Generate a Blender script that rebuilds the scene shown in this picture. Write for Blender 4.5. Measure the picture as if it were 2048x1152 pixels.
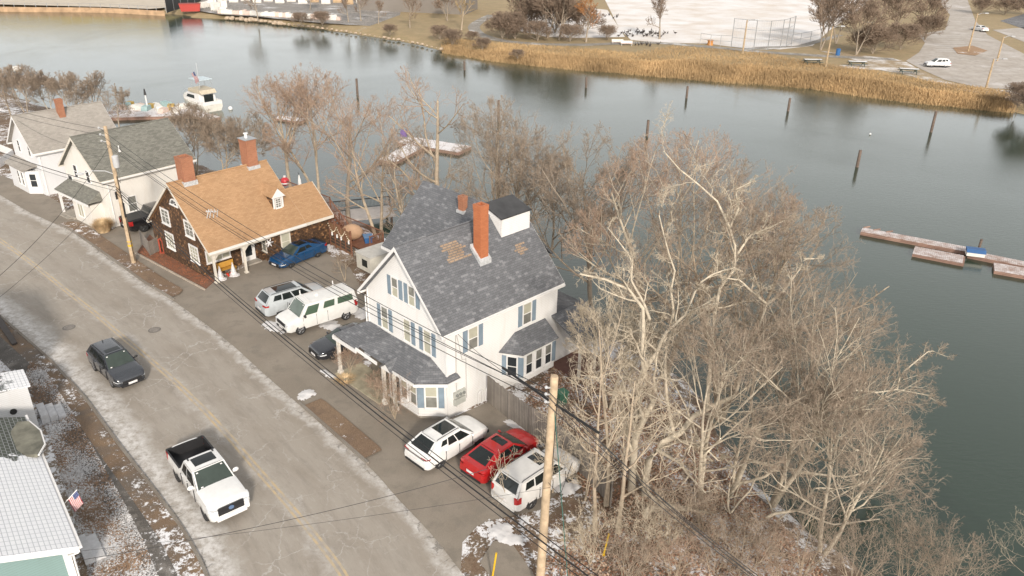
import bpy, math, random
import numpy as np
from mathutils import Vector, Matrix

# ------------------------------------------------------------------ scene, camera, light
S = bpy.context.scene
for o in list(bpy.data.objects): bpy.data.objects.remove(o)
COL = S.collection
R_ = math.radians
PITCH, ROLL, FPX, CH = 0.45202, 0.0176, 1576.9, 26.95
cam = bpy.data.cameras.new('camera'); camo = bpy.data.objects.new('camera', cam); COL.objects.link(camo)
_F = Vector((0, math.cos(PITCH), -math.sin(PITCH))); _R = Vector((1, 0, 0)); _U = _R.cross(_F)
R2 = math.cos(ROLL)*_R + math.sin(ROLL)*_U; U2 = -math.sin(ROLL)*_R + math.cos(ROLL)*_U
camo.matrix_world = Matrix(((R2.x, U2.x, -_F.x, 0), (R2.y, U2.y, -_F.y, 0), (R2.z, U2.z, -_F.z, CH), (0, 0, 0, 1)))
cam.sensor_width = 36; cam.lens = 36*FPX/2048; cam.clip_end = 3000; cam.clip_start = 0.5
S.camera = camo
SUN_EL, SUN_AZ = 27, 103            # elevation, heading the light travels to (degrees from +X)
w = bpy.data.worlds.new('World'); S.world = w; w.use_nodes = True
nt = w.node_tree; bg = nt.nodes['Background']; sky = nt.nodes.new('ShaderNodeTexSky')
sky.sky_type = 'NISHITA'; sky.sun_disc = False; sky.sun_elevation = R_(SUN_EL)
sky.sun_rotation = R_(90-(SUN_AZ+180)); sky.dust_density = 4.0; sky.air_density = 1.0; sky.ozone_density = 1.0
hs = nt.nodes.new('ShaderNodeHueSaturation'); hs.inputs['Saturation'].default_value = 0.35
nt.links.new(sky.outputs[0], hs.inputs['Color'])
# thin high cloud over the blue
tc = nt.nodes.new('ShaderNodeTexCoord'); cn = nt.nodes.new('ShaderNodeTexNoise'); cn.inputs['Scale'].default_value = 1.6; cn.inputs['Detail'].default_value = 5; nt.links.new(tc.outputs['Generated'], cn.inputs['Vector'])
cr = nt.nodes.new('ShaderNodeValToRGB'); cr.color_ramp.elements[0].position = .3; cr.color_ramp.elements[1].position = .65; cr.color_ramp.elements[0].color = (.45,)*3+(1,); cr.color_ramp.elements[1].color = (.8,)*3+(1,)
cm = nt.nodes.new('ShaderNodeMix'); cm.data_type = 'RGBA'; cm.inputs[7].default_value = (4.6,4.55,4.45,1)
nt.links.new(cn.outputs[0], cr.inputs[0]); nt.links.new(cr.outputs[0], cm.inputs[0]); nt.links.new(hs.outputs[0], cm.inputs[6]); 
sz = nt.nodes.new('ShaderNodeSeparateXYZ'); nt.links.new(tc.outputs['Generated'], sz.inputs[0])
hz = nt.nodes.new('ShaderNodeMapRange'); hz.interpolation_type = 'SMOOTHSTEP'; hz.inputs['From Min'].default_value = .10; hz.inputs['From Max'].default_value = .62; hz.inputs['To Min'].default_value = 1.5; hz.inputs['To Max'].default_value = .80
nt.links.new(sz.outputs[2], hz.inputs['Value']); vm = nt.nodes.new('ShaderNodeVectorMath'); vm.operation = 'SCALE'
nt.links.new(cm.outputs[2], vm.inputs[0]); nt.links.new(hz.outputs[0], vm.inputs['Scale']); nt.links.new(vm.outputs[0], bg.inputs[0]); bg.inputs[1].default_value = 0.15
sl = bpy.data.lights.new('sun', 'SUN'); so = bpy.data.objects.new('sun', sl); COL.objects.link(so)
sl.energy = 2.3; sl.angle = R_(5.0); sl.color = (1, .90, .78)
ld = Vector((math.cos(R_(SUN_AZ))*math.cos(R_(SUN_EL)), math.sin(R_(SUN_AZ))*math.cos(R_(SUN_EL)), -math.sin(R_(SUN_EL))))
so.rotation_euler = ld.to_track_quat('-Z', 'Y').to_euler(); so.location = (0, -20, 60)
S.view_settings.view_transform = 'Standard'; S.view_settings.look = 'None'; S.view_settings.exposure = 0.58
S.render.engine = 'CYCLES'

def G(px, py, z=0.0):               # ground point seen at a photograph pixel
    d = _F + R2*((px-1024)/FPX) - U2*((py-576)/FPX); t = (z-CH)/d.z
    return Vector((0, 0, CH)) + d*t
def AY(px, py, Y):                  # point at distance Y
    d = _F + R2*((px-1024)/FPX) - U2*((py-576)/FPX)
    return Vector((0, 0, CH)) + d*(Y/d.y)
def PX(P):
    v = Vector(P)-Vector((0, 0, CH)); z = v.dot(_F); return 1024+FPX*v.dot(R2)/z, 576-FPX*v.dot(U2)/z
WZ = -2.0; FZ = -0.9

# ------------------------------------------------------------------ materials
MATS = {}
def nodes(name):
    m = bpy.data.materials.new(name); m.use_nodes = True; n = m.node_tree
    return m, n, n.nodes['Principled BSDF']
def N(nt, typ, **kw):
    n = nt.nodes.new(typ)
    for k, v in kw.items():
        if hasattr(n, k) and k not in n.inputs: setattr(n, k, v)
        else: n.inputs[k].default_value = v
    return n
def ramp(nt, src, p0, p1, c0=(0,0,0,1), c1=(1,1,1,1)):
    r = nt.nodes.new('ShaderNodeValToRGB'); e = r.color_ramp.elements
    e[0].position = p0; e[1].position = p1; e[0].color = c0; e[1].color = c1
    nt.links.new(src, r.inputs[0]); return r.outputs[0]
def mix(nt, f, a, b, mode='MIX'):
    m = nt.nodes.new('ShaderNodeMix'); m.data_type = 'RGBA'; m.blend_type = mode
    for i, v in ((0, f), (6, a), (7, b)):
        if hasattr(v, 'is_linked') or hasattr(v, 'links'): nt.links.new(v, m.inputs[i])
        elif i == 0: m.inputs[0].default_value = v
        else: m.inputs[i].default_value = tuple(v)[:3]+(1,)
    return m.outputs[2]
def mathn(nt, op, a, b=0.0, clamp=False):
    m = nt.nodes.new('ShaderNodeMath'); m.operation = op; m.use_clamp = clamp
    for i, v in ((0, a), (1, b)):
        if hasattr(v, 'links'): nt.links.new(v, m.inputs[i])
        else: m.inputs[i].default_value = v
    return m.outputs[0]
def noise(nt, co, scale, detail=4, rough=.55, dist=0):
    n = N(nt, 'ShaderNodeTexNoise', Scale=scale, Detail=detail, Roughness=rough, Distortion=dist)
    nt.links.new(co, n.inputs['Vector']); return n.outputs[0]
def bump(nt, bsdf, h, st=.5, dist=.02):
    b = N(nt, 'ShaderNodeBump', Strength=st, Distance=dist); nt.links.new(h, b.inputs['Height']); nt.links.new(b.outputs[0], bsdf.inputs['Normal'])
def coord(nt, k='Object'):
    t = nt.nodes.new('ShaderNodeTexCoord'); return t.outputs[k]
def gpos(nt): return nt.nodes.new('ShaderNodeNewGeometry').outputs['Position']
def sc(c, k): return tuple(min(1, x*k) for x in c[:3])

def plain(name, c, rough=.7, var=.12, vs=2.5, bmp=0, bs=30, metal=0, coat=0):
    if name in MATS: return MATS[name]
    m, n, b = nodes(name); co = coord(n)
    f = noise(n, co, vs, 5, .6)
    n.links.new(mix(n, ramp(n, f, .3, .7), sc(c, 1-var), sc(c, 1+var)), b.inputs['Base Color'])
    b.inputs['Roughness'].default_value = rough; b.inputs['Metallic'].default_value = metal
    b.inputs['Coat Weight'].default_value = coat; b.inputs['Coat Roughness'].default_value = .08
    if bmp: bump(n, b, noise(n, co, bs, 3), bmp, .01)
    MATS[name] = m; return m

def bricky(name, c1, c2, mortar, bw, rh, ms=.008, rough=.85, bmp=.6, spots=None, bias=0, stain=.25, stain_s=.6):
    if name in MATS: return MATS[name]
    m, n, b = nodes(name); uv = coord(n, 'UV')
    t = N(n, 'ShaderNodeTexBrick', Scale=1.0); n.links.new(uv, t.inputs['Vector'])
    t.inputs['Color1'].default_value = c1+(1,); t.inputs['Color2'].default_value = c2+(1,); t.inputs['Mortar'].default_value = mortar+(1,)
    t.inputs['Mortar Size'].default_value = ms; t.inputs['Brick Width'].default_value = bw; t.inputs['Row Height'].default_value = rh
    t.inputs['Bias'].default_value = bias; t.inputs['Mortar Smooth'].default_value = .3
    c = t.outputs['Color']
    co = coord(n)
    if spots:
        s = N(n, 'ShaderNodeTexBrick', Scale=1.0); mp = N(n, 'ShaderNodeMapping'); n.links.new(uv, mp.inputs[0]); mp.inputs['Location'].default_value = (bw*7, rh*16, 0)
        n.links.new(mp.outputs[0], s.inputs['Vector'])
        s.inputs['Color1'].default_value = (0,0,0,1); s.inputs['Color2'].default_value = (1,1,1,1); s.inputs['Mortar'].default_value = (0,0,0,1)
        s.inputs['Brick Width'].default_value = bw; s.inputs['Row Height'].default_value = rh; s.inputs['Mortar Size'].default_value = 0
        c = mix(n, ramp(n, s.outputs['Color'], spots[1], spots[1]+.08), c, spots[0])
    f = ramp(n, noise(n, co, stain_s, 5, .65), .3, .7)
    c = mix(n, f, mix(n, 1.0, c, (1-stain,)*3, 'MULTIPLY'), c)
    n.links.new(c, b.inputs['Base Color']); b.inputs['Roughness'].default_value = rough
    bump(n, b, mathn(n, 'ADD', mathn(n, 'MULTIPLY', t.outputs['Fac'], -1.0), mathn(n, 'MULTIPLY', noise(n, co, 25, 3), .5)), bmp, .012)
    MATS[name] = m; return m

def siding(name, c, pitch=.13, bmp=.5, stain=.12, warm=(.62,.52,.40), board=False):
    if name in MATS: return MATS[name]
    m, n, b = nodes(name); uv = coord(n, 'UV'); co = coord(n)
    sp = n.nodes.new('ShaderNodeSeparateXYZ'); n.links.new(uv, sp.inputs[0])
    fr = mathn(n, 'FRACT', mathn(n, 'DIVIDE', sp.outputs[0 if board else 1], pitch))
    line = ramp(n, fr, .0, .14, (.62,.60,.58,1), (1,1,1,1))
    mp = N(n, 'ShaderNodeMapping', Scale=(1.2, 1.2, .25)); n.links.new(co, mp.inputs[0])
    st = ramp(n, noise(n, mp.outputs[0], 1.3, 6, .7), .5, .8)
    cc = mix(n, mathn(n, 'MULTIPLY', st, stain*3, True), c, tuple(c[i]*warm[i] for i in range(3)))
    n.links.new(mix(n, .9, cc, mix(n, 1.0, cc, line, 'MULTIPLY')), b.inputs['Base Color']); b.inputs['Roughness'].default_value = .6
    bump(n, b, fr, bmp, .02); MATS[name] = m; return m

def glassm(name='window glass', c=(.03,.035,.04), rough=.05):
    if name in MATS: return MATS[name]
    m, n, b = nodes(name); b.inputs['Base Color'].default_value = c+(1,); b.inputs['Roughness'].default_value = rough
    b.inputs['IOR'].default_value = 1.5
    MATS[name] = m; return m

def groundmat(name, cols, snow=.5, ss=1.2, sw=.06, rough=.95, fine=22, snowc=(.78,.78,.80), bmp=.6, finev=.5):
    """two or three soil colours in patches, snow lying in patches (0 none .. 1 all)"""
    if name in MATS: return MATS[name]
    m, n, b = nodes(name); p = gpos(n)
    c = mix(n, ramp(n, noise(n, p, .35, 6, .6), .38, .62), cols[0], cols[1])
    if len(cols) > 2: c = mix(n, ramp(n, noise(n, p, .9, 6, .65), .5, .66), c, cols[2])
    fn = noise(n, p, fine, 3, .7)
    c = mix(n, ramp(n, fn, .35, .65), mix(n, 1.0, c, (1-finev,)*3, 'MULTIPLY'), c)
    if snow > 0:
        a = mathn(n, 'ADD', mathn(n, 'MULTIPLY', noise(n, p, ss, 8, .68), .8), mathn(n, 'MULTIPLY', noise(n, p, .12, 2, .5), .6))
        a = mathn(n, 'ADD', a, mathn(n, 'MULTIPLY', noise(n, p, 7, 4, .8), .65))
        th = 1.05+.30-.6*snow
        c = mix(n, mathn(n, 'MULTIPLY', mathn(n, 'SUBTRACT', a, th), 1/sw, True), c, snowc)
    n.links.new(c, b.inputs['Base Color']); b.inputs['Roughness'].default_value = rough
    bump(n, b, noise(n, p, fine*.6, 5, .7), bmp, .05); MATS[name] = m; return m

# ------------------------------------------------------------------ mesh building
class MB:
    def __init__(s): s.v = []; s.f = []; s.m = []; s.T = None
    def add(s, vs, fs, mi=0):
        b = len(s.v)
        for p in vs: s.v.append(tuple(s.T @ Vector(p)) if s.T is not None else tuple(p))
        for f in fs: s.f.append(tuple(b+i for i in f)); s.m.append(mi)
        return s
    def box(s, x0, x1, y0, y1, z0, z1, mi=0):
        v = [(x, y, z) for z in (z0, z1) for y in (y0, y1) for x in (x0, x1)]
        return s.add(v, [(0,2,3,1), (4,5,7,6), (0,1,5,4), (2,6,7,3), (0,4,6,2), (1,3,7,5)], mi)
    def obox(s, c, r, n, w, h, d0, d1, mi=0):   # box on a wall: centre c, right r, normal n, from d0 to d1 off the wall
        c = Vector(c); r = Vector(r); n = Vector(n); u = n.cross(r)*-1
        u = Vector((0, 0, 1)) if abs(n.z) < .01 else r.cross(n)*-1
        v = [c+r*a+u*b+n*d for d in (d0, d1) for b in (-h/2, h/2) for a in (-w/2, w/2)]
        return s.add(v, [(0,2,3,1), (4,5,7,6), (0,1,5,4), (2,6,7,3), (0,4,6,2), (1,3,7,5)], mi)
    def poly(s, pts, mi=0): return s.add(pts, [tuple(range(len(pts)))], mi)
    def extr(s, pts, vec, mi=0):
        pts = [Vector(p) for p in pts]; vec = Vector(vec); k = len(pts)
        v = pts+[p+vec for p in pts]
        fs = [tuple(range(k))[::-1], tuple(range(k, 2*k))]+[(i, (i+1) % k, (i+1) % k+k, i+k) for i in range(k)]
        return s.add(v, fs, mi)
    def prism(s, xy, z0, z1, mi=0): return s.extr([(x, y, z0) for x, y in xy], (0, 0, z1-z0), mi)
    def slab(s, pts, t, mi=0):      # sheet of thickness t below pts
        pts = [Vector(p) for p in pts]; n = (pts[1]-pts[0]).cross(pts[2]-pts[0]).normalized()
        if n.z < 0: n = -n; pts = pts[::-1]
        return s.extr([p-n*t for p in pts], n*t, mi)
    def tube(s, pts, r, n=8, mi=0, caps=True):
        pts = [Vector(p) for p in pts]; k = len(pts)
        if not hasattr(r, '__len__'): r = [r]*k
        vs = []; ref = None
        for i, p in enumerate(pts):
            t = (pts[min(i+1, k-1)]-pts[max(i-1, 0)]).normalized()
            if ref is None: ref = Vector((0, 0, 1)) if abs(t.z) < .9 else Vector((1, 0, 0))
            a = t.cross(ref).normalized(); b = a.cross(t); ref = b if False else ref
            for j in range(n):
                an = 2*math.pi*j/n; vs.append(p+(a*math.cos(an)+b*math.sin(an))*r[i])
        fs = [(i*n+j, i*n+(j+1) % n, (i+1)*n+(j+1) % n, (i+1)*n+j) for i in range(k-1) for j in range(n)]
        if caps: fs += [tuple(range(n))[::-1], tuple(range((k-1)*n, k*n))]
        return s.add(vs, fs, mi)
    def lathe(s, prof, n=16, mi=0, c=(0,0,0)):
        return s.tube([(c[0], c[1], c[2]+z) for r, z in prof], [max(r, .001) for r, z in prof], n, mi)
    def sphere(s, c, r, n=10, m=6, mi=0, sq=(1,1,1)):
        vs = []; fs = []
        for i in range(m+1):
            th = math.pi*i/m
            for j in range(n):
                ph = 2*math.pi*j/n; vs.append((c[0]+r*sq[0]*math.sin(th)*math.cos(ph), c[1]+r*sq[1]*math.sin(th)*math.sin(ph), c[2]+r*sq[2]*math.cos(th)))
        for i in range(m):
            for j in range(n): fs.append((i*n+j, (i+1)*n+j, (i+1)*n+(j+1) % n, i*n+(j+1) % n))
        return s.add(vs, fs, mi)
    def grid(s, fn, nu, nv, mi=0, flip=False):
        vs = [fn(i/nu, j/nv) for j in range(nv+1) for i in range(nu+1)]
        fs = [(j*(nu+1)+i, j*(nu+1)+i+1, (j+1)*(nu+1)+i+1, (j+1)*(nu+1)+i) for j in range(nv) for i in range(nu)]
        if flip: fs = [f[::-1] for f in fs]
        return s.add(vs, fs, mi)
    def build(s, name, mats, parent=None, smooth=None, uv=True, loc=None, rz=0):
        me = bpy.data.meshes.new(name); me.from_pydata(s.v, [], s.f)
        mats = mats if isinstance(mats, (list, tuple)) else [mats]
        for m in mats: me.materials.append(m)
        if len(mats) > 1: me.polygons.foreach_set('material_index', s.m)
        if uv and len(s.f) < 20000:
            me.update(); L = me.uv_layers.new(name='UVMap'); Z = Vector((0, 0, 1))
            for p in me.polygons:
                nn = p.normal
                if abs(nn.z) > .995: t = Vector((1, 0, 0)); b = Vector((0, 1, 0))
                else: t = Z.cross(nn).normalized(); b = nn.cross(t)
                for li in p.loop_indices:
                    co = me.vertices[me.loops[li].vertex_index].co; L.data[li].uv = (co.dot(t), co.dot(b))
        if smooth is not None:
            me.polygons.foreach_set('use_smooth', [True]*len(me.polygons)); me.set_sharp_from_angle(angle=R_(smooth))
        me.update(); o = bpy.data.objects.new(name, me); COL.objects.link(o)
        if parent is not None: o.parent = parent
        if loc is not None: o.location = loc
        if rz: o.rotation_euler = (0, 0, rz)
        return o

def tag(o, label, cat=None, group=None):
    o['label'] = label
    if cat: o['category'] = cat
    if group: o['group'] = group
    return o
def thing(name, label, cat, loc=(0,0,0), rz=0, group=None):
    o = bpy.data.objects.new(name, None); COL.objects.link(o); o.location = loc; o.rotation_euler = (0, 0, rz)
    o.empty_display_size = .3
    return tag(o, label, cat, group)
def struct(o, kind='structure'): o['kind'] = kind; return o
def clone(o, parent=None, **kw):
    c = o.copy(); COL.objects.link(c)
    if parent is not None: c.parent = parent
    for ch in list(o.children): clone(ch, c)
    return c

WHITE = plain('white paint', (.72,.71,.70), .5, .05)
TRIM = plain('cream trim', (.62,.58,.51), .6, .08)
DARKM = plain('dark metal', (.03,.03,.032), .5, .1)
BLACK = plain('black rubber', (.02,.02,.02), .7, .1)
GREYM = plain('grey galvanised metal', (.42,.43,.44), .45, .1, metal=.6)
SHUT = plain('faded blue shutter paint', (.20,.26,.315), .6, .12)
GLASS = glassm()
BLIND = plain('drawn window blind behind glass', (.42,.41,.33), .25, .08)
SASHD = plain('window glass with curtain', (.20,.20,.18), .12, .3, 1.5)

# ------------------------------------------------------------------ terrain
def wpoly(pts, z): return [G(x, y, z) for x, y in pts]
SH1 = [(-260,110),(-60,150),(60,205),(235,255),(400,335),(560,390),(660,430),(760,470),(860,520),(1000,560),(1130,610),(1260,690),(1370,770),(1450,880),(1560,1010),(1700,1130),(1820,1260)]
SH2 = [(-400,0),(-200,10),(0,19),(205,20),(294,25),(410,38),(512,45),(649,61),(718,71),(821,88),(889,104),(992,121),(1128,136),(1265,148),(1350,155),(1519,167),(1629,178),(1756,196),(1866,209),(2016,222),(2200,260),(2500,330)]
sh1 = np.array([tuple(p)[:2] for p in wpoly(SH1, WZ)]); sh2 = np.array([tuple(p)[:2] for p in wpoly(SH2, WZ)])
sh1 = np.vstack([[sh1[0][0]-400, sh1[0][1]+200], sh1, [sh1[-1][0]+2, sh1[-1][1]-8], [60, -60]])
sh2 = np.vstack([[sh2[0][0]-400, sh2[0][1]+60], sh2, [sh2[-1][0]+500, sh2[-1][1]-80]])
def sdist(P, line):      # signed distance, positive on the left of the line
    best = np.full(len(P), 1e9); sg = np.ones(len(P))
    for a, b in zip(line[:-1], line[1:]):
        d = b-a; t = np.clip(((P-a)@d)/(d@d), 0, 1); q = P-(a+t[:, None]*d); r = np.hypot(q[:, 0], q[:, 1])
        cr = d[0]*(P[:, 1]-a[1])-d[1]*(P[:, 0]-a[0]); m = r < best-1e-6
        best = np.where(m, r, best); sg = np.where(m, np.sign(cr), sg)
    return best*sg
def hterr(P):
    rs = np.sin(P[:, 0]*1.3)*np.cos(P[:, 1]*1.1)*.35+np.sin(P[:, 0]*.37+P[:, 1]*.51)*.6
    d1 = -sdist(P, sh1)+rs*.6; d2 = sdist(P, sh2)+rs*.6
    lump = (np.sin(P[:, 0]*.9+1)*np.sin(P[:, 1]*.8)+np.sin(P[:, 0]*2.1)*np.cos(P[:, 1]*1.9)*.5)*.05
    h1 = np.where(d1 > 0, WZ+(0-WZ-.02)*np.clip(d1/6.5, 0, 1)**.8, WZ+np.maximum(d1, -4)*.6)
    h1 = h1+lump*np.clip(1-d1/7, 0, 1)
    h2 = np.where(d2 > 0, WZ+(FZ-WZ)*np.clip(d2/5, 0, 1), WZ+np.maximum(d2, -4)*.6)
    return np.where(P[:, 1] > (P[:, 0]*0+1e9), h1, np.maximum(h1, h2))
def axis(lo, hi, f0, f1, fine, coarse):
    a = list(np.arange(f0, f1, fine)); x = f1; s = fine
    while x < hi: a.append(x); s = min(coarse, s*1.06); x += s
    a.append(hi); x = f0; s = fine; b = []
    while x > lo: s = min(coarse, s*1.06); x -= s; b.append(x)
    return np.array(b[::-1]+a)
xs = axis(-900, 900, -60, 45, .8, 25); ys = axis(-60, 1400, 15, 110, .8, 20)
X, Yy = np.meshgrid(xs, ys); P = np.c_[X.ravel(), Yy.ravel()]; H = hterr(P)
def quick(name, V, F, mats, mi=None, smooth=True, parent=None):
    V = np.asarray(V, np.float32); F = np.asarray(F, np.int32); me = bpy.data.meshes.new(name)
    me.vertices.add(len(V)); me.vertices.foreach_set('co', V.ravel())
    k = F.shape[1]; me.loops.add(F.size); me.loops.foreach_set('vertex_index', F.ravel())
    me.polygons.add(len(F)); me.polygons.foreach_set('loop_start', np.arange(0, F.size, k, dtype=np.int32))
    me.polygons.foreach_set('use_smooth', np.full(len(F), smooth))
    for m in (mats if isinstance(mats, (list, tuple)) else [mats]): me.materials.append(m)
    if mi is not None: me.polygons.foreach_set('material_index', np.asarray(mi, np.int32))
    me.update(calc_edges=True); o = bpy.data.objects.new(name, me); COL.objects.link(o)
    if parent is not None: o.parent = parent
    return o
nx, ny = len(xs), len(ys); I = np.arange(nx*ny).reshape(ny, nx)
F = np.c_[I[:-1, :-1].ravel(), I[:-1, 1:].ravel(), I[1:, 1:].ravel(), I[1:, :-1].ravel()]
LITTER = groundmat('leaf litter with patches of snow', [(.20,.145,.10), (.26,.185,.125), (.18,.105,.065)], snow=.54, ss=1.1)
FARG = groundmat('winter grass', [(.33,.25,.14), (.39,.29,.165), (.30,.25,.13)], snow=.16, ss=.25, fine=6, bmp=.4, finev=.25)
cen = P[F].mean(1); fd2 = sdist(cen, sh2)
g = quick('ground', np.c_[P, H], F, [LITTER, FARG], (fd2 > -6).astype(int)); struct(g)

# water
m, n, b = nodes('river water'); p = gpos(n)
b.inputs['Base Color'].default_value = (.026,.045,.031,1); b.inputs['Roughness'].default_value = .10; b.inputs['IOR'].default_value = 1.6
mp = N(n, 'ShaderNodeMapping', Rotation=(0, 0, R_(12)), Scale=(1, 2.6, 1)); n.links.new(p, mp.inputs[0])
hh = mathn(n, 'ADD', noise(n, mp.outputs[0], 1.6, 5, .6), mathn(n, 'MULTIPLY', noise(n, p, .12, 3, .5), 1.2))
bump(n, b, hh, .12, .10)
n.links.new(ramp(n, noise(n, p, .03, 4, .6, 1), .3, .7, (.05,)*3+(1,), (.20,)*3+(1,)), b.inputs['Roughness'])
WATER = m
struct(MB().poly([(-900,-60,WZ), (900,-60,WZ), (900,1390,WZ), (-900,1390,WZ)]).build('water', WATER, uv=False))

# ------------------------------------------------------------------ road
def resample(pts, n):
    pts = np.array([tuple(p)[:2] for p in pts]); d = np.r_[0, np.cumsum(np.hypot(*np.diff(pts, axis=0).T))]; t = np.linspace(0, d[-1], n)
    k = np.c_[np.interp(t, d, pts[:, 0]), np.interp(t, d, pts[:, 1])]
    for _ in range(6): k[1:-1] = (k[:-2]+2*k[1:-1]+k[2:])/4
    return k
def W2(l): return [G(*q)[:2] for q in l]
Lp = [(-62.0, 70.5), (-50.5, 61.0), (-41.5, 53.8)]+W2([(46,670),(105,722),(174,798),(244,894),(305,972),(370,1060),(418,1147)])+[(-9.6,18.5), (-5,8), (0,-8)]
Rp = [(-58.5, 80.8)]+W2([(0,390),(56,423),(142,462),(227,522),(290,568),(343,599),(396,637),(462,687),(534,753),(642,848),(750,944),(800,1003),(856,1059),(930,1152)])+[(1.6,19), (5.5,9), (10,-6)]
Cp = [(-60, 76)]+W2([(0,480),(69,530),(132,581),(185,622),(237,667),(284,706),(346,759),(405,816),(462,877),(500,922),(560,990),(620,1060),(690,1150)])+[(-3.6,18.6), (0.5,8), (5,-7)]
NR = 260; Lr, Rr, Cr = resample(Lp, NR), resample(Rp, NR), resample(Cp, NR)
def ribbon(name, A, B, z, mat, nu=8, uvw=None):
    V = []; UV = []; ln = 0
    for i in range(len(A)):
        if i: ln += math.hypot(*( (A[i]+B[i]-A[i-1]-B[i-1])/2))
        for j in range(nu+1):
            q = A[i]*(1-j/nu)+B[i]*(j/nu); V.append((q[0], q[1], z)); UV.append((j/nu, ln))
    F = [(i*(nu+1)+j, i*(nu+1)+j+1, (i+1)*(nu+1)+j+1, (i+1)*(nu+1)+j) for i in range(len(A)-1) for j in range(nu)]
    mb = MB(); mb.v = V; mb.f = F; mb.m = [0]*len(F); o = mb.build(name, mat, uv=False)
    L = o.data.uv_layers.new(name='UVMap')
    for lp in o.data.loops: L.data[lp.index].uv = UV[lp.vertex_index]
    return o
m, n, b = nodes('salted asphalt'); uv = coord(n, 'UV'); p = gpos(n)
sp = n.nodes.new('ShaderNodeSeparateXYZ'); n.links.new(uv, sp.inputs[0]); u = sp.outputs[0]
ew = mathn(n, 'ADD', u, mathn(n, 'MULTIPLY', mathn(n, 'SUBTRACT', noise(n, p, .45, 5, .7), .5), .22))
base = mix(n, ramp(n, noise(n, p, .22, 5, .6), .35, .65), (.31,.272,.228), (.36,.322,.278))
# worn wheel tracks run along the road
tr = mathn(n, 'ABSOLUTE', mathn(n, 'SINE', mathn(n, 'MULTIPLY', ew, 14)))
base = mix(n, mathn(n, 'MULTIPLY', ramp(n, tr, .2, .9), .35), base, (.41,.375,.33))
mp = N(n, 'ShaderNodeMapping', Scale=(16, .30, 1)); n.links.new(uv, mp.inputs[0])
base = mix(n, mathn(n, 'MULTIPLY', ramp(n, noise(n, mp.outputs[0], 1.3, 7, .75), .48, .72), .55), base, (.225,.20,.172))
mp = N(n, 'ShaderNodeMapping', Scale=(26, .55, 1), Location=(3, 9, 0)); n.links.new(uv, mp.inputs[0])
base = mix(n, mathn(n, 'MULTIPLY', ramp(n, noise(n, mp.outputs[0], 1.6, 8, .8), .54, .74), .55), base, (.50,.47,.435))
base = mix(n, mathn(n, 'MULTIPLY', ramp(n, noise(n, p, 5.5, 4, .8), .60, .78), .5), base, (.17,.15,.13))
# salt bands along both kerbs and beside the centre line
dn = noise(n, p, 1.9, 10, .8)
def band(c, wd, amt):
    d = mathn(n, 'ABSOLUTE', mathn(n, 'SUBTRACT', ew, c)); f = mathn(n, 'SUBTRACT', 1.0, mathn(n, 'DIVIDE', d, wd), True)
    return mathn(n, 'MULTIPLY', mathn(n, 'MULTIPLY', f, amt), mathn(n, 'MULTIPLY', mathn(n, 'SUBTRACT', dn, .38), 5.0, True), True)
sb = mathn(n, 'ADD', band(.06, .125, 1.2), mathn(n, 'ADD', band(.97, .055, .8), band(.50, .06, .4)), True)
# fine crack network, salt in the cracks
nd = N(n, 'ShaderNodeTexNoise', Scale=1.1, Detail=8.0, Roughness=.65); n.links.new(p, nd.inputs['Vector'])
wv = mix(n, .9, p, nd.outputs['Color'], 'ADD')
def cracks(scale, wid, lo, hi, ms):
    vz = N(n, 'ShaderNodeTexVoronoi', feature='DISTANCE_TO_EDGE', Scale=scale); n.links.new(wv, vz.inputs['Vector'])
    l = mathn(n, 'SUBTRACT', 1.0, mathn(n, 'DIVIDE', vz.outputs['Distance'], wid), True)
    return mathn(n, 'MULTIPLY', l, ramp(n, noise(n, p, ms, 4, .6), lo, hi))
ck = mathn(n, 'MAXIMUM', cracks(.38, .014, .44, .58, .25), cracks(.7, .022, .53, .66, .4))
c = mix(n, mathn(n, 'MAXIMUM', sb, mathn(n, 'MULTIPLY', ck, .44)), base, (.66,.64,.62))
dk = cracks(1.6, .035, .54, .60, .4)
edge = mathn(n, 'MULTIPLY', mathn(n, 'MAXIMUM', band(1.0, .05, 2.0), band(0.0, .05, 2.0)), cracks(1.1, .06, .2, .3, .3), True)
c = mix(n, mathn(n, 'MULTIPLY', mathn(n, 'MAXIMUM', mathn(n, 'MULTIPLY', dk, .25), edge), .7, True), c, (.10,.09,.08))
c = mix(n, ramp(n, noise(n, p, 38, 3, .7), .3, .7), mix(n, 1.0, c, (.86,)*3, 'MULTIPLY'), c)
n.links.new(c, b.inputs['Base Color']); b.inputs['Roughness'].default_value = .85; bump(n, b, noise(n, p, 60, 3), .3, .01)
ASPH = m
struct(ribbon('road', Lr, Rr, .004, ASPH))
# centre line: two worn stripes
m, n, b = nodes('worn yellow paint'); p = gpos(n)
wn = ramp(n, noise(n, p, 1.2, 8, .75), .40, .60)
n.links.new(mix(n, wn, (.51,.395,.24), (.375,.335,.285)), b.inputs['Base Color']); b.inputs['Roughness'].default_value = .8
YEL = m
def offset(C, d):
    t = np.gradient(C, axis=0); t /= np.hypot(t[:, 0], t[:, 1])[:, None]; nn = np.c_[-t[:, 1], t[:, 0]]; return C+nn*d
for a, b_ in ((-.19, -.07), (.07, .19)): struct(ribbon('centre_line', offset(Cr, a), offset(Cr, b_), .009, YEL, 1))
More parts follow.
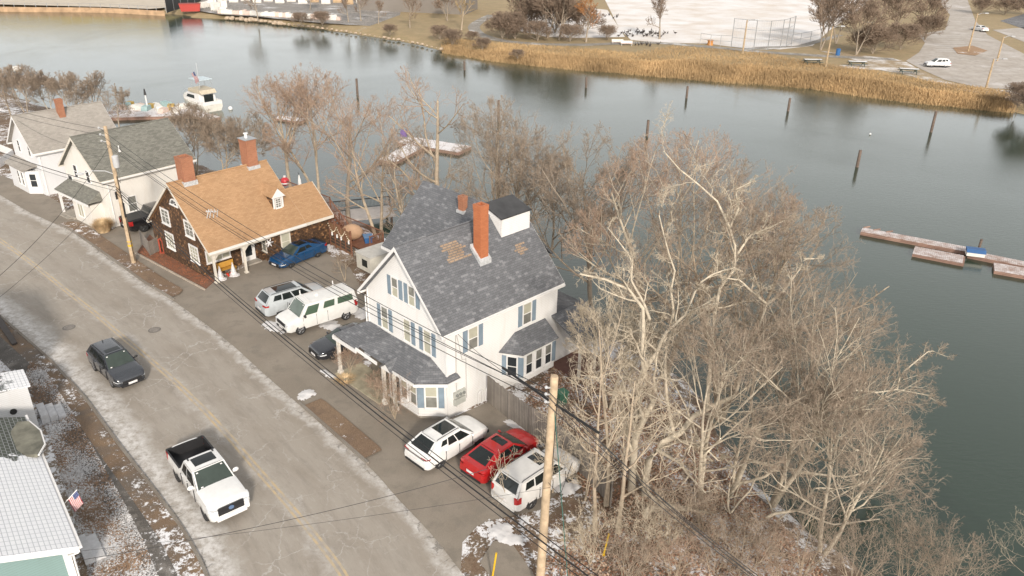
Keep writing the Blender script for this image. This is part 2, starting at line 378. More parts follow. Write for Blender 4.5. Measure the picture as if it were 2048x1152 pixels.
# kerbs
KERB = groundmat('granite kerb', [(.34,.31,.27), (.26,.22,.18)], snow=.22, ss=2.5, fine=25)
def kerb(C, d0, d1, i0, i1):
    A, B = offset(C, d0)[i0:i1], offset(C, d1)[i0:i1]; mb = MB(); k = len(A)
    V = [(A[i][0], A[i][1], .0) for i in range(k)]+[(A[i][0], A[i][1], .12) for i in range(k)]+[(B[i][0], B[i][1], .12) for i in range(k)]+[(B[i][0], B[i][1], 0) for i in range(k)]
    F = [(r*k+i, r*k+i+1, (r+1)*k+i+1, (r+1)*k+i) for r in range(3) for i in range(k-1)]+[(0, k, 2*k, 3*k), (k-1, 4*k-1, 3*k-1, 2*k-1)]
    mb.v = V; mb.f = F; mb.m = [0]*len(F); return struct(mb.build('kerb', KERB, uv=False))
def near(C, q): return int(np.argmin(np.hypot(C[:, 0]-q[0], C[:, 1]-q[1])))
def kerbR(p0, p1): kerb(Rr, 0.0, .16, near(Rr, G(*p0)), near(Rr, G(*p1))+1)
kerbR((120,450), (348,602)); kerbR((600,812), (735,930)); kerbR((930,1152), (990,1300))
kerb(Lr, 0.0, -.15, 2, NR-2)

def sheet(name, pts, z, mat, th=0): # flat area; th>0 raises a slab
    pts = [tuple(p) if len(p) == 3 else (p[0], p[1], z) for p in pts]
    mb = MB()
    if th: mb.extr([(x, y, z) for x, y, _ in pts], (0, 0, th))
    else: mb.poly([(x, y, z) for x, y, _ in pts])
    o = mb.build(name, mat); 
    return struct(o)
def gp(pts): return [tuple(G(x, y)) for x, y in pts]
APRON = groundmat('dark driveway asphalt', [(.25,.215,.175), (.29,.252,.208), (.228,.20,.165)], snow=0, fine=30, bmp=.3, finev=.18)
# sidewalk and driveways: one paved apron between road edge and houses, laid as butted sheets
iA, iB = near(Rr, G(0,388)), near(Rr, G(940,1160))
edgeR = [tuple(q) for q in Rr[iA:iB]]
back = gp([(925,1085),(955,1052),(985,1040),(1080,1020),(1165,935),(1130,890),(1060,862),(985,800),(905,835),(850,835),(800,790),(725,745),(730,690),(745,640),(735,600),(700,535),(650,505),(600,490),(520,520),(432,560),(330,520),(255,475),(225,458),(160,430),(100,395),(60,372),(0,350)])
sheet('driveway', [(x, y) for x, y in edgeR]+[q[:2] for q in back], .012, APRON)
sheet('driveway', [q[:2] for q in gp([(225,458),(255,475),(330,520),(300,440),(330,390),(290,380),(250,440)])], .012, APRON)
VERGE = groundmat('brown leafy verge', [(.24,.16,.105), (.29,.20,.13), (.20,.14,.10)], snow=.40, ss=1.6)
def verge(name, p0, p1, wdt, z=.03, mat=VERGE, C=Rr, s=1):
    i0, i1 = near(C, G(*p0)), near(C, G(*p1)); A = offset(C, .16*s)[i0:i1]; k = len(A); nn = (offset(C, 1*s)-C)[i0:i1]
    B = np.array([A[i]+nn[i]*wdt*min(1, .25+math.sin(math.pi*(i+.5)/k)*7) for i in range(k)])
    A[:, :] = A; return struct(ribbon(name, A, B, z+.07, mat, 4))
verge('verge', (120,450), (348,602), 1.25); verge('verge', (602,815), (735,930), 1.15)
# left side: snowy verge, old dark sidewalk, lawn
LAWN = groundmat('frosty lawn', [(.28,.235,.19), (.34,.26,.18), (.30,.205,.125)], snow=.60, ss=1.3, fine=14, bmp=.9)
WALK = groundmat('wet dark sidewalk', [(.11,.10,.09), (.17,.155,.14), (.30,.275,.25)], snow=.36, ss=1.3, fine=20)
iL0, iL1 = 40, NR-10
struct(ribbon('verge', offset(Lr, -.15)[iL0:iL1], offset(Lr, -1.15)[iL0:iL1], .09, groundmat('grassy verge strip', [(.25,.17,.11), (.19,.155,.125), (.30,.20,.12)], snow=.44, ss=1.4), 4))
struct(ribbon('sidewalk', offset(Lr, -1.15)[iL0:iL1], offset(Lr, -2.25)[iL0:iL1], .10, WALK, 4))
struct(ribbon('lawn', offset(Lr, -2.25)[iL0:iL1], offset(Lr, -9.0)[iL0:iL1], .085, LAWN, 12))
# ground strip behind the sidewalk in front of the dark garden bed
MULCH = groundmat('red bark mulch', [(.25,.115,.07), (.30,.155,.095), (.21,.12,.08)], snow=.06, fine=18, bmp=1)
bed = gp([(275,505),(300,470),(330,500),(432,560),(412,578)])
sheet('mulch_bed', [q[:2] for q in bed], .0, MULCH, .07)
CURB2 = plain('stone edging', (.40,.34,.28), .9, .3, 6)
mb = MB(); a, b_ = Vector(G(273,507)), Vector(G(411,580)); d = (b_-a).normalized(); nn = Vector((d.y, -d.x, 0))
mb.extr([a, b_, b_+nn*.12, a+nn*.12], (0, 0, .11)); struct(mb.build('kerb', CURB2))
sheet('sidewalk', [q[:2] for q in gp([(985,1085),(1015,1075),(1075,1160),(1130,1240),(1040,1240),(960,1125)])], .03, APRON)
# ------------------------------------------------------------------ houses
SH_GREY = bricky('grey asphalt shingles', (.120,.125,.136), (.168,.173,.186), (.065,.067,.072), .28, .14, .008, spots=((.215,.22,.234), .86), stain=.12)
SH_OLIVE = bricky('olive grey asphalt shingles', (.15,.148,.128), (.235,.23,.20), (.09,.09,.08), .30, .13, .006, stain=.15)
SH_PALE = bricky('pale weathered shingles', (.31,.285,.255), (.38,.35,.315), (.25,.23,.205), .30, .14, .004, stain=.2)
SH_TAN = bricky('tan asphalt shingles', (.375,.222,.115), (.455,.28,.152), (.27,.16,.09), .30, .13, .006, stain=.14)
CEDAR = bricky('weathered cedar shingles', (.055,.030,.016), (.17,.085,.038), (.015,.010,.008), .17, .155, .012, spots=((.30,.16,.075), .86), bmp=1.0, stain=.3)
BRICK = bricky('red chimney brick', (.34,.125,.062), (.42,.165,.085), (.36,.22,.15), .22, .075, .010, stain=.2)
BRICKO = bricky('orange chimney brick', (.43,.13,.05), (.50,.165,.065), (.34,.15,.08), .22, .075, .008, stain=.12)
CLAP = siding('white clapboard', (.74,.735,.725), .115, stain=.10)
CLAPC = siding('cream clapboard', (.70,.675,.63), .115, stain=.10)
CLAPG = siding('pale grey clapboard', (.66,.665,.68), .115, stain=.05)
TEAL = siding('teal clapboard', (.20,.30,.29), .12, stain=.05)
LEAD = plain('lead flashing', (.45,.46,.47), .5, .25, 6)
FOUND = plain('concrete foundation', (.33,.30,.26), .9, .2, 3, .4)
X1, Y1 = Vector((1,0,0)), Vector((0,1,0))

def window(par, c, r, n, w, h, cols=1, shut=0, pane=None, low=None, frame=WHITE, fw=.07, wide=False, name='window'):
    """sash window on a wall: frame with meeting rail and muntins, sill, upper and lower pane; optional shutters"""
    c = Vector(c); r = Vector(r).normalized(); n = Vector(n).normalized(); z = Vector((0,0,1)); mb = MB()
    for s in (-1, 1): mb.obox(c+r*s*(w/2+fw/2), r, n, fw, h+2*fw, -.02, .055)
    for s in (-1, 1): mb.obox(c+z*s*(h/2+fw/2), r, n, w, fw, -.02, .052)
    if not wide: mb.obox(c, r, n, w, .045, 0, .045)
    k = max(cols, 1)
    for i in range(1, k): mb.obox(c+r*(-w/2+w*i/k), r, n, .028 if not wide else .06, h, 0, .042)
    if cols > 1 and not wide:
        for s in (-1, 1): mb.obox(c+z*s*h/4, r, n, w, .026, 0, .040)
    f = mb.build(name, frame, par)
    MB().obox(c+z*h/4, r, n, w, h/2, -.015, .022).build('pane', pane or GLASS, f)
    MB().obox(c-z*h/4, r, n, w, h/2, -.015, .018).build('pane', low or pane or GLASS, f)
    MB().obox(c-z*(h/2+fw+.02), r, n, w+2*fw+.06, .05, -.01, .10).build('sill', frame, f)
    if shut:
        sides = (-1, 1) if shut is True or shut == 2 else (shut,)
        for s in sides:
            q = MB(); cc = c+r*s*(w/2+fw+.03+.17)
            q.obox(cc, r, n, .34, h+.08, .005, .035)
            for i in range(int(h/.09)): q.obox(cc+z*(-h/2+.06+i*.09), r, n, .27, .035, .035, .045)
            q.build('shutter', SHUT, par)
    return f

def gable_body(par, W, y0, y1, ze, za, mat, zb=-.3, name='wall', x0=None):
    """walls under a gable roof whose eaves stand W apart"""
    hw = W
    mb = MB(); mb.extr([(-hw, y0, zb), (hw, y0, zb), (hw, y0, ze), (0, y0, za), (-hw, y0, ze)], (0, y1-y0, 0))
    return mb.build(name, mat, par)
def gable_roof(par, hw, ze, za, y0, y1, mat, t=.12, trim=TRIM, fascia=.2, cx=0):
    mb = MB()
    mb.slab([(cx, y0, za), (cx+hw, y0, ze), (cx+hw, y1, ze), (cx, y1, za)], t)
    mb.slab([(cx, y0, za), (cx-hw, y0, ze), (cx-hw, y1, ze), (cx, y1, za)], t)
    rf = mb.build('roof', mat, par)
    q = MB(); L = math.hypot(hw, za-ze); ux, uz = hw/L, (ze-za)/L
    for s in (-1, 1):
        for yy in (y0-.02, y1-.02):
            a = Vector((cx, yy, za-.02)); b = Vector((cx+s*hw*1.003, yy, ze-.02))
            q.extr([a, b, b-Vector((0,0,fascia)), a-Vector((0,0,fascia*1.25))], (0, .04, 0))
        q.box(cx+s*(hw-.01)-.02, cx+s*(hw-.01)+.02, y0+.025, y1-.025, ze-fascia-.06, ze-.015)
    q.build('rake_board', trim, rf)
    gt = MB()
    for s in (-1, 1):
        gt.box(cx+s*(hw+.07)-.05, cx+s*(hw+.07)+.05, y0+.05, y1-.05, ze-.17, ze-.06)
    gt.build('gutter', WHITE, par)
    rg = MB(); rg.tube([(cx, y0, za+.01), (cx, y1, za+.01)], .07, 6); rg.build('ridge_cap', mat, rf)
    return rf
def chimney(par, x0, x1, y0, y1, z0, z1, mat, cap=None, flash=None):
    mb = MB(); t = .13
    mb.box(x0, x1, y0, y1, z0, z1-.25)
    mb.box(x0-.018, x1+.018, y0-.018, y1+.018, z1-.25, z1-.08)
    for a in ((x0-.02, x1+.02, y0-.02, y0+t), (x0-.02, x1+.02, y1-t, y1+.02), (x0-.02, x0+t, y0+t, y1-t), (x1-t, x1+.02, y0+t, y1-t)): mb.box(*a, z1-.08, z1+.06)
    c = mb.build('chimney', mat, par)
    if flash:
        q = MB(); q.box(x0-.1, x1+.1, y0-.1, y1+.1, flash[0], flash[1]); q.build('flashing', LEAD, c)
    if cap == 'metal':
        q = MB(); q.box(x0-.1, x1+.1, y0-.1, y1+.1, z1+.065, z1+.11); q.build('cap', GREYM, c)
        q = MB(); q.tube([((x0+x1)/2-.1, (y0+y1)/2, z1+.11), ((x0+x1)/2-.1, (y0+y1)/2, z1+.45)], .12, 10); q.tube([((x0+x1)/2-.1, (y0+y1)/2, z1+.45), ((x0+x1)/2-.1, (y0+y1)/2, z1+.52)], .19, 10); q.build('flue_cap', WHITE, c)
    return c

# ---- white house with grey roof
WH = thing('white_house', 'tall white clapboard house with grey shingle roof, blue shutters and tall orange brick chimney', 'house', (-6.565, 40.113, 0), R_(-44.6))
HW, ZE, ZA = 3.96, 5.8, 9.88
mb = MB(); mb.extr([(-3.68,.5,-.6), (3.68,.5,-.6), (3.68,.5,5.95), (0,.5,9.74), (-3.68,.5,5.95)], (0, 9.2, 0)); mb.build('wall', CLAP, WH)
rf = gable_roof(WH, HW, ZE, ZA, 0, 10.0, SH_GREY, .12, WHITE)
# bare patches of old tan shingles and board
PATCH = bricky('old tan shingle patch', (.36,.25,.165), (.44,.32,.22), (.20,.18,.165), .34, .15, .03, stain=.4)
def onroof(x, y, off=.012): return (x, y, ZA-(ZA-ZE)*x/HW+off)
def patch(cells):
    q = MB()
    for (a, b_, c, d) in cells: q.poly([onroof(a, c), onroof(b_, c), onroof(b_, d), onroof(a, d)])
    q.build('shingle_patch', PATCH, rf)
rnd = random.Random(4)
def ragged(x0, x1, y0, y1):
    cells = []; x = x0
    while x < x1:
        cells.append((x, x+.107, y0+rnd.uniform(-.2, .25), y1+rnd.uniform(-.3, .3))); x += .107
    return cells
patch(ragged(.55, 1.3, 2.9, 4.3)); patch(ragged(1.6, 2.1, 7.7, 8.5))
chimney(WH, 1.2, 1.82, 4.85, 5.47, 7.6, 11.45, BRICKO)
q = MB(); q.extr([(1.05,4.7,7.75+.95), (1.95,4.7,7.85), (1.95,4.7,8.15), (1.05,4.7,9.0)], (0, .9, 0)); q.build('flashing', LEAD, [c for c in WH.children if c.name.startswith('chimney')][-1])
# box on the roof
q = MB(); q.extr([(-.45,7.25,9.0), (1.1,7.25,8.4), (1.1,7.25,9.93), (-.45,7.25,10.43)], (0, 2.45, 0)); bx = q.build('roof_box', CLAP, WH)
q = MB(); q.slab([(-.53,7.17,10.52), (1.18,7.17,9.97), (1.18,9.78,9.97), (-.53,9.78,10.52)], .09); q.build('flat_roof', plain('black rubber roofing', (.05,.05,.052), .6, .3, 1.5), bx)
# wing behind
q = MB(); q.extr([(-8.25,5.65,-2.4), (-8.25,12.5,-2.4), (-8.25,12.5,5.75), (-8.25,9.15,9.2), (-8.25,5.65,5.75)], (8.0, 0, 0)); q.build('wing_wall', CLAP, WH)
q = MB(); q.slab([(-8.6,9.1,9.62), (.3,9.1,9.62), (.3,5.25,5.8), (-8.6,5.25,5.8)], .12); q.slab([(-8.6,9.1,9.62), (.3,9.1,9.62), (.3,12.95,5.8), (-8.6,12.95,5.8)], .12)
wr = q.build('wing_roof', SH_GREY, WH)
q = MB(); q.box(-8.55, -4.0, 5.14, 5.24, 5.62, 5.78); q.extr([(-8.62,9.1,9.6), (-8.62,5.25,5.78), (-8.62,5.25,5.55), (-8.62,9.1,9.35)], (.04,0,0)); q.extr([(-8.62,9.1,9.6), (-8.62,12.95,5.78), (-8.62,12.95,5.55), (-8.62,9.1,9.35)], (.04,0,0)); q.build('fascia', WHITE, wr)
chimney(WH, -3.95, -3.5, 8.2, 8.62, 8.3, 9.85, BRICK, flash=(8.75, 8.95))
F0 = (0,-1,0)
for cx, cz, w_, h_ in ((-.78,6.95,.52,1.15), (.78,6.95,.52,1.15)): window(WH, (cx,.5,cz), X1, F0, w_, h_, shut=True, pane=SASHD, low=BLIND)
for cx in (-1.95, .2, 2.05): window(WH, (cx,.5,4.5), X1, F0, .58, 1.4, shut=(2 if cx != .2 else 1), pane=(SASHD if cx < -1 else BLIND), low=BLIND)
for cy in (2.5, 6.95): window(WH, (3.68,cy,4.65), Y1, (1,0,0), .66, 1.35, shut=True, pane=BLIND, low=SASHD)
# corner boards, drain pipe and meter boxes on the side wall
q = MB()
q.box(-3.68, -3.60, .46, .5, 0, 5.9); q.build('corner_board', WHITE, WH); q = MB(); q.box(3.60, 3.68, .46, .5, 2.9, 5.9); q.box(3.68, 3.72, .46, .58, -.5, 5.9); q.build('corner_board', WHITE, WH)
q = MB(); q.tube([(3.74,1.15,5.6), (3.74,1.15,.6)], .03, 6); q.tube([(3.74,1.9,3.6), (3.76,1.9,.9)], .02, 6); q.tube([(3.73,1.2,5.5),(3.75,1.6,3.6),(3.75,1.9,3.5)], .02, 5); q.build('conduit', plain('grey conduit', (.45,.44,.42), .6), WH)
METER = plain('meter box grey', (.40,.41,.38), .6)
for k, (y, z) in enumerate(((1.35,.95), (1.35,1.45))):
    q = MB(); q.box(3.69, 3.83, y-.42, y+.42, z-.2, z+.2); mt = q.build('meter_box', METER, WH)
    if k:
        for j in range(3):
            q = MB(); q.tube([(3.83, y-.26+j*.26, z), (3.93, y-.26+j*.26, z)], .09, 10); q.build('meter', plain('meter glass', (.2,.21,.2), .2), mt)
for y in (3.0, 3.6):
    q = MB(); q.tube([(3.74,y-.16,-.2), (3.8,y-.16,.75), (3.8,y-.1,.86), (3.8,y+.1,.86), (3.8,y+.16,.75), (3.76,y+.16,-.1)], .05, 6); q.build('vent_pipe', WHITE, WH)
# front bay wrapping the corner
q = MB(); bay = [(-.2,.5), (-.2,-.72), (2.55,-.72), (3.62,.32), (3.62,.5)]; q.prism(bay, .32, 2.62); q.build('bay_wall', CLAP, WH)
q = MB(); q.prism([(-.2,.5), (-.2,-.6), (2.5,-.6), (3.5,.38), (3.5,.5)], -.3, .315); q.build('foundation', FOUND, WH)
q = MB()
for (a, b_) in (((-.25,-.76), (2.58,-.76)), ((2.58,-.76), (3.68,.30)), ((3.68,.30), (3.68,.5))):
    a = Vector(a+(0,)); b_ = Vector(b_+(0,)); d = (b_-a).normalized(); nn = Vector((d.y, -d.x, 0))
    for z0, z1, o in ((2.48, 2.62, .05), (.32, .42, .04)): q.extr([a+Vector((0,0,z0)), b_+Vector((0,0,z0)), b_+nn*o+Vector((0,0,z0)), a+nn*o+Vector((0,0,z0))], (0,0,z1-z0))
q.build('bay_trim', WHITE, WH)
dg = Vector((1.07,1.04,0)).normalized(); dn = Vector((dg.y,-dg.x,0))
for cx, sh in ((1.3, 0), (2.15, 0)): window(WH, (cx,-.72,1.65), X1, F0, .5, 1.45, shut=sh, pane=BLIND, low=SASHD)
q = MB(); q.obox((2.47,-.72,1.6), X1, F0, .12, 1.6, .0, .03); q.build('shutter', SHUT, WH)
window(WH, tuple(Vector((3.085,-.2,1.6))), dg, dn, .62, 1.45, shut=True, pane=BLIND, low=SASHD)
q = MB(); q.obox((.45,-.72,1.35), X1, F0, .85, 2.0, 0, .03); dr = q.build('door', plain('dark door', (.10,.09,.08), .4), WH)
MB().obox((.45,-.72,1.75), X1, F0, .5, .8, .03, .04).build('door_pane', GLASS, dr)
for x in (-.05, .95): MB().obox((x,-.72,1.35), X1, F0, .1, 2.1, 0, .06).build('door_frame', WHITE, WH)
# bay roof and porch roofs
T = .1
q = MB()
q.slab([(-1.2,.5,3.55), (2.3,.5,3.55), (2.75,-1.15,2.78), (.15,-1.15,2.78)], T)
q.slab([(-1.2,.5,3.55), (.15,-1.15,2.78), (-.55,-1.15,2.80), (-2.3,-1.3,3.10), (-2.3,.5,3.56)], T)
q.slab([(2.3,.5,3.55), (4.0,.25,2.74), (2.75,-1.15,2.78)], T); q.slab([(2.3,.5,3.55), (3.7,.5,2.86), (4.0,.25,2.74)], T)
q.slab([(3.69,.45,2.92), (4.05,.2,2.74), (4.05,1.2,2.74), (3.69,1.2,2.92)], T*.7)
pr = q.build('porch_roof', SH_GREY, WH)
q = MB(); q.slab([(-4.9,-1.35,2.92), (-2.35,-1.45,2.92), (-2.3,.5,3.62), (-3.75,.5,3.62)], T); q.slab([(-4.9,-1.35,2.92), (-3.75,.5,3.62), (-3.75,1.6,3.3), (-4.9,1.6,2.85)], T); q.build('porch_roof', SH_GREY, WH)
q = MB(); q.box(-4.85, -2.35, -1.50, -1.42, 2.64, 2.86); q.box(-4.95, -4.87, -1.4, 1.55, 2.62, 2.84); q.box(.1, 2.75, -1.22, -1.14, 2.56, 2.72)
q.extr([(-2.4,-1.47,3.02), (-.6,-1.27,2.7), (-.6,-1.27,2.5), (-2.4,-1.47,2.8)], (0,.06,0))
q.extr([(-.15,-1.3,2.55), (.35,-1.3,3.0), (.85,-1.3,2.55)], (0,.1,0))
a = Vector((2.78,-1.2,2.56)); b_ = Vector((4.08,.2,2.56)); q.extr([a, b_, b_+Vector((.05,-.05,0)), a+Vector((.05,-.05,0))], (0,0,.16)); q.box(4.06, 4.12, .2, 1.2, 2.56, 2.7)
q.build('fascia', WHITE, pr)
q = MB(); q.slab([(-.25,-1.35,2.62), (.35,-1.35,3.12), (.35,-.3,3.12), (-.25,-.3,2.62)], .06); q.slab([(.95,-1.35,2.62), (.35,-1.35,3.12), (.35,-.3,3.12), (.95,-.3,2.62)], .06); q.build('gablet', SH_GREY, pr)
OLDW = plain('peeling white post', (.62,.58,.52), .8, .3, 6)
for x, y in ((-4.7,-1.2), (-.1,-1.15), (.9,-1.15)):
    q = MB(); q.box(x-.09, x+.09, y-.09, y+.09, 0, 2.66); q.box(x-.15, x+.15, y-.15, y+.15, 0, .3); q.build('porch_post', OLDW, WH)
q = MB(); q.box(-4.9, -.25, -1.5, .48, -.1, .10); q.build('porch_floor', plain('worn concrete', (.36,.32,.23), .9, .25, 2), WH)
q = MB(); q.box(-3.6, -1.3, .40, .49, .1, 2.3); q.build('porch_shade_panel', plain('siding with painted porch shade', (.16,.14,.11), .9), WH)  # dark panel against the wall, the porch shade put into its colour
# side bay and lean-to
q = MB(); sbay = [(3.7,4.9), (4.75,5.5), (4.75,8.4), (3.7,9.0)]; q.prism(sbay, .75, 2.75); q.build('bay_wall', CLAP, WH)
q = MB(); q.slab([(3.7,5.9,3.72), (3.7,8.6,3.72), (5.0,8.5,2.88), (5.0,5.35,2.88)], .09); q.slab([(3.7,5.9,3.72), (5.0,5.35,2.88), (3.7,4.55,2.88)], .09); q.slab([(3.7,8.6,3.72), (3.7,9.2,2.88), (5.0,8.5,2.88)], .09)
q.build('bay_roof', SH_GREY, WH)
d2 = Vector((1.05,.6,0)).normalized(); window(WH, (4.22,5.2,1.85), d2, (d2.y,-d2.x,0), .55, 1.3, shut=True, pane=GLASS)
for cy in (6.1, 6.95, 7.8): window(WH, (4.75,cy,1.9), Y1, (1,0,0), .5, 1.3, shut=(1 if cy > 7 else 0), pane=SASHD, low=GLASS)
q = MB(); q.slab([(3.7,9.2,3.7), (3.7,12.4,3.7), (6.2,12.4,2.5), (6.2,9.2,2.5)], .1); q.build('porch_roof', SH_GREY, WH)
q = MB(); q.box(.2, 3.66, 9.75, 12.2, -2.4, 3.4); q.build('wing_wall', CLAP, WH); MB().box(.1, 3.7, 9.72, 12.4, 3.41, 3.5).build('wing_roof', SH_GREY, WH)
for y in (9.4, 10.9, 12.2): MB().box(5.95, 6.1, y-.07, y+.07, -1.2, 2.5).build('porch_post', OLDW, WH)
q = MB(); q.box(3.7, 6.1, 9.2, 12.3, -.1, .08); q.build('porch_floor', plain('red porch boards', (.14,.07,.055), .8, .2), WH)
q = MB(); q.box(6.0, 6.06, 9.4, 12.2, .85, .92)
for i in range(17): q.box(6.01, 6.05, 9.5+i*.155, 9.54+i*.155, .08, .85)
q.build('railing', plain('red porch boards', (.14,.07,.055)), WH)
q = MB(); q.tube([(-3.78,.42,5.4), (-3.78,.42,3.5)], .045, 8); q.build('downspout', WHITE, WH)

# ---- brown shingled house with tan roof
BR = thing('brown_shingle_house', 'brown cedar shingle house with tan roof, two brick chimneys, small dormer and post porch', 'house', (-26.93, 58.3, 0), R_(-41.4))
HW, ZE, ZA = 5.02, 2.76, 7.1
def rz_(x): return ZA-(ZA-ZE)*abs(x)/HW
mb = MB(); mb.extr([(-4.8,.3,-.3), (3.0,.3,-.3), (3.0,.3,rz_(3)-.15), (0,.3,ZA-.15), (-4.8,.3,rz_(4.8)-.15)], (0, 8.3, 0)); mb.build('wall', CEDAR, BR)
q = MB(); q.extr([(3.0,.3,2.5), (4.75,.3,2.5), (4.75,.3,2.74), (3.0,.3,rz_(3)-.15)], (0, .15, 0)); q.build('gable_wall', CEDAR, BR)
q = MB(); q.extr([(2.45,8.6,-.3), (4.55,8.6,-.3), (4.55,8.6,2.7), (2.45,8.6,rz_(2.45)-.2)], (0, 2.9, 0)); q.box(2.9, 4.55, 5.5, 8.6, -.3, 2.7); q.build('ell_wall', CEDAR, BR)
rf = gable_roof(BR, HW, ZE, ZA, 0, 8.85, SH_TAN, .14, TRIM)
q = MB(); q.slab([(2.3,8.86,rz_(2.3)-.004), (HW,8.86,ZE-.004), (HW,11.6,ZE-.004), (2.3,11.6,rz_(2.3)-.004)], .14); q.build('ell_roof', SH_TAN, BR)
q = MB(); q.box(HW-.03, HW+.05, 8.86, 11.62, 2.5, 2.745); q.box(HW-.03,HW+.06,0,8.84,2.48,2.56); q.extr([(2.3,11.6,rz_(2.3)), (HW,11.6,ZE), (HW,11.6,ZE-.22), (2.3,11.6,rz_(2.3)-.22)], (0,.05,0)); q.build('fascia', TRIM, BR)
q = MB(); q.box(4.62, 4.86, .3, 5.45, 2.3, 2.6); q.build('porch_beam', TRIM, BR)
for y in (.45, 3.05):
    q = MB(); q.box(4.65, 4.81, y-.08, y+.08, .12, 2.3); q.box(4.58, 4.88, y-.15, y+.15, 0, .12); q.box(4.6, 4.86, y-.13, y+.13, 2.1, 2.3)
    q.extr([(4.69,y+.08,2.3), (4.69,y+.5,2.3), (4.69,y+.08,1.85)], (.08,0,0)); q.build('porch_post', TRIM, BR)
for cx, cz, lo in ((-1.95,3.8,0), (1.9,3.75,0), (-1.85,1.72,1), (2.05,1.7,1)):
    window(BR, (cx,.3,cz), X1, F0, 1.15, 1.12 if not lo else 1.2, cols=(2 if not lo else 3), pane=(SASHD if not lo else BLIND), fw=.13)
# fanlight
q = MB(); arc = [(math.cos(t)*.62, .26, 5.28+math.sin(t)*.52) for t in np.linspace(0, math.pi, 13)]; q.extr(arc, (0,.05,0)); q.box(-.68, .68, .22, .3, 5.19, 5.28)
fn = q.build('fanlight', WHITE, BR)
q = MB()
for k in range(5):
    a0, a1 = math.pi*(k+.12)/5, math.pi*(k+.88)/5
    q.extr([(math.cos(a0)*.14, .25, 5.31+math.sin(a0)*.12), (math.cos(a0)*.48, .25, 5.31+math.sin(a0)*.38), (math.cos(a1)*.48, .25, 5.31+math.sin(a1)*.38), (math.cos(a1)*.14, .25, 5.31+math.sin(a1)*.12)], (0,.009,0))
q.build('pane', GLASS, fn)
E3 = (1,0,0)
window(BR, (3.0,1.75,1.55), Y1, E3, 1.9, .95, cols=3, pane=BLIND, fw=.1, wide=True)
q = MB(); q.obox((3.0,4.35,1.1), Y1, E3, 1.0, 2.15, .005, .04); dr = q.build('door', WHITE, BR)
q = MB(); q.obox((3.0,4.35,1.3), Y1, E3, .66, 1.5, .04, .05); q.build('door_pane', GLASS, dr); MB().obox((3.0,4.65,1.0), Y1, E3, .05, .12, .05,.1).build('handle', DARKM, dr)
q = MB()
for s in (-1,1): q.obox((3.0,4.35+s*.56,1.15), Y1, E3, .12, 2.3, 0, .06)
q.obox((3.0,4.35,2.25), Y1, E3, 1.24, .12, 0, .065); q.build('door_frame', WHITE, BR)
MB().box(3.0, 3.75, 3.7, 5.1, -.05, .14).build('door_step', FOUND, BR)
MB().box(3.0, 3.55, 5.15, 5.5, -.05, .55).build('step_wall', CEDAR, BR)
window(BR, (4.55,7.0,1.5), Y1, E3, .72, 1.45, pane=BLIND, frame=TRIM, fw=.11); window(BR, (3.72,5.5,1.5), X1, F0, .5, 1.2, pane=SASHD, frame=TRIM, fw=.09)
q = MB(); q.extr([(3.01,4.9,1.25),(4.5,4.9,1.25),(4.5,4.9,1.3),(3.01,4.9,1.3)], (0,.01,0)); 
# dormer
q = MB(); q.extr([(1.6,6.9,3.9), (3.4,6.9,3.9), (3.4,6.9,5.15), (3.4,7.38,5.75), (3.4,7.86,5.15), (3.4,7.86,3.9), (3.4,7.0,3.9)][:1]+[(1.6,6.9,5.15),(1.6,7.38,5.7),(1.6,7.86,5.15),(1.6,7.86,3.9)], (1.85,0,0)); dm = q.build('dormer', CEDAR, BR)
q = MB(); q.slab([(.9,7.38,5.85), (3.6,7.38,5.85), (3.6,6.72,5.1), (.9,6.72,5.1)], .07); q.slab([(.9,7.38,5.85), (3.6,7.38,5.85), (3.6,8.04,5.1), (.9,8.04,5.1)], .07); q.build('dormer_roof', SH_TAN, dm)
q = MB(); q.extr([(3.6,6.74,5.03), (3.6,8.02,5.03), (3.6,7.38,5.76)], (.03,0,0)); q.box(3.45,3.5,6.9,7.05,3.95,5.1); q.box(3.45,3.5,7.71,7.86,3.95,5.1); q.box(3.45,3.55,6.85,7.9,3.9,4.03); q.box(3.45,3.5,7.05,7.71,4.95,5.1); q.build('dormer_trim', WHITE, dm)
window(BR, (3.45,7.38,4.5), Y1, E3, .44, .72, cols=2, pane=SASHD, fw=.06)
chimney(BR, -.62, .42, 1.25, 2.2, 6.4, 8.85, BRICK, flash=(6.5, 7.0)); chimney(BR, -.75, .35, 6.95, 7.85, 6.4, 9.15, BRICK, cap='metal', flash=(6.5, 7.0))

# ---- white house with olive roof
OL = thing('white_olive_roof_house', 'white clapboard house with olive grey shingle roof behind the left utility pole', 'house', (-39.48, 68.5, 0), R_(-38.2))
HW, ZE, ZA = 3.98, 4.5, 7.8
mb = MB(); mb.extr([(-3.65,.4,-.3), (3.65,.4,-.3), (3.65,.4,rz_(3.65)-.13), (0,.4,ZA-.13), (-3.65,.4,rz_(3.65)-.13)], (0, 8.6, 0)); mb.build('wall', CLAPC, OL)
gable_roof(OL, HW, ZE, ZA, 0, 9.35, SH_OLIVE, .12, TRIM)
for cx, cz in ((-1.4,4.3), (.95,4.25), (-2.9,2.9)): window(OL, (cx,.4,cz), X1, F0, .62 if cx > -2 else .8, 1.1 if cx > -2 else 1.3, pane=GLASS)
window(OL, (3.65,2.6,1.75), Y1, E3, .75, 1.35, pane=SASHD)
q = MB(); q.box(-.9, 2.6, -.7, .4, -.1, 2.15); q.build('entry_wall', CLAPC, OL)
window(OL, (.55,-.7,1.25), X1, F0, .95, 1.15, cols=2, wide=True, pane=BLIND)
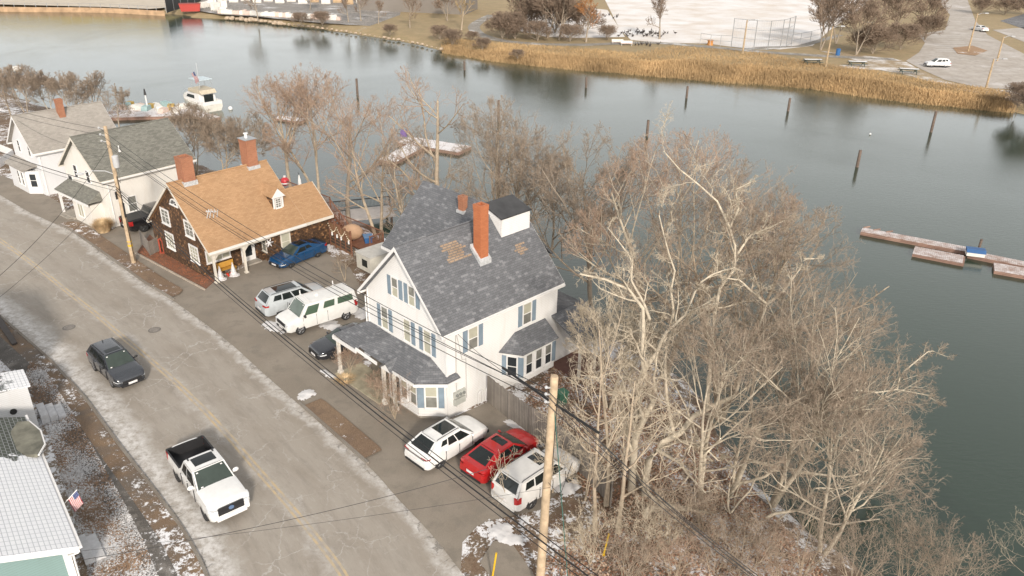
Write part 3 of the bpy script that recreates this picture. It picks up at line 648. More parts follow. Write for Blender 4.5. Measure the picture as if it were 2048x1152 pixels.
q = MB(); q.slab([(-3.4,.4,3.2), (2.6,.4,3.2), (2.9,-1.0,2.45), (-3.6,-1.0,2.45)], .1); q.slab([(2.6,.4,3.2), (2.9,.55,2.45), (2.9,-1.0,2.45)], .1); pr = q.build('porch_roof', SH_OLIVE, OL)
MB().box(-3.6, 2.9, -1.05, -.97, 2.2, 2.38).build('fascia', WHITE, pr)
MB().box(-3.3, -3.12, -.85, -.67, 0, 2.3).build('porch_post', WHITE, OL)
q = MB(); q.box(-3.4, -.95, -.9, .4, -.1, .2); q.box(-3.3, -1.4, -1.25, -.9, -.1, .1); q.build('porch_floor', FOUND, OL)
MB().obox((-2.0,.4,1.2), X1, F0, .9, 2.0, .005, .04).build('door', plain('dark door', (.10,.09,.08)), OL)
q = MB(); q.tube([(1.9,3.2,rz_(1.9)-.1), (1.9,3.2,rz_(1.9)+.5)], .05, 8); q.box(1.8,2.0,3.1,3.3,rz_(1.9)-.1,rz_(1.9)+.04); q.build('vent_pipe', WHITE, OL)
q = MB(); q.tube([(3.70,.75,4.3), (3.70,.75,.2)], .045, 8); q.build('downspout', WHITE, OL)

# ---- white house with pale roof, far left
PA = thing('white_pale_roof_house', 'white house with pale weathered roof and red brick chimney, farthest along the street', 'house', (-49.36, 76.45, 0), R_(-39.9))
HW, ZE, ZA = 3.25, 4.4, 7.6
mb = MB(); mb.extr([(-2.95,.4,-.3), (2.95,.4,-.3), (2.95,.4,rz_(2.95)-.13), (0,.4,ZA-.13), (-2.95,.4,rz_(2.95)-.13)], (0, 8.0, 0)); mb.build('wall', CLAPG, PA)
gable_roof(PA, HW, ZE, ZA, 0, 8.75, SH_PALE, .12, WHITE)
for cx in (-1.2, 1.3): window(PA, (cx,.4,4.3), X1, F0, .5, 1.1, pane=GLASS)
q = MB(); q.prism([(-3.0,.4), (-2.8,-.5), (1.2,-.5), (2.2,.4)], -.1, 2.35); q.build('bay_wall', CLAPG, PA)
q = MB(); q.slab([(-3.4,.4,3.0), (2.4,.4,3.0), (1.4,-.8,2.45), (-3.2,-.8,2.45)], .1); q.build('bay_roof', SH_PALE, PA)
for cx in (-.6, .35): window(PA, (cx,-.5,1.4), X1, F0, .42, 1.3, pane=GLASS)
d3 = Vector((1,.9,0)).normalized(); window(PA, (1.72,-.03,1.4), d3, (d3.y,-d3.x,0), .6, 1.3, pane=GLASS)
chimney(PA, .25, .8, 4.1, 4.7, 6.3, 8.6, BRICK)
q = MB(); q.tube([(2.98,.6,4.2), (2.98,.6,.1)], .045, 8); q.build('downspout', WHITE, PA)

# ---- teal house, bottom left, snow on the roof
SNOWSH = None
def snowroof(name, shingle, amt, sx):
    m, n, b = nodes(name); uv = coord(n, 'UV'); p = coord(n)
    t = N(n, 'ShaderNodeTexBrick', Scale=1.0); n.links.new(uv, t.inputs['Vector']); t.inputs['Brick Width'].default_value = .30; t.inputs['Row Height'].default_value = .19; t.inputs['Mortar Size'].default_value = .010
    t.inputs['Color1'].default_value = shingle+(1,); t.inputs['Color2'].default_value = sc(shingle, 1.5)+(1,); t.inputs['Mortar'].default_value = (.34,.35,.36,1)
    t2 = N(n, 'ShaderNodeTexBrick', Scale=1.0); n.links.new(uv, t2.inputs['Vector']); t2.inputs['Brick Width'].default_value = .30; t2.inputs['Row Height'].default_value = .19; t2.inputs['Mortar Size'].default_value = .016
    t2.inputs['Color1'].default_value = (.80,.81,.83,1); t2.inputs['Color2'].default_value = (.76,.77,.80,1); t2.inputs['Mortar'].default_value = (.50,.52,.55,1); t2.offset = 0; t2.offset_frequency = 1
    sp = n.nodes.new('ShaderNodeSeparateXYZ'); n.links.new(p, sp.inputs[0])
    g_ = mathn(n, 'ADD', mathn(n, 'MULTIPLY', mathn(n, 'SUBTRACT', sp.outputs[1], sx), .9), mathn(n, 'MULTIPLY', mathn(n, 'SUBTRACT', noise(n, p, 2.2, 6, .7), .5), 3.2))
    c = mix(n, ramp(n, g_, .0, .25), t2.outputs[0], t.outputs[0]); n.links.new(c, b.inputs['Base Color']); b.inputs['Roughness'].default_value = .8
    bump(n, b, mathn(n, 'MULTIPLY', t2.outputs['Fac'], -1.0), .5, .015); return m
TH = thing('teal_house', 'teal clapboard house with snow covered roof at the bottom left', 'house', (-17.9, 24.16, 0), R_(129))
SNR = snowroof('snowy roof shingles', (.055,.062,.05), .5, 7.3)
L_ = 11.4
# local x runs along the street side, local y away from it (roof rises with y)
for s in (0,):
    q = MB(); q.slab([(-.05,-.35,3.0), (L_,-.35,3.0), (L_,6.2,5.5), (-.05,6.2,5.5)], .1); q.slab([(-.05,12.7,3.0), (L_,12.7,3.0), (L_,6.2,5.5), (-.05,6.2,5.5)], .1)
    # mapped so that the bare shingles show at the far end
    m_rf = q.build('roof', SNR, TH)
n = SNR.node_tree
for nd_ in n.nodes:
    if nd_.type == 'SEPXYZ':
        for l in list(nd_.outputs[1].links): to = l.to_socket; n.links.remove(l); n.links.new(nd_.outputs[0], to)
mb = MB(); mb.extr([(.35,.1,-.2), (.35,12.3,-.2), (.35,12.3,2.95), (.35,6.2,5.3), (.35,.1,2.95)], (L_-.6, 0, 0)); mb.build('wall', TEAL, TH)
q = MB(); q.box(.22, .36, -.02, .26, 0, 2.9); q.box(.24, L_-.2, -.32, -.26, 2.7, 2.92); q.extr([(-.04,-.35,2.98), (-.04,6.2,5.48), (-.04,6.2,5.18), (-.04,-.35,2.68)], (.05,0,0)); q.box(0.02,.34,-.3,.1,2.6,2.68); q.build('trim', WHITE, TH)
q = MB(); q.box(-.05, L_+.2, -.47, -.36, 2.86, 2.97); q.tube([(.1,-.42,2.86), (.3,-.1,2.5), (.3,-.06,.1)], .045, 8); q.build('gutter', WHITE, TH)
window(TH, (.35,4.3,2.2), Y1, (-1,0,0), 1.5, 1.6, cols=3, wide=True, pane=SASHD, fw=.14); 
for cx in (1.6, 3.4, 5.6): window(TH, (cx,.1,1.6), X1, F0, .8, 1.3, pane=SASHD)
MB().obox((2.5,.1,1.1), X1, F0, .95, 2.1, .005, .05).build('door', WHITE, TH)
# octagonal bay with mossy roof
oc = [(7.3,-.10), (7.9,-.5), (9.1,-.55), (10.2,-.3), (10.5,.1), (10.5,.6), (7.3,.6)]
q = MB(); q.prism([(x*.97+.27, y+.12 if y < 0 else y) for x, y in oc], -.1, 3.12); q.build('bay_wall', CLAPG, TH)
MOSS = plain('mossy wet roofing', (.17,.165,.13), .75, .45, 1.4, .5)
q = MB(); q.prism([(7.15,-.2), (7.85,-.6), (9.15,-.66), (10.35,-.38), (10.6,.05), (9.9,.45), (9.0,.62), (8.1,.5), (7.4,.2)], 3.13, 3.32); q.build('bay_roof', MOSS, TH)
q = MB(); q.tube([(7.12,-.25,3.26), (7.85,-.65,3.26), (9.16,-.71,3.26), (10.38,-.42,3.26)], .05, 6); q.build('gutter', WHITE, TH)
for a, b_ in (((7.35,.02), (7.93,-.38)), ((7.93,-.38), (9.1,-.43)), ((9.1,-.43), (10.16,-.18))):
    a = Vector(a+(0,)); b_ = Vector(b_+(0,)); d = (b_-a).normalized(); c = (a+b_)/2; window(TH, (c.x,c.y,1.9), d, (d.y,-d.x,0), .5, 1.4, pane=SASHD)
# ---- grey white house further up, only its corner shows
NB = thing('grey_white_house', 'pale grey house corner with round black vent at the left edge', 'house', (-26.2, 36.2, 0), R_(129))
q = MB(); q.box(.0, 1.6, .15, 3.2, -.1, 3.0); q.build('entry_wall', CLAPG, NB)
q = MB(); q.tube([(-.01,1.1,1.7), (-.06,1.1,1.7)], .17, 16); q.build('vent', BLACK, NB)
q = MB(); q.slab([(-.1,.0,3.0), (2.0,.0,3.0), (2.0,3.6,3.5), (-.1,3.6,3.5)], .08); q.build('entry_roof', snowroof('ribbed snowy roof', (.10,.11,.11), .5, -99 if False else 1.0), NB)
mb = MB(); mb.extr([(2.0,1.2,-.2), (2.0,8,-.2), (2.0,8,5.2), (2.0,4.5,6.6), (2.0,1.2,5.2)], (8, 0, 0)); mb.build('wall', CLAPG, NB)
q = MB(); q.slab([(1.7,.85,5.1), (10.2,.85,5.1), (10.2,4.6,6.8), (1.7,4.6,6.8)], .1); q.slab([(1.7,8.4,5.1), (10.2,8.4,5.1), (10.2,4.6,6.8), (1.7,4.6,6.8)], .1); q.build('roof', SH_PALE, NB)

# ------------------------------------------------------------------ vehicles
def paint(name, c, rough=.22):
    return plain(name, c, rough, .06, 3, coat=.9)
CGL = plain('tinted car glass', (.014,.018,.018), .06, .1); CGL2 = plain('green car glass', (.045,.060,.052), .07, .2, 1.2)
TYRE = plain('tyre rubber', (.022,.022,.022), .85, .2, 8); RIM = plain('alloy rim', (.30,.30,.31), .35, .1, metal=.7); RIMD = plain('dark rim', (.05,.05,.052), .4, .1, metal=.4)
TRIMB = plain('black plastic trim', (.022,.022,.024), .6, .1); LAMP = plain('headlamp glass', (.62,.64,.66), .12, .1); RED = plain('tail lamp red', (.36,.02,.02), .2, .1); PLATE = plain('licence plate', (.72,.70,.70), .5, .1)
def rearch(x, zb, wx, R):
    for c in wx:
        d = abs(x-c)
        if d < R: return max(zb, math.sqrt(R*R-d*d)+.02)
    return zb
def make_car(name, label, cat, p, group=None):
    L, W, H = p['L'], p['W'], p['H']; hw = W/2; pm = p['paint']; t = thing(name, label, cat, group=group)
    R = p.get('R', .34); wx = (L/2-p['fo'], L/2-p['fo']-p['wb']); zb = p.get('zb', .26)
    prof = sorted(p['top']); px_, pz_ = [a for a, _ in prof], [b for _, b in prof]
    bed = p.get('bed')
    xs_ = sorted(set([round(-L/2+L*i/44, 3) for i in range(45)]+[wx[0]+R*1.16*k for k in (-1, -.7, .7, 1)]+[wx[1]+R*1.16*k for k in (-1, -.7, .7, 1)]))
    if bed: xs_ = sorted(xs_+[bed[0]-.005, bed[0]+.005, bed[1]-.005, bed[1]+.005])
    rf, rr_ = p.get('rf', .55), p.get('rrr', .35); V = []; ns = 11
    for x in xs_:
        # plan taper at the ends
        a = max(0, (x-(L/2-rf))/rf); c = max(0, (-L/2+rr_-x)/rr_)
        wd = hw*(1-p.get('tf', .20)*a**2.4-.12*c**2.4); e = max(a, c)
        zt = float(np.interp(x, px_, pz_)); zz = rearch(x, zb+.10*e**2, wx, R*1.16); bulge = .028 if zz > zb+.15*e+.05 else 0
        sh = p.get('sh', .88); zm = zb+(zt-zb)*.55
        isbed = bed and bed[0] <= x <= bed[1]
        pts = [(wd*.95, max(zz, zb)), (wd*.985+bulge, max(zz+.02, zb+(zt-zb)*.22)), (wd+bulge, max(zz+.05, zm)), (wd*.985, max(zz+.07, zb+(zt-zb)*.80)), (wd*.955, max(zz+.08, zt-.035)), (wd*sh, zt)]
        if isbed: pts = pts[:5]+[(wd*.93, zt)]+[(wd*.90, zt+.01), (wd*.89, p['bedz']), (0, p['bedz'])]
        else: pts += [(wd*.70, zt+p.get('crown', .03)*.55), (wd*.38, zt+p.get('crown', .03)*.9), (0, zt+p.get('crown', .03))]
        V += [(x, -y, z) for y, z in pts]+[(x, y, z) for y, z in pts[:-1][::-1]]
    k = 17; mb = MB(); n_ = len(xs_); F = []; M_ = []
    for i in range(n_-1):
        for j in range(k-1):
            F.append((i*k+j, (i+1)*k+j, (i+1)*k+j+1, i*k+j+1)); xm = (xs_[i]+xs_[i+1])/2
            M_.append(1 if (bed and bed[0]-.004 < xm < bed[1]+.004 and 5 <= j <= 10) or (p.get('clad') and (j in (0, 15))) else 0)
    F.append(tuple(range(k))); M_.append(0); F.append(tuple((n_-1)*k+j for j in range(k))[::-1]); M_.append(0)
    mb.v = V; mb.f = F; mb.m = M_; body = mb.build('body', [pm, TRIMB], t, smooth=38, uv=False)
    # floor
    q = MB(); q.box(-L/2+.25, L/2-.25, -hw*.80, hw*.80, zb-.04, min(.55, zb+.28)); q.build('underbody', TRIMB, t)
    # cabin
    zt_ = lambda x: float(np.interp(x, px_, pz_))
    x0, x1, x2, x3 = p['cab']; wb_, wt = hw*p.get('cb', .93), hw*p.get('ct', .74); zr = H; dz = .015
    zf, zk = zt_(x0)-dz, zt_(x3)-dz
    A = lambda s: Vector((x0, s*wb_*.96, zf)); B = lambda s: Vector((x1, s*wt, zr-.045)); C_ = lambda s: Vector((x2, s*wt, zr-.06-p.get('drop', 0))); D_ = lambda s: Vector((x3, s*wb_*.95, zk))
    zbelt = p['belt']
    def bil(a, b, c, d, n, bl):
        def f(u, v):
            q = a*(1-u)*(1-v)+b*u*(1-v)+c*u*v+d*(1-u)*v
            return q+n*(bl*16*u*(1-u)*v*(1-v)*.5+bl*4*(u*(1-u))*.5)
        return f
    def side(s):
        # quadrilateral between belt line and roof edge
        a, b = Vector((x3, s*wb_, zk)), Vector((x0, s*wb_, zf)); c, d = B(s), C_(s)
        return bil(a, b, c, d, Vector((0, s, .15)), .03)
    fr = bil(A(-1), A(1), B(1), B(-1), Vector((.8, 0, .6)), p.get('wbul', .07)); bk = bil(D_(-1), D_(1), C_(1), C_(-1), Vector((-.9, 0, .4)), .04)
    def rfn(u, v):
        q = B(-1).lerp(B(1), u).lerp(C_(-1).lerp(C_(1), u), v); q.z += .055*(1-(2*u-1)**4)*(1-.35*(2*v-1)**2); return q
    cb = MB(); cb.grid(lambda u, v: side(-1)(u, v), 6, 4); cb.grid(lambda u, v: side(1)(u, v), 6, 4, flip=True); cb.grid(fr, 6, 4); cb.grid(bk, 6, 4, flip=True); cb.grid(rfn, 8, 8)
    cab = cb.build('cabin', pm, t, smooth=40, uv=False)
    def pane(nm, fn, poly, n, off, mat, par=t, k=5):
        # poly: list of four (u,v) corners
        a, b, c, d = [Vector((*q, 0)) for q in poly]
        q = MB(); q.grid(lambda u, v: (lambda w_: Vector(fn(w_.x, w_.y))+Vector(n)*off)(a*(1-u)*(1-v)+b*u*(1-v)+c*u*v+d*(1-u)*v), k, k)
        vs = list(q.v); nb = len(vs); q.v += [tuple(Vector(v)-Vector(n)*(off+.02)) for v in vs]
        q.f += [tuple(i+nb for i in f)[::-1] for f in q.f]; q.m = [0]*len(q.f)
        return q.build(nm, mat, par, smooth=40, uv=False)
    wind = pane('windshield', fr, [(.03,.03), (.97,.03), (.95,.95), (.05,.95)], (.75,0,.66), .008, p.get('gl', CGL2))
    if p.get('stick'):
        for uv_ in ((.12,.85), (.14,.10), (.86,.85)):
            pane('sticker', fr, [(uv_[0]-.03,uv_[1]-.03), (uv_[0]+.03,uv_[1]-.03), (uv_[0]+.03,uv_[1]+.03), (uv_[0]-.03,uv_[1]+.03)], (.75,0,.66), .013, PLATE, wind, 1)
    pane('wiper', fr, [(.12,.035), (.80,.10), (.80,.125), (.12,.06)], (.75,0,.66), .02, TRIMB, wind, 1)
    if p.get('rearglass', True): pane('rear_window', bk, p.get('rg', [(.08,.22), (.92,.22), (.90,.93), (.10,.93)]), (-.85,0,.5), .008, p.get('glr', CGL))
    for s in (-1, 1):
        for (u0, u1, v0, vt) in p['sw']:
            du = p.get('slope', .0)
            pane('side_window', side(s), [(u0,v0), (u1,v0), (u1+du*0, vt), (u0, vt)], (0,s,.15), .008, p.get('gls', CGL))
        mx = x0-.32; q = MB(); q.sphere((mx, s*(wb_+.16), zt_(x0)+.10), .11*p.get('ms',1), 8, 5, sq=(.6,1.05,.75)); q.box(mx-.02, mx+.05, min(s*wb_*.97, s*(wb_+.1)), max(s*wb_*.97, s*(wb_+.1)), zt_(x0)+.03, zt_(x0)+.08)
        q.build('mirror', p.get('mm', pm), t, smooth=60)
    for a in p.get('sun', []):
        pane('sunroof', rfn, [(a[0],a[1]), (1-a[0],a[1]), (1-a[0],a[2]), (a[0],a[2])], (0,0,1), .008, CGL)
    if p.get('rail'):
        for s in (0, 1):
            pts = [Vector(rfn(.05+.90*s, v))+Vector((0,0,.045 if .05 < v < .95 else 0)) for v in (.04,.08,.3,.6,.92,.97)]
            q = MB(); q.tube(pts, .018, 6); q.build('roof_rail', p.get('railm', TRIMB), t)
    # wheels
    for x in wx:
        for s in (-1, 1):
            q = MB(); tw = .22; y0 = s*(hw-tw+.0); prof_ = [(R*.62, 0), (R*.93, .0), (R, .03), (R, tw-.03), (R*.93, tw), (R*.62, tw-.01)]
            q.tube([(x, y0+s*a, R) for _, a in prof_], [r for r, _ in prof_], 22); wl = q.build('wheel', TYRE, t, smooth=35, uv=False)
            q = MB(); ye = y0+s*(tw-.015)
            for i in range(5):
                an = i*2*math.pi/5+.3
                for da in (-.16, .16): q.tube([(x+math.cos(an)*.04, ye+s*.012, R+math.sin(an)*.04), (x+math.cos(an+da)*R*.6, ye+s*.006, R+math.sin(an+da)*R*.6)], .022, 4)
            q.tube([(x, ye-.01, R), (x, ye+s*.025, R)], .06, 8)
            ring = [(x+math.cos(i*math.pi/9)*R*.62, ye+s*.004, R+math.sin(i*math.pi/9)*R*.62) for i in range(19)]; q.tube(ring, .018, 4)
            q.build('rim', p.get('rim', RIM), wl, uv=False)
    # lamps, plates, grille, bumpers
    xf, xr = L/2, -L/2; zf_ = zt_(L/2-.1); zq = zt_(-L/2+.1)
    def tapered(x, s, o=0): 
        a = max(0, (x-(L/2-rf))/rf); c = max(0, (-L/2+rr_-x)/rr_); return s*(hw*(1-p.get('tf', .20)*a**2.4-.12*c**2.4)+o)
    hz = p.get('hz', zf_-.14); lh = p.get('lh', .13)
    for s in (-1, 1):
        xs2 = (xf-.45, xf-.25, xf-.10, xf-.02); q = MB(); P_ = [(x, tapered(x, s, .008)) for x in xs2]+[(xf+.015, s*hw*.55)]
        v = [(x, y, hz+lh*(.5-.12*i)) for i, (x, y) in enumerate(P_)]+[(x, y, hz-lh*(.35+.03*i)) for i, (x, y) in enumerate(P_)][::-1]
        inn = [(a-.06, b*.9, c) for a, b, c in v]; q.add(v+inn, [tuple(range(10))]+[(i, (i+1) % 10, (i+1) % 10+10, i+10) for i in range(10)]); q.build('headlight', LAMP, t, uv=False)
        th_ = p.get('tl', (.16, .42)); tz = p.get('tz', zq-.16)
        xs3 = (xr+.30, xr+.15, xr+.04); P_ = [(x, tapered(x, s, .008)) for x in xs3]+[(xr-.012, s*(hw*.87-th_[1]*.6))]
        v = [(x, y, tz+th_[0]/2) for x, y in P_]+[(x, y, tz-th_[0]/2) for x, y in P_][::-1]; inn = [(a+.06, b*.9, c) for a, b, c in v]
        q = MB(); q.add(v+inn, [tuple(range(8))]+[(i, (i+1) % 8, (i+1) % 8+8, i+8) for i in range(8)]); q.build('tail_light', RED, t, uv=False)
    gh = p.get('gh', .16); q = MB(); q.box(xf-.05, xf+.03, -hw*.62, hw*.62, hz-gh, hz+gh*.25)
    for i in range(4): q.box(xf+.03, xf+.04, -hw*.6, hw*.6, hz-.14+i*.045, hz-.125+i*.045)
    q.build('grille', p.get('grm', TRIMB), t)
    q = MB(); q.box(xf-.06, xf+.045, -hw*.72, hw*.72, zb+.02, zb+.17); q.build('bumper', p.get('bm') or TRIMB, t); q = MB(); q.box(xr-.035, xr+.06, -hw*.78, hw*.78, zb+.02, zb+.15); q.build('bumper', p.get('bm', TRIMB), t)
    q = MB(); q.box(xf+.045, xf+.06, -.26, .26, zb+.12, zb+.26); q.build('licence_plate', PLATE, t)
    q = MB(); q.box(xr-.05, xr-.035, -.26, .26, p.get('pz', zb+.40)-.07, p.get('pz', zb+.40)+.07); q.build('licence_plate', PLATE, t)
    for s in (-1, 1):
        for hx in p.get('handles', ()): MB().box(hx-.09, hx+.09, s*hw-.03, s*hw+.02, p['belt']-.12, p['belt']-.085).build('door_handle', p.get('hm', pm), t)
    for s in (-1, 1):
        for hx in p.get('gaps', ()): MB().box(hx-.007, hx+.007, s*hw-.03, s*hw+.006, zb+.1, p['belt']-.06).build('door_seam', TRIMB, t)
    if p.get('extra'): p['extra'](t, p, rfn)
    return t
def place(t, W, front, rear, side, z=.012):
    a, b = G(*front), G(*rear); d = (a-b); d.z = 0; d.normalize(); left = Vector((-d.y, d.x, 0))
    mid = (a+b)/2; c = mid+(left if side == 'R' else -left)*(W/2-.03)
    return c, math.atan2(d.y, d.x)
def put(t, p, front, rear, side, z=.016):
    c, rz = place(t, p['W'], front, rear, side); d = Vector((math.cos(rz), math.sin(rz), 0)); off = p['L']/2-p['fo']-p['wb']/2
    t.location = (c.x-d.x*off, c.y-d.y*off, z); t.rotation_euler = (0, 0, rz)
SW5 = [(.10,.36,.30,.90), (.39,.62,.24,.90), (.65,.93,.20,.86)]
suv = dict(L=4.70, W=1.87, H=1.68, wb=2.70, fo=.93, R=.35, belt=1.02, top=[(-2.35,.80), (-2.30,1.0), (-1.9,1.05), (.75,1.06), (1.0,1.04), (1.7,.98), (2.15,.90), (2.35,.62)], cab=(1.05,.25,-1.75,-2.28), ct=.72,
    sw=[(.13,.32,.34,.88), (.35,.58,.22,.90), (.61,.93,.12,.88)], paint=None, clad=True, handles=(.15,-.85), gaps=(.9,-.05,-1.0))
p = dict(suv, paint=paint('dark slate car paint', (.030,.034,.042), .25), sun=[(.18,.08,.30)], rail=True, stick=True, bm=TRIMB, gl=CGL2, lh=.07, mm=TRIMB)
crv = make_car('suv', 'dark slate SUV driving down the far lane of the road', 'car', p); put(crv, p, (226,776), (190,742), 'R')
q = MB(); q.extr([(-1.6,-.01,1.66), (-1.42,-.01,1.72), (-1.6,-.01,1.80)], (0,.02,0)); q.build('antenna', TRIMB, crv)
# pickup
pk = dict(L=5.90, W=2.03, H=1.95, wb=3.69, fo=1.0, R=.41, zb=.40, belt=1.28, top=[(-2.95,1.28), (-.72,1.30), (-.6,1.30), (1.05,1.30), (1.2,1.30), (2.1,1.25), (2.75,1.16), (2.95,.82)], cab=(1.30,.52,-.62,-.90), ct=.78, cb=.95,
    bed=(-2.86,-.96), bedz=.72, sw=[(.10,.44,.16,.88), (.48,.92,.10,.86)], paint=paint('white truck paint', (.74,.74,.73), .25), sun=[(.16,.22,.86)], stick=True, crown=.06, rf=.35, tf=.12, hz=1.02, lh=.28, gh=.30, handles=(.1,-.5), gaps=(1.0,.15,-.7,), tz=1.05, tl=(.40,.12), rg=[(.10,.3), (.90,.3), (.88,.9), (.12,.9)], ms=1.5, pz=.75, bm=None, rrr=.1)
def pkx(t, p, rfn):
    q = MB(); q.box(-2.95, -2.85, -.96, .96, 1.27, 1.315); q.box(-2.86, -.95, -1.0, -.91, 1.30, 1.325); q.box(-2.86, -.95, .91, 1.0, 1.30, 1.325); q.build('bed_rail', TRIMB, t)
    q = MB(); q.tube([(2.96,-.0,.98), (2.99,0,.98)], .10, 16); e = q.build('badge', plain('blue badge', (.10,.16,.28), .3), t); e.scale = (1,1.3,1); e.location = (0.03,0,.0)
    q = MB()
    for i in range(5): q.box(2.95, 2.975, -.6, .6, .85+i*.07, .875+i*.07)
    q.build('grille_bar', plain('dark chrome', (.12,.12,.12), .3, metal=.8), t)
    for s in (-1, 1): 
        q = MB(); q.box(-.62, -.42, s*.62-.03, s*.62+.03, 1.92, 1.97); q.build('roof_cleat', TRIMB, t)
p = dict(pk, extra=pkx, bm=WHITE, rim=RIMD)
tr = make_car('pickup_truck', 'white pickup truck with black open bed and dark sunroof on the road', 'pickup', p); put(tr, p, (412,1042), (355,962), 'R')
# black pickup between the houses
p = dict(pk, paint=paint('black truck paint', (.012,.012,.014), .2), sun=[], rim=RIMD, stick=False, bm=TRIMB)
bt = make_car('pickup_truck', 'black pickup truck with covered bed parked between white and brown houses', 'pickup', p)
d = Vector((math.cos(R_(51)), math.sin(R_(51)), 0)); c = G(288,465)+d*(3.69/2)+Vector((-d.y, d.x, 0))*1.0; bt.location = (c.x, c.y, .016); bt.rotation_euler = (0, 0, R_(51))
MB().box(-2.9, -.96, -.93, .93, 1.325, 1.36).build('bed_cover', plain('black vinyl cover', (.02,.02,.022), .5), bt)
# blue sedan
sed = dict(L=4.88, W=1.84, H=1.44, wb=2.82, fo=.97, R=.34, zb=.22, belt=.93, top=[(-2.44,.72), (-2.40,.98), (-2.0,1.04), (-1.5,1.02), (.6,.96), (1.1,.93), (1.8,.84), (2.25,.74), (2.44,.48)], cab=(1.15,.25,-.85,-1.85), ct=.66, cb=.90,
    sw=[(.27,.52,.30,.86), (.55,.90,.16,.84)], handles=(.2,-.75), gaps=(1.0,.05,-.95), tz=.86, lh=.10, wbul=.08)
p = dict(sed, paint=paint('blue car paint', (.008,.055,.145), .18), sun=[(.16,.10,.80)], rim=RIMD, mm=TRIMB)
bl = make_car('sedan', 'bright blue sedan parked beside the brown shingle house', 'car', p); put(bl, p, (581,537), (639,514), 'L')
q = MB(); q.box(-2.40, -2.15, -.75, .75, 1.05, 1.08); q.build('spoiler', TRIMB, bl)
# van
van = dict(L=5.50, W=2.0, H=2.12, wb=3.50, fo=.95, R=.37, zb=.36, belt=1.30, top=[(-2.75,1.20), (-2.70,1.30), (1.6,1.30), (1.75,1.27), (2.45,1.10), (2.66,.98), (2.75,.72)], cab=(1.78,1.15,-2.55,-2.72), ct=.82, cb=.97, wbul=.05,
    sw=[(.07,.36,.26,.80), (.42,.62,.26,.80), (.72,.94,.10,.80)], paint=paint('white van paint', (.72,.72,.70), .3), gls=plain('green tinted van glass', (.07,.11,.075), .1), gl=plain('green tinted windscreen', (.10,.13,.11), .1), handles=(1.0,), gaps=(1.55,.55,-.3), hz=.88, lh=.16, rf=.3, tf=.08, tz=1.15, tl=(.45,.1), mm=TRIMB, rim=RIM, bm=TRIMB, stick=True, ms=1.4)
def vanx(t, p, rfn):
    for x in (.8, -1.75):
        q = MB(); q.box(x-.03, x+.03, -.85, .85, 2.16, 2.20)
        for s in (-1, 1): q.box(x-.03, x+.03, s*.82-.03, s*.82+.03, 2.02, 2.42 if s < 0 else 2.22)
        q.build('roof_rack', WHITE, t)
    q = MB(); q.box(-.1, .1, -.1, .1, 2.12, 2.28); q.build('roof_vent', WHITE, t)
p = dict(van, extra=vanx)
vn = make_car('passenger_van', 'white passenger van with roof racks and green tinted windows', 'van', p); put(vn, p, (605,669), (691,641), 'L')
# silver suv
p = dict(suv, L=5.15, W=2.0, H=1.75, wb=3.10, fo=.88, R=.38, top=[(-2.57,.80), (-2.52,1.06), (-2.0,1.10), (.75,1.10), (1.2,1.08), (1.9,1.02), (2.35,.95), (2.57,.65)], cab=(1.35,.45,-1.95,-2.48), belt=1.06, paint=paint('silver car paint', (.44,.47,.49), .25), clad=False, sun=[(.14,.12,.78)], rail=True, rim=RIMD, tl=(.10,.5), tz=1.02, gaps=(1.1,.1,-.9), handles=(.3,-.75))
sv = make_car('suv', 'silver SUV with black glass roof parked beside the white van', 'car', p)
d = (G(691,641)-G(605,669)); d.z = 0; d.normalize(); a = G(563,634); c = a+d*(3.1/2)+Vector((-d.y, d.x, 0))*.97; sv.location = (c.x+d.x*(-.13), c.y, .016); sv.rotation_euler = (0, 0, math.atan2(d.y, d.x))
# black sedan under the porch
p = dict(sed, paint=paint('black car paint', (.022,.024,.03), .15), rim=RIMD, L=4.75)
bs = make_car('sedan', 'black sedan parked with its bonnet out from under the porch roof of the white house', 'car', p)
a = G(668,722); c = a+d*(2.82/2)+Vector((-d.y, d.x, 0))*.90; bs.location = (c.x+d.x*.0, c.y+.1, .016); bs.rotation_euler = (0, 0, math.atan2(-d.y, -d.x))
# white suv by the bay
mac = dict(suv, L=4.72, W=1.94, H=1.62, wb=2.81, fo=.93, R=.37, belt=.98, top=[(-2.36,.75), (-2.28,1.0), (-1.8,1.04), (.75,1.0), (1.1,.98), (1.75,.92), (2.2,.80), (2.36,.52)], cab=(1.15,.30,-1.35,-2.22), ct=.68, drop=.05, rf=.8, tf=.34, sw=[(.24,.40,.42,.84), (.43,.64,.22,.88), (.66,.92,.14,.86)], crown=.05)
def macx(t, p, rfn):
    q = MB(); pts = [(-2.30,y,1.0-.02*abs(y)) for y in np.linspace(-.8,.8,9)]; q.tube([(x-.07, y, .93) for x, y, z in pts], .035, 6); q.build('light_bar', plain('smoked light bar', (.16,.15,.15), .15), t)
    for s in (-1,1):
        q = MB(); q.tube([(-2.40, s*.55, .36), (-2.30, s*.55, .36)], .06, 8); q.build('exhaust', DARKM, t)
p = dict(mac, paint=paint('glossy white car paint', (.76,.76,.75), .2), clad=False, sun=[(.15,.08,.66)], rail=True, rim=RIMD, extra=macx, tl=(.05,.5), tz=.93, glr=CGL)
mc = make_car('suv', 'glossy white SUV with glass roof parked nearest the corner bay window', 'car', p); put(mc, p, (959,891), (881,937), 'R')
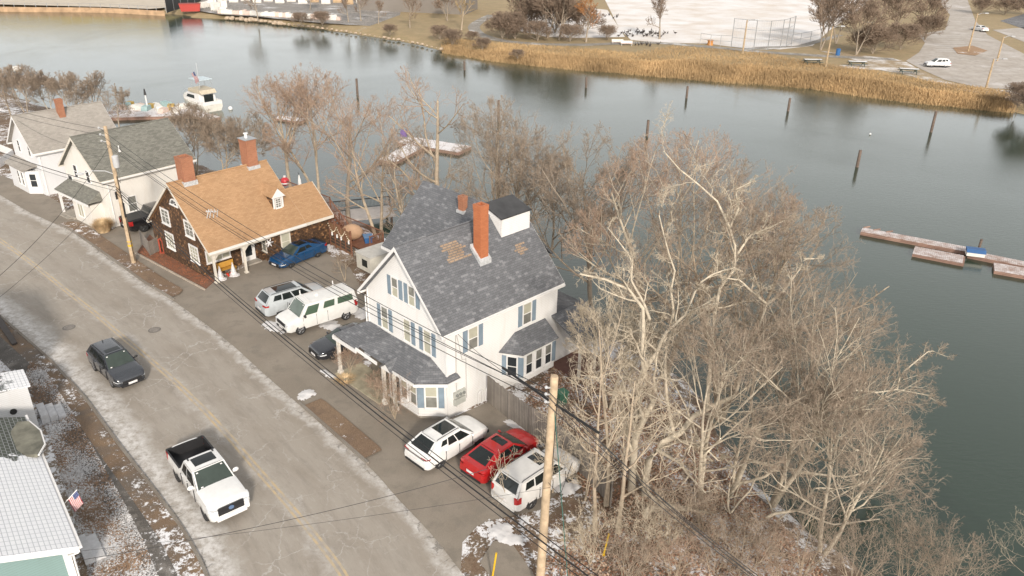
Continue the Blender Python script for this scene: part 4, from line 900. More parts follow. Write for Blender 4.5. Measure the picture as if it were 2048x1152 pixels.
# red car
p = dict(mac, L=4.6, W=1.86, H=1.50, wb=2.80, zb=.22, paint=paint('red car paint', (.42,.012,.014), .25), clad=False, sun=[(.16,.10,.50)], rim=RIMD, cab=(1.15,.15,-1.0,-2.1), rail=False, tl=(.09,.45), extra=None, top=[(-2.3,.72), (-2.25,.98), (-1.9,1.02), (.7,.95), (1.1,.92), (1.75,.86), (2.15,.74), (2.3,.48)])
rc = make_car('hatchback', 'red car parked between the two white SUVs under thin branches', 'car', p); put(rc, p, (1062,916), (990,963), 'R')
# white older suv by the pole
p = dict(suv, L=4.9, W=1.95, H=1.82, wb=2.92, fo=.90, R=.38, zb=.32, belt=1.12, top=[(-2.45,.8), (-2.42,1.12), (-2.0,1.16), (.8,1.16), (1.1,1.15), (1.9,1.10), (2.3,1.0), (2.45,.7)], cab=(1.25,.55,-1.95,-2.38), ct=.80, cb=.96, paint=paint('dirty white car paint', (.63,.62,.60), .4), clad=False, sun=[(.22,.10,.36)], rim=RIMD, rail=True, gaps=(1.05,.1,-.85), tl=(.35,.12), bm=paint('dirty white car paint', (.63,.62,.60)))
ws = make_car('suv', 'dirty white SUV parked beside the nearer utility pole', 'car', p); put(ws, p, (1139,966), (1066,1016), 'R')
# far vehicles across the river
p = dict(suv, paint=plain('white far car paint', (.7,.7,.7), .3), sun=[]); fc = make_car('suv', 'white SUV parked alone in the lot across the river', 'car', p)
c = G(1873,134,FZ); fc.location = (c.x, c.y, FZ+.03); fc.rotation_euler = (0,0,R_(178))
p = dict(sed, paint=plain('white far car paint', (.7,.7,.7), .3)); fc = make_car('sedan', 'white car driving on the far road at the upper right', 'car', p)
c = G(1958,62,FZ); fc.location = (c.x, c.y, FZ+.03); fc.rotation_euler = (0,0,R_(100))
# boxy beige trailer behind the white house
TB = thing('camper_trailer', 'small beige trailer half hidden behind the left edge of the white house', 'trailer', (-11.6, 57.6, 0), R_(45))
q = MB(); q.box(-.4,3.2,-.95,.95,.45,1.75); q.build('body', plain('beige trailer shell', (.55,.53,.47), .5), TB); q = MB(); q.box(-.45,3.25,-1.0,1.0,1.75,1.85); q.build('roof', plain('trailer roof', (.50,.49,.46), .6), TB)
q = MB(); q.obox((-.41,-.2,1.15), (0,1,0), (-1,0,0), .7, .6, 0, .02); q.build('window', CGL, TB)
for s in (-1,1):
    q = MB(); q.tube([(1.4,s*.75,.32), (1.4,s*.98,.32)], .32, 16); q.build('wheel', TYRE, TB)

# ------------------------------------------------------------------ trees
BARKP = plain('pale grey bark', (.47,.41,.32), .9, .28, 4, .5, 12); BARKG = plain('grey brown bark', (.30,.25,.195), .9, .25, 4, .5, 12); BARKT = plain('tan bark', (.38,.31,.23), .9, .25, 4, .5, 12)
TWIGR = plain('reddish twigs', (.31,.22,.162), .9, .22, 1.2); TWIGB = plain('grey brown twigs', (.265,.21,.16), .9, .22, 1.2); TWIGP = plain('pale twigs', (.44,.375,.285), .9, .2, 1.2)
TWIGF = plain('far brown twigs', (.23,.17,.125), .9, .25, .3); TWIGO = plain('rust leaves and twigs', (.34,.16,.06), .9, .25, .5); TWIGY = plain('dry golden twigs', (.34,.25,.13), .9, .25, .5)
def unit(a): return a/np.maximum(np.linalg.norm(a, axis=-1, keepdims=True), 1e-9)
def run(rg, P0, D, L, R, k, wander, trop, tip=.35):
    m = len(P0); P = np.zeros((m, k+1, 3)); P[:, 0] = P0; D = unit(D); DD = np.zeros((m, k+1, 3)); DD[:, 0] = D
    for i in range(k):
        D = unit(D+rg.normal(0, wander, (m, 3))+np.array([0, 0, trop])); P[:, i+1] = P[:, i]+D*(L/k)[:, None]; DD[:, i+1] = D
    Rr_ = R[:, None]*np.linspace(1, tip, k+1)[None]**1.0
    return P, DD, Rr_
def spawn(rg, P, DD, Rr_, L, n, t0, ang, ratio, rrat, rmin):
    m, k1, _ = P.shape; t = t0+(1-t0)*((np.arange(n)[None]+rg.random((m, n)))/n); t = np.clip(t, 0, .999)
    f = t*(k1-1); i = f.astype(int); fr = (f-i)[..., None]; mi = np.arange(m)[:, None]
    p = P[mi, i]*(1-fr)+P[mi, i+1]*fr; d = DD[mi, i+1]; r = Rr_[mi, i]*(1-fr[..., 0])+Rr_[mi, i+1]*fr[..., 0]
    q = rg.normal(0, 1, (m, n, 3)); q = unit(q-(q*d).sum(-1, keepdims=True)*d); a = np.radians(rg.uniform(*ang, (m, n)))[..., None]
    dd = d*np.cos(a)+q*np.sin(a); l = L[:, None]*ratio*(1.15-.65*t)*rg.uniform(.7, 1.2, (m, n)); rr = np.maximum(r*rrat, rmin)
    return p.reshape(-1, 3), dd.reshape(-1, 3), l.ravel(), rr.ravel()
def tubes(P, Rr_, n):
    m, k1, _ = P.shape; T = np.empty_like(P); T[:, 1:-1] = P[:, 2:]-P[:, :-2]; T[:, 0] = P[:, 1]-P[:, 0]; T[:, -1] = P[:, -1]-P[:, -2]; T = unit(T)
    ref = np.where(np.abs(T[..., 2:3]) < .85, np.array([0, 0, 1.]), np.array([1., 0, 0])); A = unit(np.cross(T, ref)); B = np.cross(T, A)
    an = np.arange(n)*2*np.pi/n; V = P[:, :, None]+(A[:, :, None]*np.cos(an)[None, None, :, None]+B[:, :, None]*np.sin(an)[None, None, :, None])*Rr_[:, :, None, None]
    V = V.reshape(-1, 3); mi = (np.arange(m)*k1*n)[:, None, None]; ki = (np.arange(k1-1)*n)[None, :, None]; j = np.arange(n)[None, None]; j2 = (j+1) % n
    F = np.stack([mi+ki+j, mi+ki+j2, mi+ki+n+j2, mi+ki+n+j], -1).reshape(-1, 4); return V, F
def merge(parts):
    Vs, Fs, o = [], [], 0
    for V, F in parts: Vs.append(V); Fs.append(F+o); o += len(V)
    return np.vstack(Vs), np.vstack(Fs)
def envd(p, d, H, sp):
    c = np.array([0, 0, .56*H]); r = np.array([sp*H, sp*H, .46*H]); a = (d/r); b_ = (p-c)/r
    A = (a*a).sum(1); B = (a*b_).sum(1); C = (b_*b_).sum(1)-1; disc = np.maximum(B*B-A*C, 0); return np.maximum((-B+np.sqrt(disc))/A, 0)
def build_tree(seed, H, spread=.5, r0=None, lean=(0, 0), n=(8, 6, 5, 5, 4), ang=(25, 55), wander=.12, trop=.10, twig=.008, forks=1, k0=7, t0=.3, limbs=None, lw=None, ratio=(.62,.6,.58,.55,.55), low=.0, pale=0):
    """returns (trunk V,F), (crown V,F)"""
    rg = np.random.default_rng(seed); r0 = r0 or H*.016; tr, cr = [], []
    if limbs is None:
        m = forks; D = np.array([[lean[0]+(.0 if m == 1 else .28*math.cos(i*2.4+seed)), lean[1]+(0 if m == 1 else .28*math.sin(i*2.4+seed)), 1] for i in range(m)])
        P, DD, R = run(rg, np.zeros((m, 3)), D, np.full(m, H*.80)*rg.uniform(.9, 1.05, m), np.full(m, r0/math.sqrt(m)*1.1), k0, wander*.45, .04, .25)
        R[:, 0] *= 1.35
    else:
        P, R = limbs; DD = np.empty_like(P); DD[:, 1:] = unit(P[:, 1:]-P[:, :-1]); DD[:, 0] = DD[:, 1]
    L = np.linalg.norm(np.diff(P, axis=1), axis=2).sum(1); tr.append(tubes(P, R, 8))
    Lc = np.full(len(P), H*spread/ratio[0]*.95) if limbs is None else L*(lw or .6)
    nl = len(n)
    for lv in range(nl):
        p, d, l, r = spawn(rg, P, DD, R, Lc, n[lv], t0 if lv == 0 else .22, ang if lv else (ang[0]+8, ang[1]+12), ratio[lv], .62 if lv < 2 else .6, twig*(1.6 if lv < nl-2 else 1.0))
        if limbs is None:
            e = envd(p, unit(d+np.array([0, 0, .25])), H, spread)
            l = e*rg.uniform(.72, 1.0, len(l)) if lv == 0 else np.minimum(l, e*rg.uniform(.85, 1.25, len(l))+.25)
        k = (5, 4, 4, 3, 2, 2)[lv]; P, DD, R = run(rg, p, d, l, r, k, wander*(1+.25*lv), trop*(1 if lv < 3 else .6), .35)
        if lv == nl-1: R[:, -1] *= .7
        (tr if lv <= pale else cr).append(tubes(P, R, 5 if lv == 0 else (4 if lv == 1 else 3))); Lc = l
    return merge(tr), merge(cr)
def tree_obj(name, label, cat, seed, loc, H, bark, twigm, group=None, rz=0, **kw):
    (tv, tf), (cv, cf) = build_tree(seed, H, **kw); t = thing(name, label, cat, loc, rz, group)
    zm = np.percentile(cv[:, 2], 99.8)
    if zm > .1: tv = tv*(H/zm); cv = cv*(H/zm)
    quick('trunk', tv, tf, bark, parent=t); quick('crown', cv, cf, twigm, smooth=False, parent=t); return t
def hfor(P, ytop):
    lo, hi = 0, 40
    for _ in range(40):
        m_ = (lo+hi)/2
        if PX((P[0], P[1], P[2]+m_))[1] > ytop: lo = m_
        else: hi = m_
    return lo
BG = 'bare trees along the near riverbank'
near_trees = [  # base px, base z, top px, label, spread, colours, seed, options
 ((640,402), -1.6, 130, 'tallest pale trunked bare tree behind the far chimney of the brown house', .42, BARKT, TWIGR, 1, dict(forks=2, lean=(-.22,0))),
 ((700,462), -1.2, 158, 'thick trunked bare tree beside the black railing of the waterside deck', .44, BARKG, TWIGR, 2, dict(lean=(-.02,0))),
 ((760,500), -1.0, 185, 'bare tree between the deck and the grey roofed house', .42, BARKT, TWIGR, 3, dict(forks=2)),
 ((835,540), -1.0, 250, 'low spreading bare tree at the rear left corner of the grey roof', .40, BARKT, TWIGB, 4, dict(forks=3)),
 ((885,540), -1.0, 125, 'tall slim bare tree rising behind the small roof chimney', .30, BARKT, TWIGR, 5, {}),
 ((1000,560), -1.2, 195, 'broad crowned bare tree right of the snowy L shaped dock', .44, BARKT, TWIGB, 6, dict(forks=3)),
 ((1085,585), -1.2, 290, 'bare tree directly behind the white box on the grey roof', .40, BARKG, TWIGB, 7, dict(forks=2)),
 ((1185,650), -1.2, 262, 'dark bare tree behind the right edge of the grey roof', .42, BARKG, TWIGB, 8, dict(forks=2)),
 ((1330,760), -1.4, 262, 'large brown twigged tree at the water, top of the right hand grove', .46, BARKG, TWIGR, 9, dict(forks=2)),
 ((1440,840), -1.4, 330, 'wide brown twigged tree in the grove facing the long dock', .46, BARKG, TWIGB, 10, dict(forks=2)),
 ((1545,1010), -1.4, 570, 'brown twigged tree leaning over the water right of the grove', .52, BARKG, TWIGB, 11, dict(lean=(.12,.05), forks=2)),
 ((1640,1120), -1.8, 780, 'low brown twigged tree at the bottom right of the grove', .54, BARKG, TWIGB, 12, dict(lean=(.06,0), forks=2)),
 ((1215,830), -.5, 590, 'pale bare tree beside the side bay window', .38, BARKP, TWIGP, 13, dict(forks=3)),
 ((1400,1010), -.8, 620, 'bare tree in the middle of the leafy slope', .44, BARKT, TWIGB, 14, dict(forks=2)),
 ((25,245), -.6, 135, 'bare tree at the left edge behind the pale roof', .48, BARKG, TWIGB, 21, {}),
 ((105,235), -.8, 140, 'pale limbed bare tree behind the leftmost chimney', .48, BARKP, TWIGB, 22, dict(forks=2)),
 ((195,252), -1.0, 138, 'bare tree behind the back end of the pale roof', .46, BARKG, TWIGB, 23, {}),
 ((395,352), -1.0, 205, 'bare tree between the olive roof and the marina dock', .46, BARKT, TWIGB, 24, dict(forks=3)),
 ((500,372), -1.2, 225, 'bare tree behind the capped chimney of the brown house', .40, BARKG, TWIGB, 25, dict(forks=2)),
 ((585,395), -1.6, 150, 'bare tree leaning out over the water above the brown house roof ridge', .46, BARKT, TWIGR, 27, dict(lean=(-.15,0))),
 ((60,250), -.6, 128, 'grey bare tree directly behind the peak of the pale roof', .5, BARKG, TWIGB, 28, dict(forks=2)),
 ((155,250), -.8, 142, 'bare tree behind the middle of the pale roof', .5, BARKT, TWIGB, 29, dict(forks=2)),
 ((240,262), -1.2, 170, 'small bare tree between the pale roof and the marina dock', .45, BARKG, TWIGB, 30, {}),
 ((450,372), -1.2, 232, 'bare tree right of the olive roof beside the brick chimney', .42, BARKT, TWIGB, 31, dict(forks=2)),
 ((60,215), -1.6, 150, 'low bare tree in front of the small floating dock at far left', .5, BARKG, TWIGR, 26, {}),
]
for (bx, by), z, ty, lab, spd, bk_, tw, sd, kw in near_trees:
    P0 = G(bx, by, z); Hh = hfor(P0, ty); kw = dict(kw); kw.setdefault('n', (12, 8, 6, 5, 4) if sd in (9,10,11,12) else ((8, 5, 5, 4, 3) if sd in (2,3,4,5) else (10, 7, 6, 5, 3)))
    if 8 < sd < 15: kw['pale'] = 1; bk_ = BARKP if sd != 10 else BARKT
    tree_obj('bare_tree', lab, 'tree', sd, P0, Hh, bk_, tw, BG, spread=spd*(.98 if 8 < sd < 20 else (1.05 if sd > 20 else .88)), twig=.0042+.00008*P0.y, **kw)
# the big pale tree: main limbs follow the photograph, each with its own depth
def limb(pts, r0, r1, k=12):
    r0 *= .85; r1 *= .8; a = np.array([tuple(AY(*q)) for q in pts]); d = np.r_[0, np.cumsum(np.linalg.norm(np.diff(a, axis=0), axis=1))]; t = np.linspace(0, d[-1], k+1)
    c = np.stack([np.interp(t, d, a[:, i]) for i in range(3)], 1)
    return c, np.linspace(r0, r1, k+1)
def hero(name, lab, base, limbs_, seed, bark, twg, **kw):
    Ls = [limb(*l) for l in limbs_]; P = np.array([l[0] for l in Ls])-np.array(base); R = np.array([l[1] for l in Ls])
    (tv, tf), (cv, cf) = build_tree(seed, 12, limbs=(P, R), **kw); t = thing(name, lab, 'tree', base, 0, BG)
    quick('trunk', tv, tf, bark, parent=t); quick('crown', cv, cf, twg, smooth=False, parent=t)
B1 = tuple(G(1262,992,-.3))
hero('pale_bare_tree', 'big pale twisted bare tree with crooked limbs spreading over the leafy slope', B1, [
 ([(1262,992,31.9), (1268,900,32), (1272,862,32), (1290,835,32), (1312,822,32), (1300,775,32.2), (1283,745,32.4), (1288,640,32.8), (1284,600,33), (1253,575,33.2), (1215,560,33.2), (1160,548,33.4)], .26, .05),
 ([(1283,745,32.4), (1318,700,33), (1326,670,33.3), (1370,632,33.8), (1395,570,34.2), (1430,545,34.4), (1470,535,34.6)], .13, .03),
 ([(1290,1000,31.6), (1292,930,31.8), (1317,888,32.1), (1356,880,32.4), (1365,845,32.8), (1413,818,33.2), (1457,796,33.6), (1492,788,33.9), (1470,780,34), (1498,700,34.6), (1527,632,35.2), (1534,608,35.3)], .24, .07),
 ([(1534,608,35.3), (1565,584,35.6), (1594,546,35.9), (1608,518,36), (1645,517,36.2)], .10, .03),
 ([(1534,608,35.3), (1505,585,35.3), (1480,560,35.2), (1440,555,35)], .08, .03),
 ([(1413,818,33.2), (1431,612,36), (1437,580,36.2), (1470,537,36.6), (1475,508,36.8), (1460,455,37), (1432,398,37.3), (1398,370,37.5), (1360,340,37.7), (1327,302,37.8)], .15, .03),
 ([(1475,508,36.8), (1500,470,37.2), (1540,455,37.5), (1570,440,37.8), (1590,425,38)], .08, .025),
 ([(1460,455,37), (1478,415,37.2), (1470,380,37.3), (1510,360,37.6)], .07, .02),
 ([(1300,640,32.8), (1287,605,33.5), (1262,560,34), (1265,520,34.2), (1235,480,34.4), (1215,455,34.5)], .09, .025),
 ([(1350,880,32.4), (1332,790,33.5), (1330,700,34), (1352,640,34.4), (1340,590,34.6), (1350,540,34.9), (1335,500,35), (1318,430,35.2)], .12, .03),
 ([(1356,880,32.4), (1385,885,31.8), (1415,900,31.5), (1440,925,31.3), (1458,905,31.5)], .08, .03),
 ([(1275,880,32), (1245,760,31.8), (1232,740,31.8), (1200,755,31.4), (1160,750,31)], .08, .025)],
 77, BARKP, TWIGP, n=(9, 6, 5, 4), wander=.25, trop=.05, twig=.0075, lw=.37, t0=.10, pale=1, ratio=(.62,.62,.6,.6,.55))
B2 = tuple(G(1290,1060,-.3))
hero('pale_bare_tree', 'low pale bare tree with long limbs reaching right over the dark bank', B2, [
 ([(1288,1060,30.0), (1296,1015,30.2), (1330,1012,30.4), (1391,1020,30.6), (1465,1046,30.8), (1523,1060,31), (1588,1086,31.2), (1694,1112,31.5)], .20, .04),
 ([(1523,1060,31), (1532,1030,31.2), (1597,1020,31.6), (1663,1050,31.8), (1760,1038,32.2)], .11, .03),
 ([(1597,1020,31.6), (1630,975,32), (1680,978,32.3), (1720,970,32.6)], .07, .02),
 ([(1465,1046,30.8), (1455,1010,31), (1460,960,31.4), (1480,930,31.8)], .07, .02),
 ([(1296,1015,30.2), (1280,1080,29.5), (1270,1160,28.6)], .15, .12)],
 78, BARKP, TWIGB, n=(8, 5, 5, 4), wander=.2, trop=.06, twig=.007, lw=.5, t0=.1, pale=1)
B3 = tuple(G(1395,1095,-.8))
hero('bare_tree', 'thick trunked bare tree leaning right toward the green water', B3, [
 ([(1395,1095,31.5), (1457,1003,32.5), (1492,919,33.2), (1514,867,33.8), (1532,835,34.1), (1590,830,34.6), (1650,855,35), (1720,905,35.3), (1745,912,35.4)], .27, .04),
 ([(1492,919,33.2), (1560,935,33.4), (1632,948,33.8), (1700,955,34.2), (1760,930,34.6)], .12, .03),
 ([(1532,835,34.1), (1580,818,35), (1640,815,35.4), (1680,820,35.8), (1750,818,36)], .11, .03),
 ([(1514,867,33.8), (1500,800,34.5), (1512,740,35), (1530,690,35.5), (1600,640,36.3), (1640,620,36.8)], .12, .03),
 ([(1640,815,35.4), (1702,779,36.2), (1755,785,36.6), (1794,779,36.9), (1865,792,37.4)], .085, .025),
 ([(1720,783,36.4), (1730,730,37), (1722,700,37.2), (1700,650,37.5)], .06, .02),
 ([(1794,779,36.9), (1800,750,37.1), (1835,720,37.5), (1860,700,37.7), (1890,712,38)], .06, .02),
 ([(1600,830,34.7), (1640,750,35.6), (1680,720,36), (1715,705,36.4)], .08, .02)],
 79, BARKP, TWIGB, n=(9, 7, 6, 5), wander=.17, trop=.05, twig=.0065, lw=.42, t0=.15, pale=1)
# thin young trees in front of the fence and the parked cars
SG = 'thin young trees by the parking area'
for i, (bx, by, ty, lab, sp_) in enumerate([
 (1190,1062,640,'straight thin tree just right of the nearer utility pole',.22), (1212,1010,600,'thin young tree behind the board fence end',.22),
 (1105,985,800,'leafless sapling at the rear of the dirty white SUV',.30), (1170,1000,860,'slender leafless sapling between pole and board fence',.28), (1236,1065,700,'thin tree at the foot of the big pale tree',.22),
 (690,562,500,'small leafless tree in the driveway of the brown house',.36), (1018,1010,900,'wispy leafless shrub in front of the red car',.42)]):
    P0 = G(bx, by, 0); tree_obj('young_tree', lab, 'tree', 40+i, P0, hfor(P0, ty), BARKT, TWIGP if i != 5 else TWIGB, SG, spread=sp_, r0=.10 if i in (0,1,4) else .05, n=(9, 5, 4, 3) if i != 6 else (4, 3, 3, 2), twig=.007, t0=.25, forks=1 if i in (0,1,4) else 2)
# brush and shrubs
SHR = 'leafless shrubs'
for i, (bx, by, ty, lab, z, m2) in enumerate([
 (1800,1190,1035,'leafless brush over the water at the bottom right',-1.9,TWIGB), (1880,1230,1060,'second leafless brush over the water right of the grove',-1.9,TWIGB), (2060,1190,1030,'brush at the right edge above the green water',-1.9,TWIGP),
 (1600,1160,1000,'dark brush at the foot of the bank, bottom centre right',-1,TWIGB), (1700,1190,1050,'dark brush at the waterline near the bottom edge',-1.4,TWIGB), (1480,1170,1040,'brush between fallen limbs at the bottom edge',-.6,TWIGB),
 (790,838,745,'tangled brown shrub growing in front of the corner bay window',0,TWIGR), (700,745,690,'bare brown shrub at the foot of the left porch post',0,TWIGR), (755,800,740,'leafless bush beside the porch floor',0,TWIGR),
 (1290,1130,1000,'pale tangled brush at the base of the big pale tree',-.2,TWIGP), (1340,1100,960,'brush right of the big pale trunk',-.3,TWIGB), (1180,1130,1020,'brush behind the nearer utility pole',0,TWIGP),(1150,705,640,'tangled brush beside the porch railing',-.3,TWIGP), (1260,760,650,'brown brush on the leafy slope',-.5,TWIGR),
 (1250,1175,1075,'low brush at the bottom edge right of the nearer pole',0,TWIGB), (1345,1180,1070,'brown brush at the bottom edge below the big pale trunk',-.2,TWIGR), (1425,1160,1050,'thick brown brush on the lower slope below the leaning trunk',-.5,TWIGB), (1555,1190,1070,'wide brown brush at the bottom edge above the dark bank',-.9,TWIGR), (1400,1075,985,'brown brush halfway down the leafy slope',-.5,TWIGB), (1500,1110,1020,'brown brush on the slope just above the waterline',-.9,TWIGB),
 (395,520,470,'low bare shrub in the red mulch bed',.05,TWIGB), (345,492,455,'low brown shrub against the brown shingle wall',.05,TWIGR)]):
    P0 = G(bx, by, z); Hh = hfor(P0, ty)
    tree_obj('shrub', lab, 'shrub', 60+i, P0, Hh, BARKT, m2, SHR, spread=.55, r0=.05, forks=6, n=(5, 5, 4, 3), twig=.0055, t0=.1, wander=.2, k0=4, ang=(20,60))
# ornamental grass clump
def grassclump(loc, r, h, n_, seed, mat, name, label, cat, group=None):
    rg = np.random.default_rng(seed); a = rg.random(n_)*6.283; rr = r*np.sqrt(rg.random(n_))*.45; b0 = np.c_[np.cos(a)*rr, np.sin(a)*rr, np.zeros(n_)]
    out = .25+.75*rg.random(n_); tip = np.c_[np.cos(a)*r*out, np.sin(a)*r*out, h*rg.uniform(.5, 1, n_)*(1-.25*out)]; mid = b0*.5+tip*.5; mid[:, 2] = tip[:, 2]*.72
    w_ = np.c_[-np.sin(a), np.cos(a), np.zeros(n_)]*.012
    V = np.stack([b0-w_, b0+w_, mid-w_*.8, mid+w_*.8, tip-w_*.2, tip+w_*.2], 1).reshape(-1, 3); i = np.arange(n_)[:, None]*6
    F = np.vstack([i+np.array([0,1,3,2]), i+np.array([2,3,5,4])]); o = quick(name, V, F, mat, smooth=False); o.location = loc; return tag(o, label, cat, group)
STRAW = plain('dry straw grass', (.60,.45,.27), .9, .3, 3)
grassclump(G(208,463), 1.15, 1.35, 3000, 3, STRAW, 'ornamental_grass', 'golden dry ornamental grass clump at the corner of the cream house', 'plant')
grassclump(G(405,545), .6, .9, 700, 4, STRAW, 'ornamental_grass', 'dry grass clump beside the corner porch post of the brown house', 'plant')
grassclump(G(385,522), .5, .8, 500, 5, STRAW, 'ornamental_grass', 'smaller dry grass clump in the mulch bed', 'plant')
# ---- far bank vegetation
FT = 'bare trees across the river'
protos = {}
def far(key, label, px, by, ty, rz, z=FZ, name='bare_tree'):
    kinds = {'t': dict(spread=.46, n=(10, 7, 6, 3), bark=BARKG, tw=TWIGF), 's': dict(spread=.36, n=(8, 6, 5, 3), bark=BARKT, tw=TWIGY, forks=1), 'o': dict(spread=.34, n=(10, 6, 6, 3), bark=BARKG, tw=TWIGO), 'w': dict(spread=.52, n=(11, 8, 6, 4), bark=BARKG, tw=TWIGF, forks=2), 'b': dict(spread=.62, n=(7, 7, 5, 4), bark=BARKG, tw=TWIGF, forks=7, t0=.08, k0=4)}
    if key not in protos:
        k = dict(kinds[key]); bk_, tw = k.pop('bark'), k.pop('tw'); protos[key] = (tree_obj(name, label, 'tree', 90+ord(key), (0,0,0), 10, bk_, tw, FT, twig=.034, r0=.2, **k)); o = protos[key]
    else: o = clone(protos[key])
    o.name = name; P0 = G(px, by, z); h = hfor(P0, ty)/10; o.location = P0; o.rotation_euler = (0, 0, rz); o.scale = (h*1.5, h*1.5, h) if key == 'b' else (h, h, h); o['label'] = label; o['category'] = 'tree' if name != 'bush' else 'shrub'; o['group'] = FT if name != 'bush' else 'bushes across the river'
    return o
for a in [('t','bare tree in front of the white stone yard',516,42,-25,0), ('t','thin bare tree at the right end of the stone yard',697,44,-12,1), ('t','bare tree left of the grey building',722,42,-20,2), ('t','round bare tree in front of the grey building',820,56,-8,3), ('t','bare tree at the right corner of the grey building',757,48,0,4),
 ('s','yellow limbed tree at the bend of the river path',923,60,-30,5), ('w','bare tree left of the path bend',895,42,-25,6), ('w','wide grey tree at the left end of the park thicket',1050,68,-45,1), ('w','grey tree in the park thicket',1095,76,-40,2.2), ('w','tall grey tree in the middle of the park thicket',1118,80,-45,3.3), ('o','rust leaved tree at the right end of the park thicket',1172,84,-10,.5),
 ('t','lone bare tree in the snowfield',1319,78,-8,.8), ('w','big bare tree right of the backstop',1641,100,-20,4), ('w','bare tree behind the blue trash bin',1672,88,-30,5), ('w','grey tree in front of the round bush',1712,110,-5,2), ('w','broad bare tree at the left of the far parking lot',1790,80,-30,.4), ('w','bare tree beside the far road',1845,72,-15,1.9),
 ('t','tall bare tree at the top edge left of the far road',1760,40,-40,3),('w','bare tree in the stone yard behind the blocks',620,20,-30,3.9)]: far(*a)
for a in [('b','brown bush on the bank left of the path bend',880,80,50,0), ('b','brown bush overhanging the water below the path',905,92,58,1), ('b','low bush at the river edge below the path',945,82,62,2), ('b','bush below the park path',965,100,75,3), ('b','long grey bush under the park thicket',1030,78,35,4), ('b','grey bush in the park thicket',1075,82,42,5), ('b','grey brown bush right of the thicket centre',1140,84,48,6), ('b','bush right of the rust leaved tree',1215,80,50,.4), 
 ('b','rounded brown bush in front of the far parking lot',1745,108,50,1.3), ('b','dense bush left of the far parking lot',1800,100,45,2.1), ('b','dark bush at the lot corner',1850,80,30,2.9), ('b','dark bush beyond the far road at upper right',1960,28,-5,3.6), ('b','second dark bush beyond the far road',2010,30,-5,4.4), ('b','third dark bush at the top right corner',2050,30,-5,5.1),
 ('b','brown bush filling the left half of the park thicket',1015,76,22,2.8), ('b','tall brown bush behind the park thicket',1060,66,0,3.4), ('b','tall dark bush at the back of the thicket',1110,66,-5,4.2), ('b','tall grey bush behind the rust leaved tree',1160,70,10,5.2), ('b','brown bush left of the rounded bush by the lot',1720,104,62,.7), ('b','shrub on the bank below the stone yard',602,52,25,5.8), ('b','shrub at the water edge beyond the stone yard',645,52,22,.9), ('b','low shrub on the bank below the grey building',780,70,48,1.7), ('b','shrub beside the path at the park',1035,118,98,2.5), ('b','dark tangle at the right edge where the reeds end',2035,215,165,3.1), ('b','brush at the right edge above the rocks',2060,240,180,.2), ('b','grey shrub left of the rust leaved tree',1005,78,30,1.1)]: far(*a, name='bush')
# reeds
rg = np.random.default_rng(5)
RE = [(880,100,70),(930,112,84),(992,119,92),(1128,134,100),(1265,146,112),(1350,153,98),(1519,165,112),(1629,176,132),(1756,193,150),(1866,207,172),(2016,219,192)]
def reeds(name, label, n_, hmin, hmax, lo, hi, mat, seed):
    rg = np.random.default_rng(seed); x = rg.uniform(890, 2016, n_); yb = np.interp(x, [r[0] for r in RE], [r[1] for r in RE]); yt = np.interp(x, [r[0] for r in RE], [r[2] for r in RE])
    f = lo+(hi-lo)*rg.random(n_); y = yb+(yt-yb)*f
    d = (np.array(_F)[None]+np.array(R2)[None]*((x-1024)/FPX)[:, None]-np.array(U2)[None]*((y-576)/FPX)[:, None]); t = (-1.5-CH)/d[:, 2]; P = np.array([0, 0, CH])[None]+d*t[:, None]
    P = P+rg.normal(0, .6, P.shape)*np.array([1, 1, 0]); P[:, 2] = hterr(P[:, :2])-.1
    cl = .55+.45*np.sin(P[:, 0]*.35+np.sin(P[:, 1]*.3)*2)*np.cos(P[:, 1]*.22)
    h = (hmin+(hmax-hmin)*rg.random(n_))*(.65+.45*cl); a = rg.random(n_)*6.283; w_ = np.c_[np.cos(a), np.sin(a), 0*a]*.038; tip = P+np.c_[rg.normal(0, .18, n_), rg.normal(0, .18, n_), h]
    V = np.stack([P-w_, P+w_, tip+w_*.6, tip-w_*.6], 1).reshape(-1, 3); F = np.arange(n_)[:, None]*4+np.arange(4)[None]
    o = quick(name, V, F, mat, smooth=False); tag(o, label, 'reeds'); return struct(o, 'stuff')
reeds('reeds', 'tall golden reeds standing along the far waterline', 64000, .5, 1.45, -.02, .36, plain('golden reed', (.44,.30,.155), .9, .4, .09), 1)
reeds('meadow_grass', 'low tan meadow grass behind the reeds on the far bank', 40000, .2, .6, .35, 1.0, plain('tan meadow grass', (.42,.29,.15), .9, .42, .06), 2)

# ------------------------------------------------------------------ far bank surfaces
def fsheet(name, pts, z, mat): return sheet(name, [tuple(G(x, y, FZ))[:2] for x, y in pts], z, mat)
SNOWF = groundmat('thin snow over turf', [(.60,.52,.45), (.66,.59,.52)], snow=.86, ss=.10, fine=3, snowc=(.76,.75,.75), bmp=.2, finev=.08, sw=.35)
fsheet('snowfield', [(1180,-60),(1215,10),(1240,60),(1262,80),(1300,84),(1420,88),(1480,96),(1560,99),(1625,92),(1660,60),(1720,20),(1790,-60)], FZ+.03, SNOWF)
fsheet('snow_strip', [(1030,60),(1095,74),(1150,76),(1250,74),(1215,20),(1120,10),(1040,30)], FZ+.025, SNOWF)
LOT = groundmat('salted parking lot', [(.40,.355,.31), (.47,.43,.39), (.35,.31,.275)], snow=.42, ss=.14, fine=2, bmp=.1, finev=.1, sw=.3, snowc=(.66,.64,.63))
fsheet('parking_lot', [(1812,122),(1838,105),(1850,86),(1835,68),(1890,60),(1900,30),(1875,0),(1850,-60),(1930,-60),(1935,0),(1950,40),(1975,70),(2048,108),(2200,150),(2200,200),(2048,180),(1960,176),(1890,160),(1845,140)], FZ+.04, LOT)
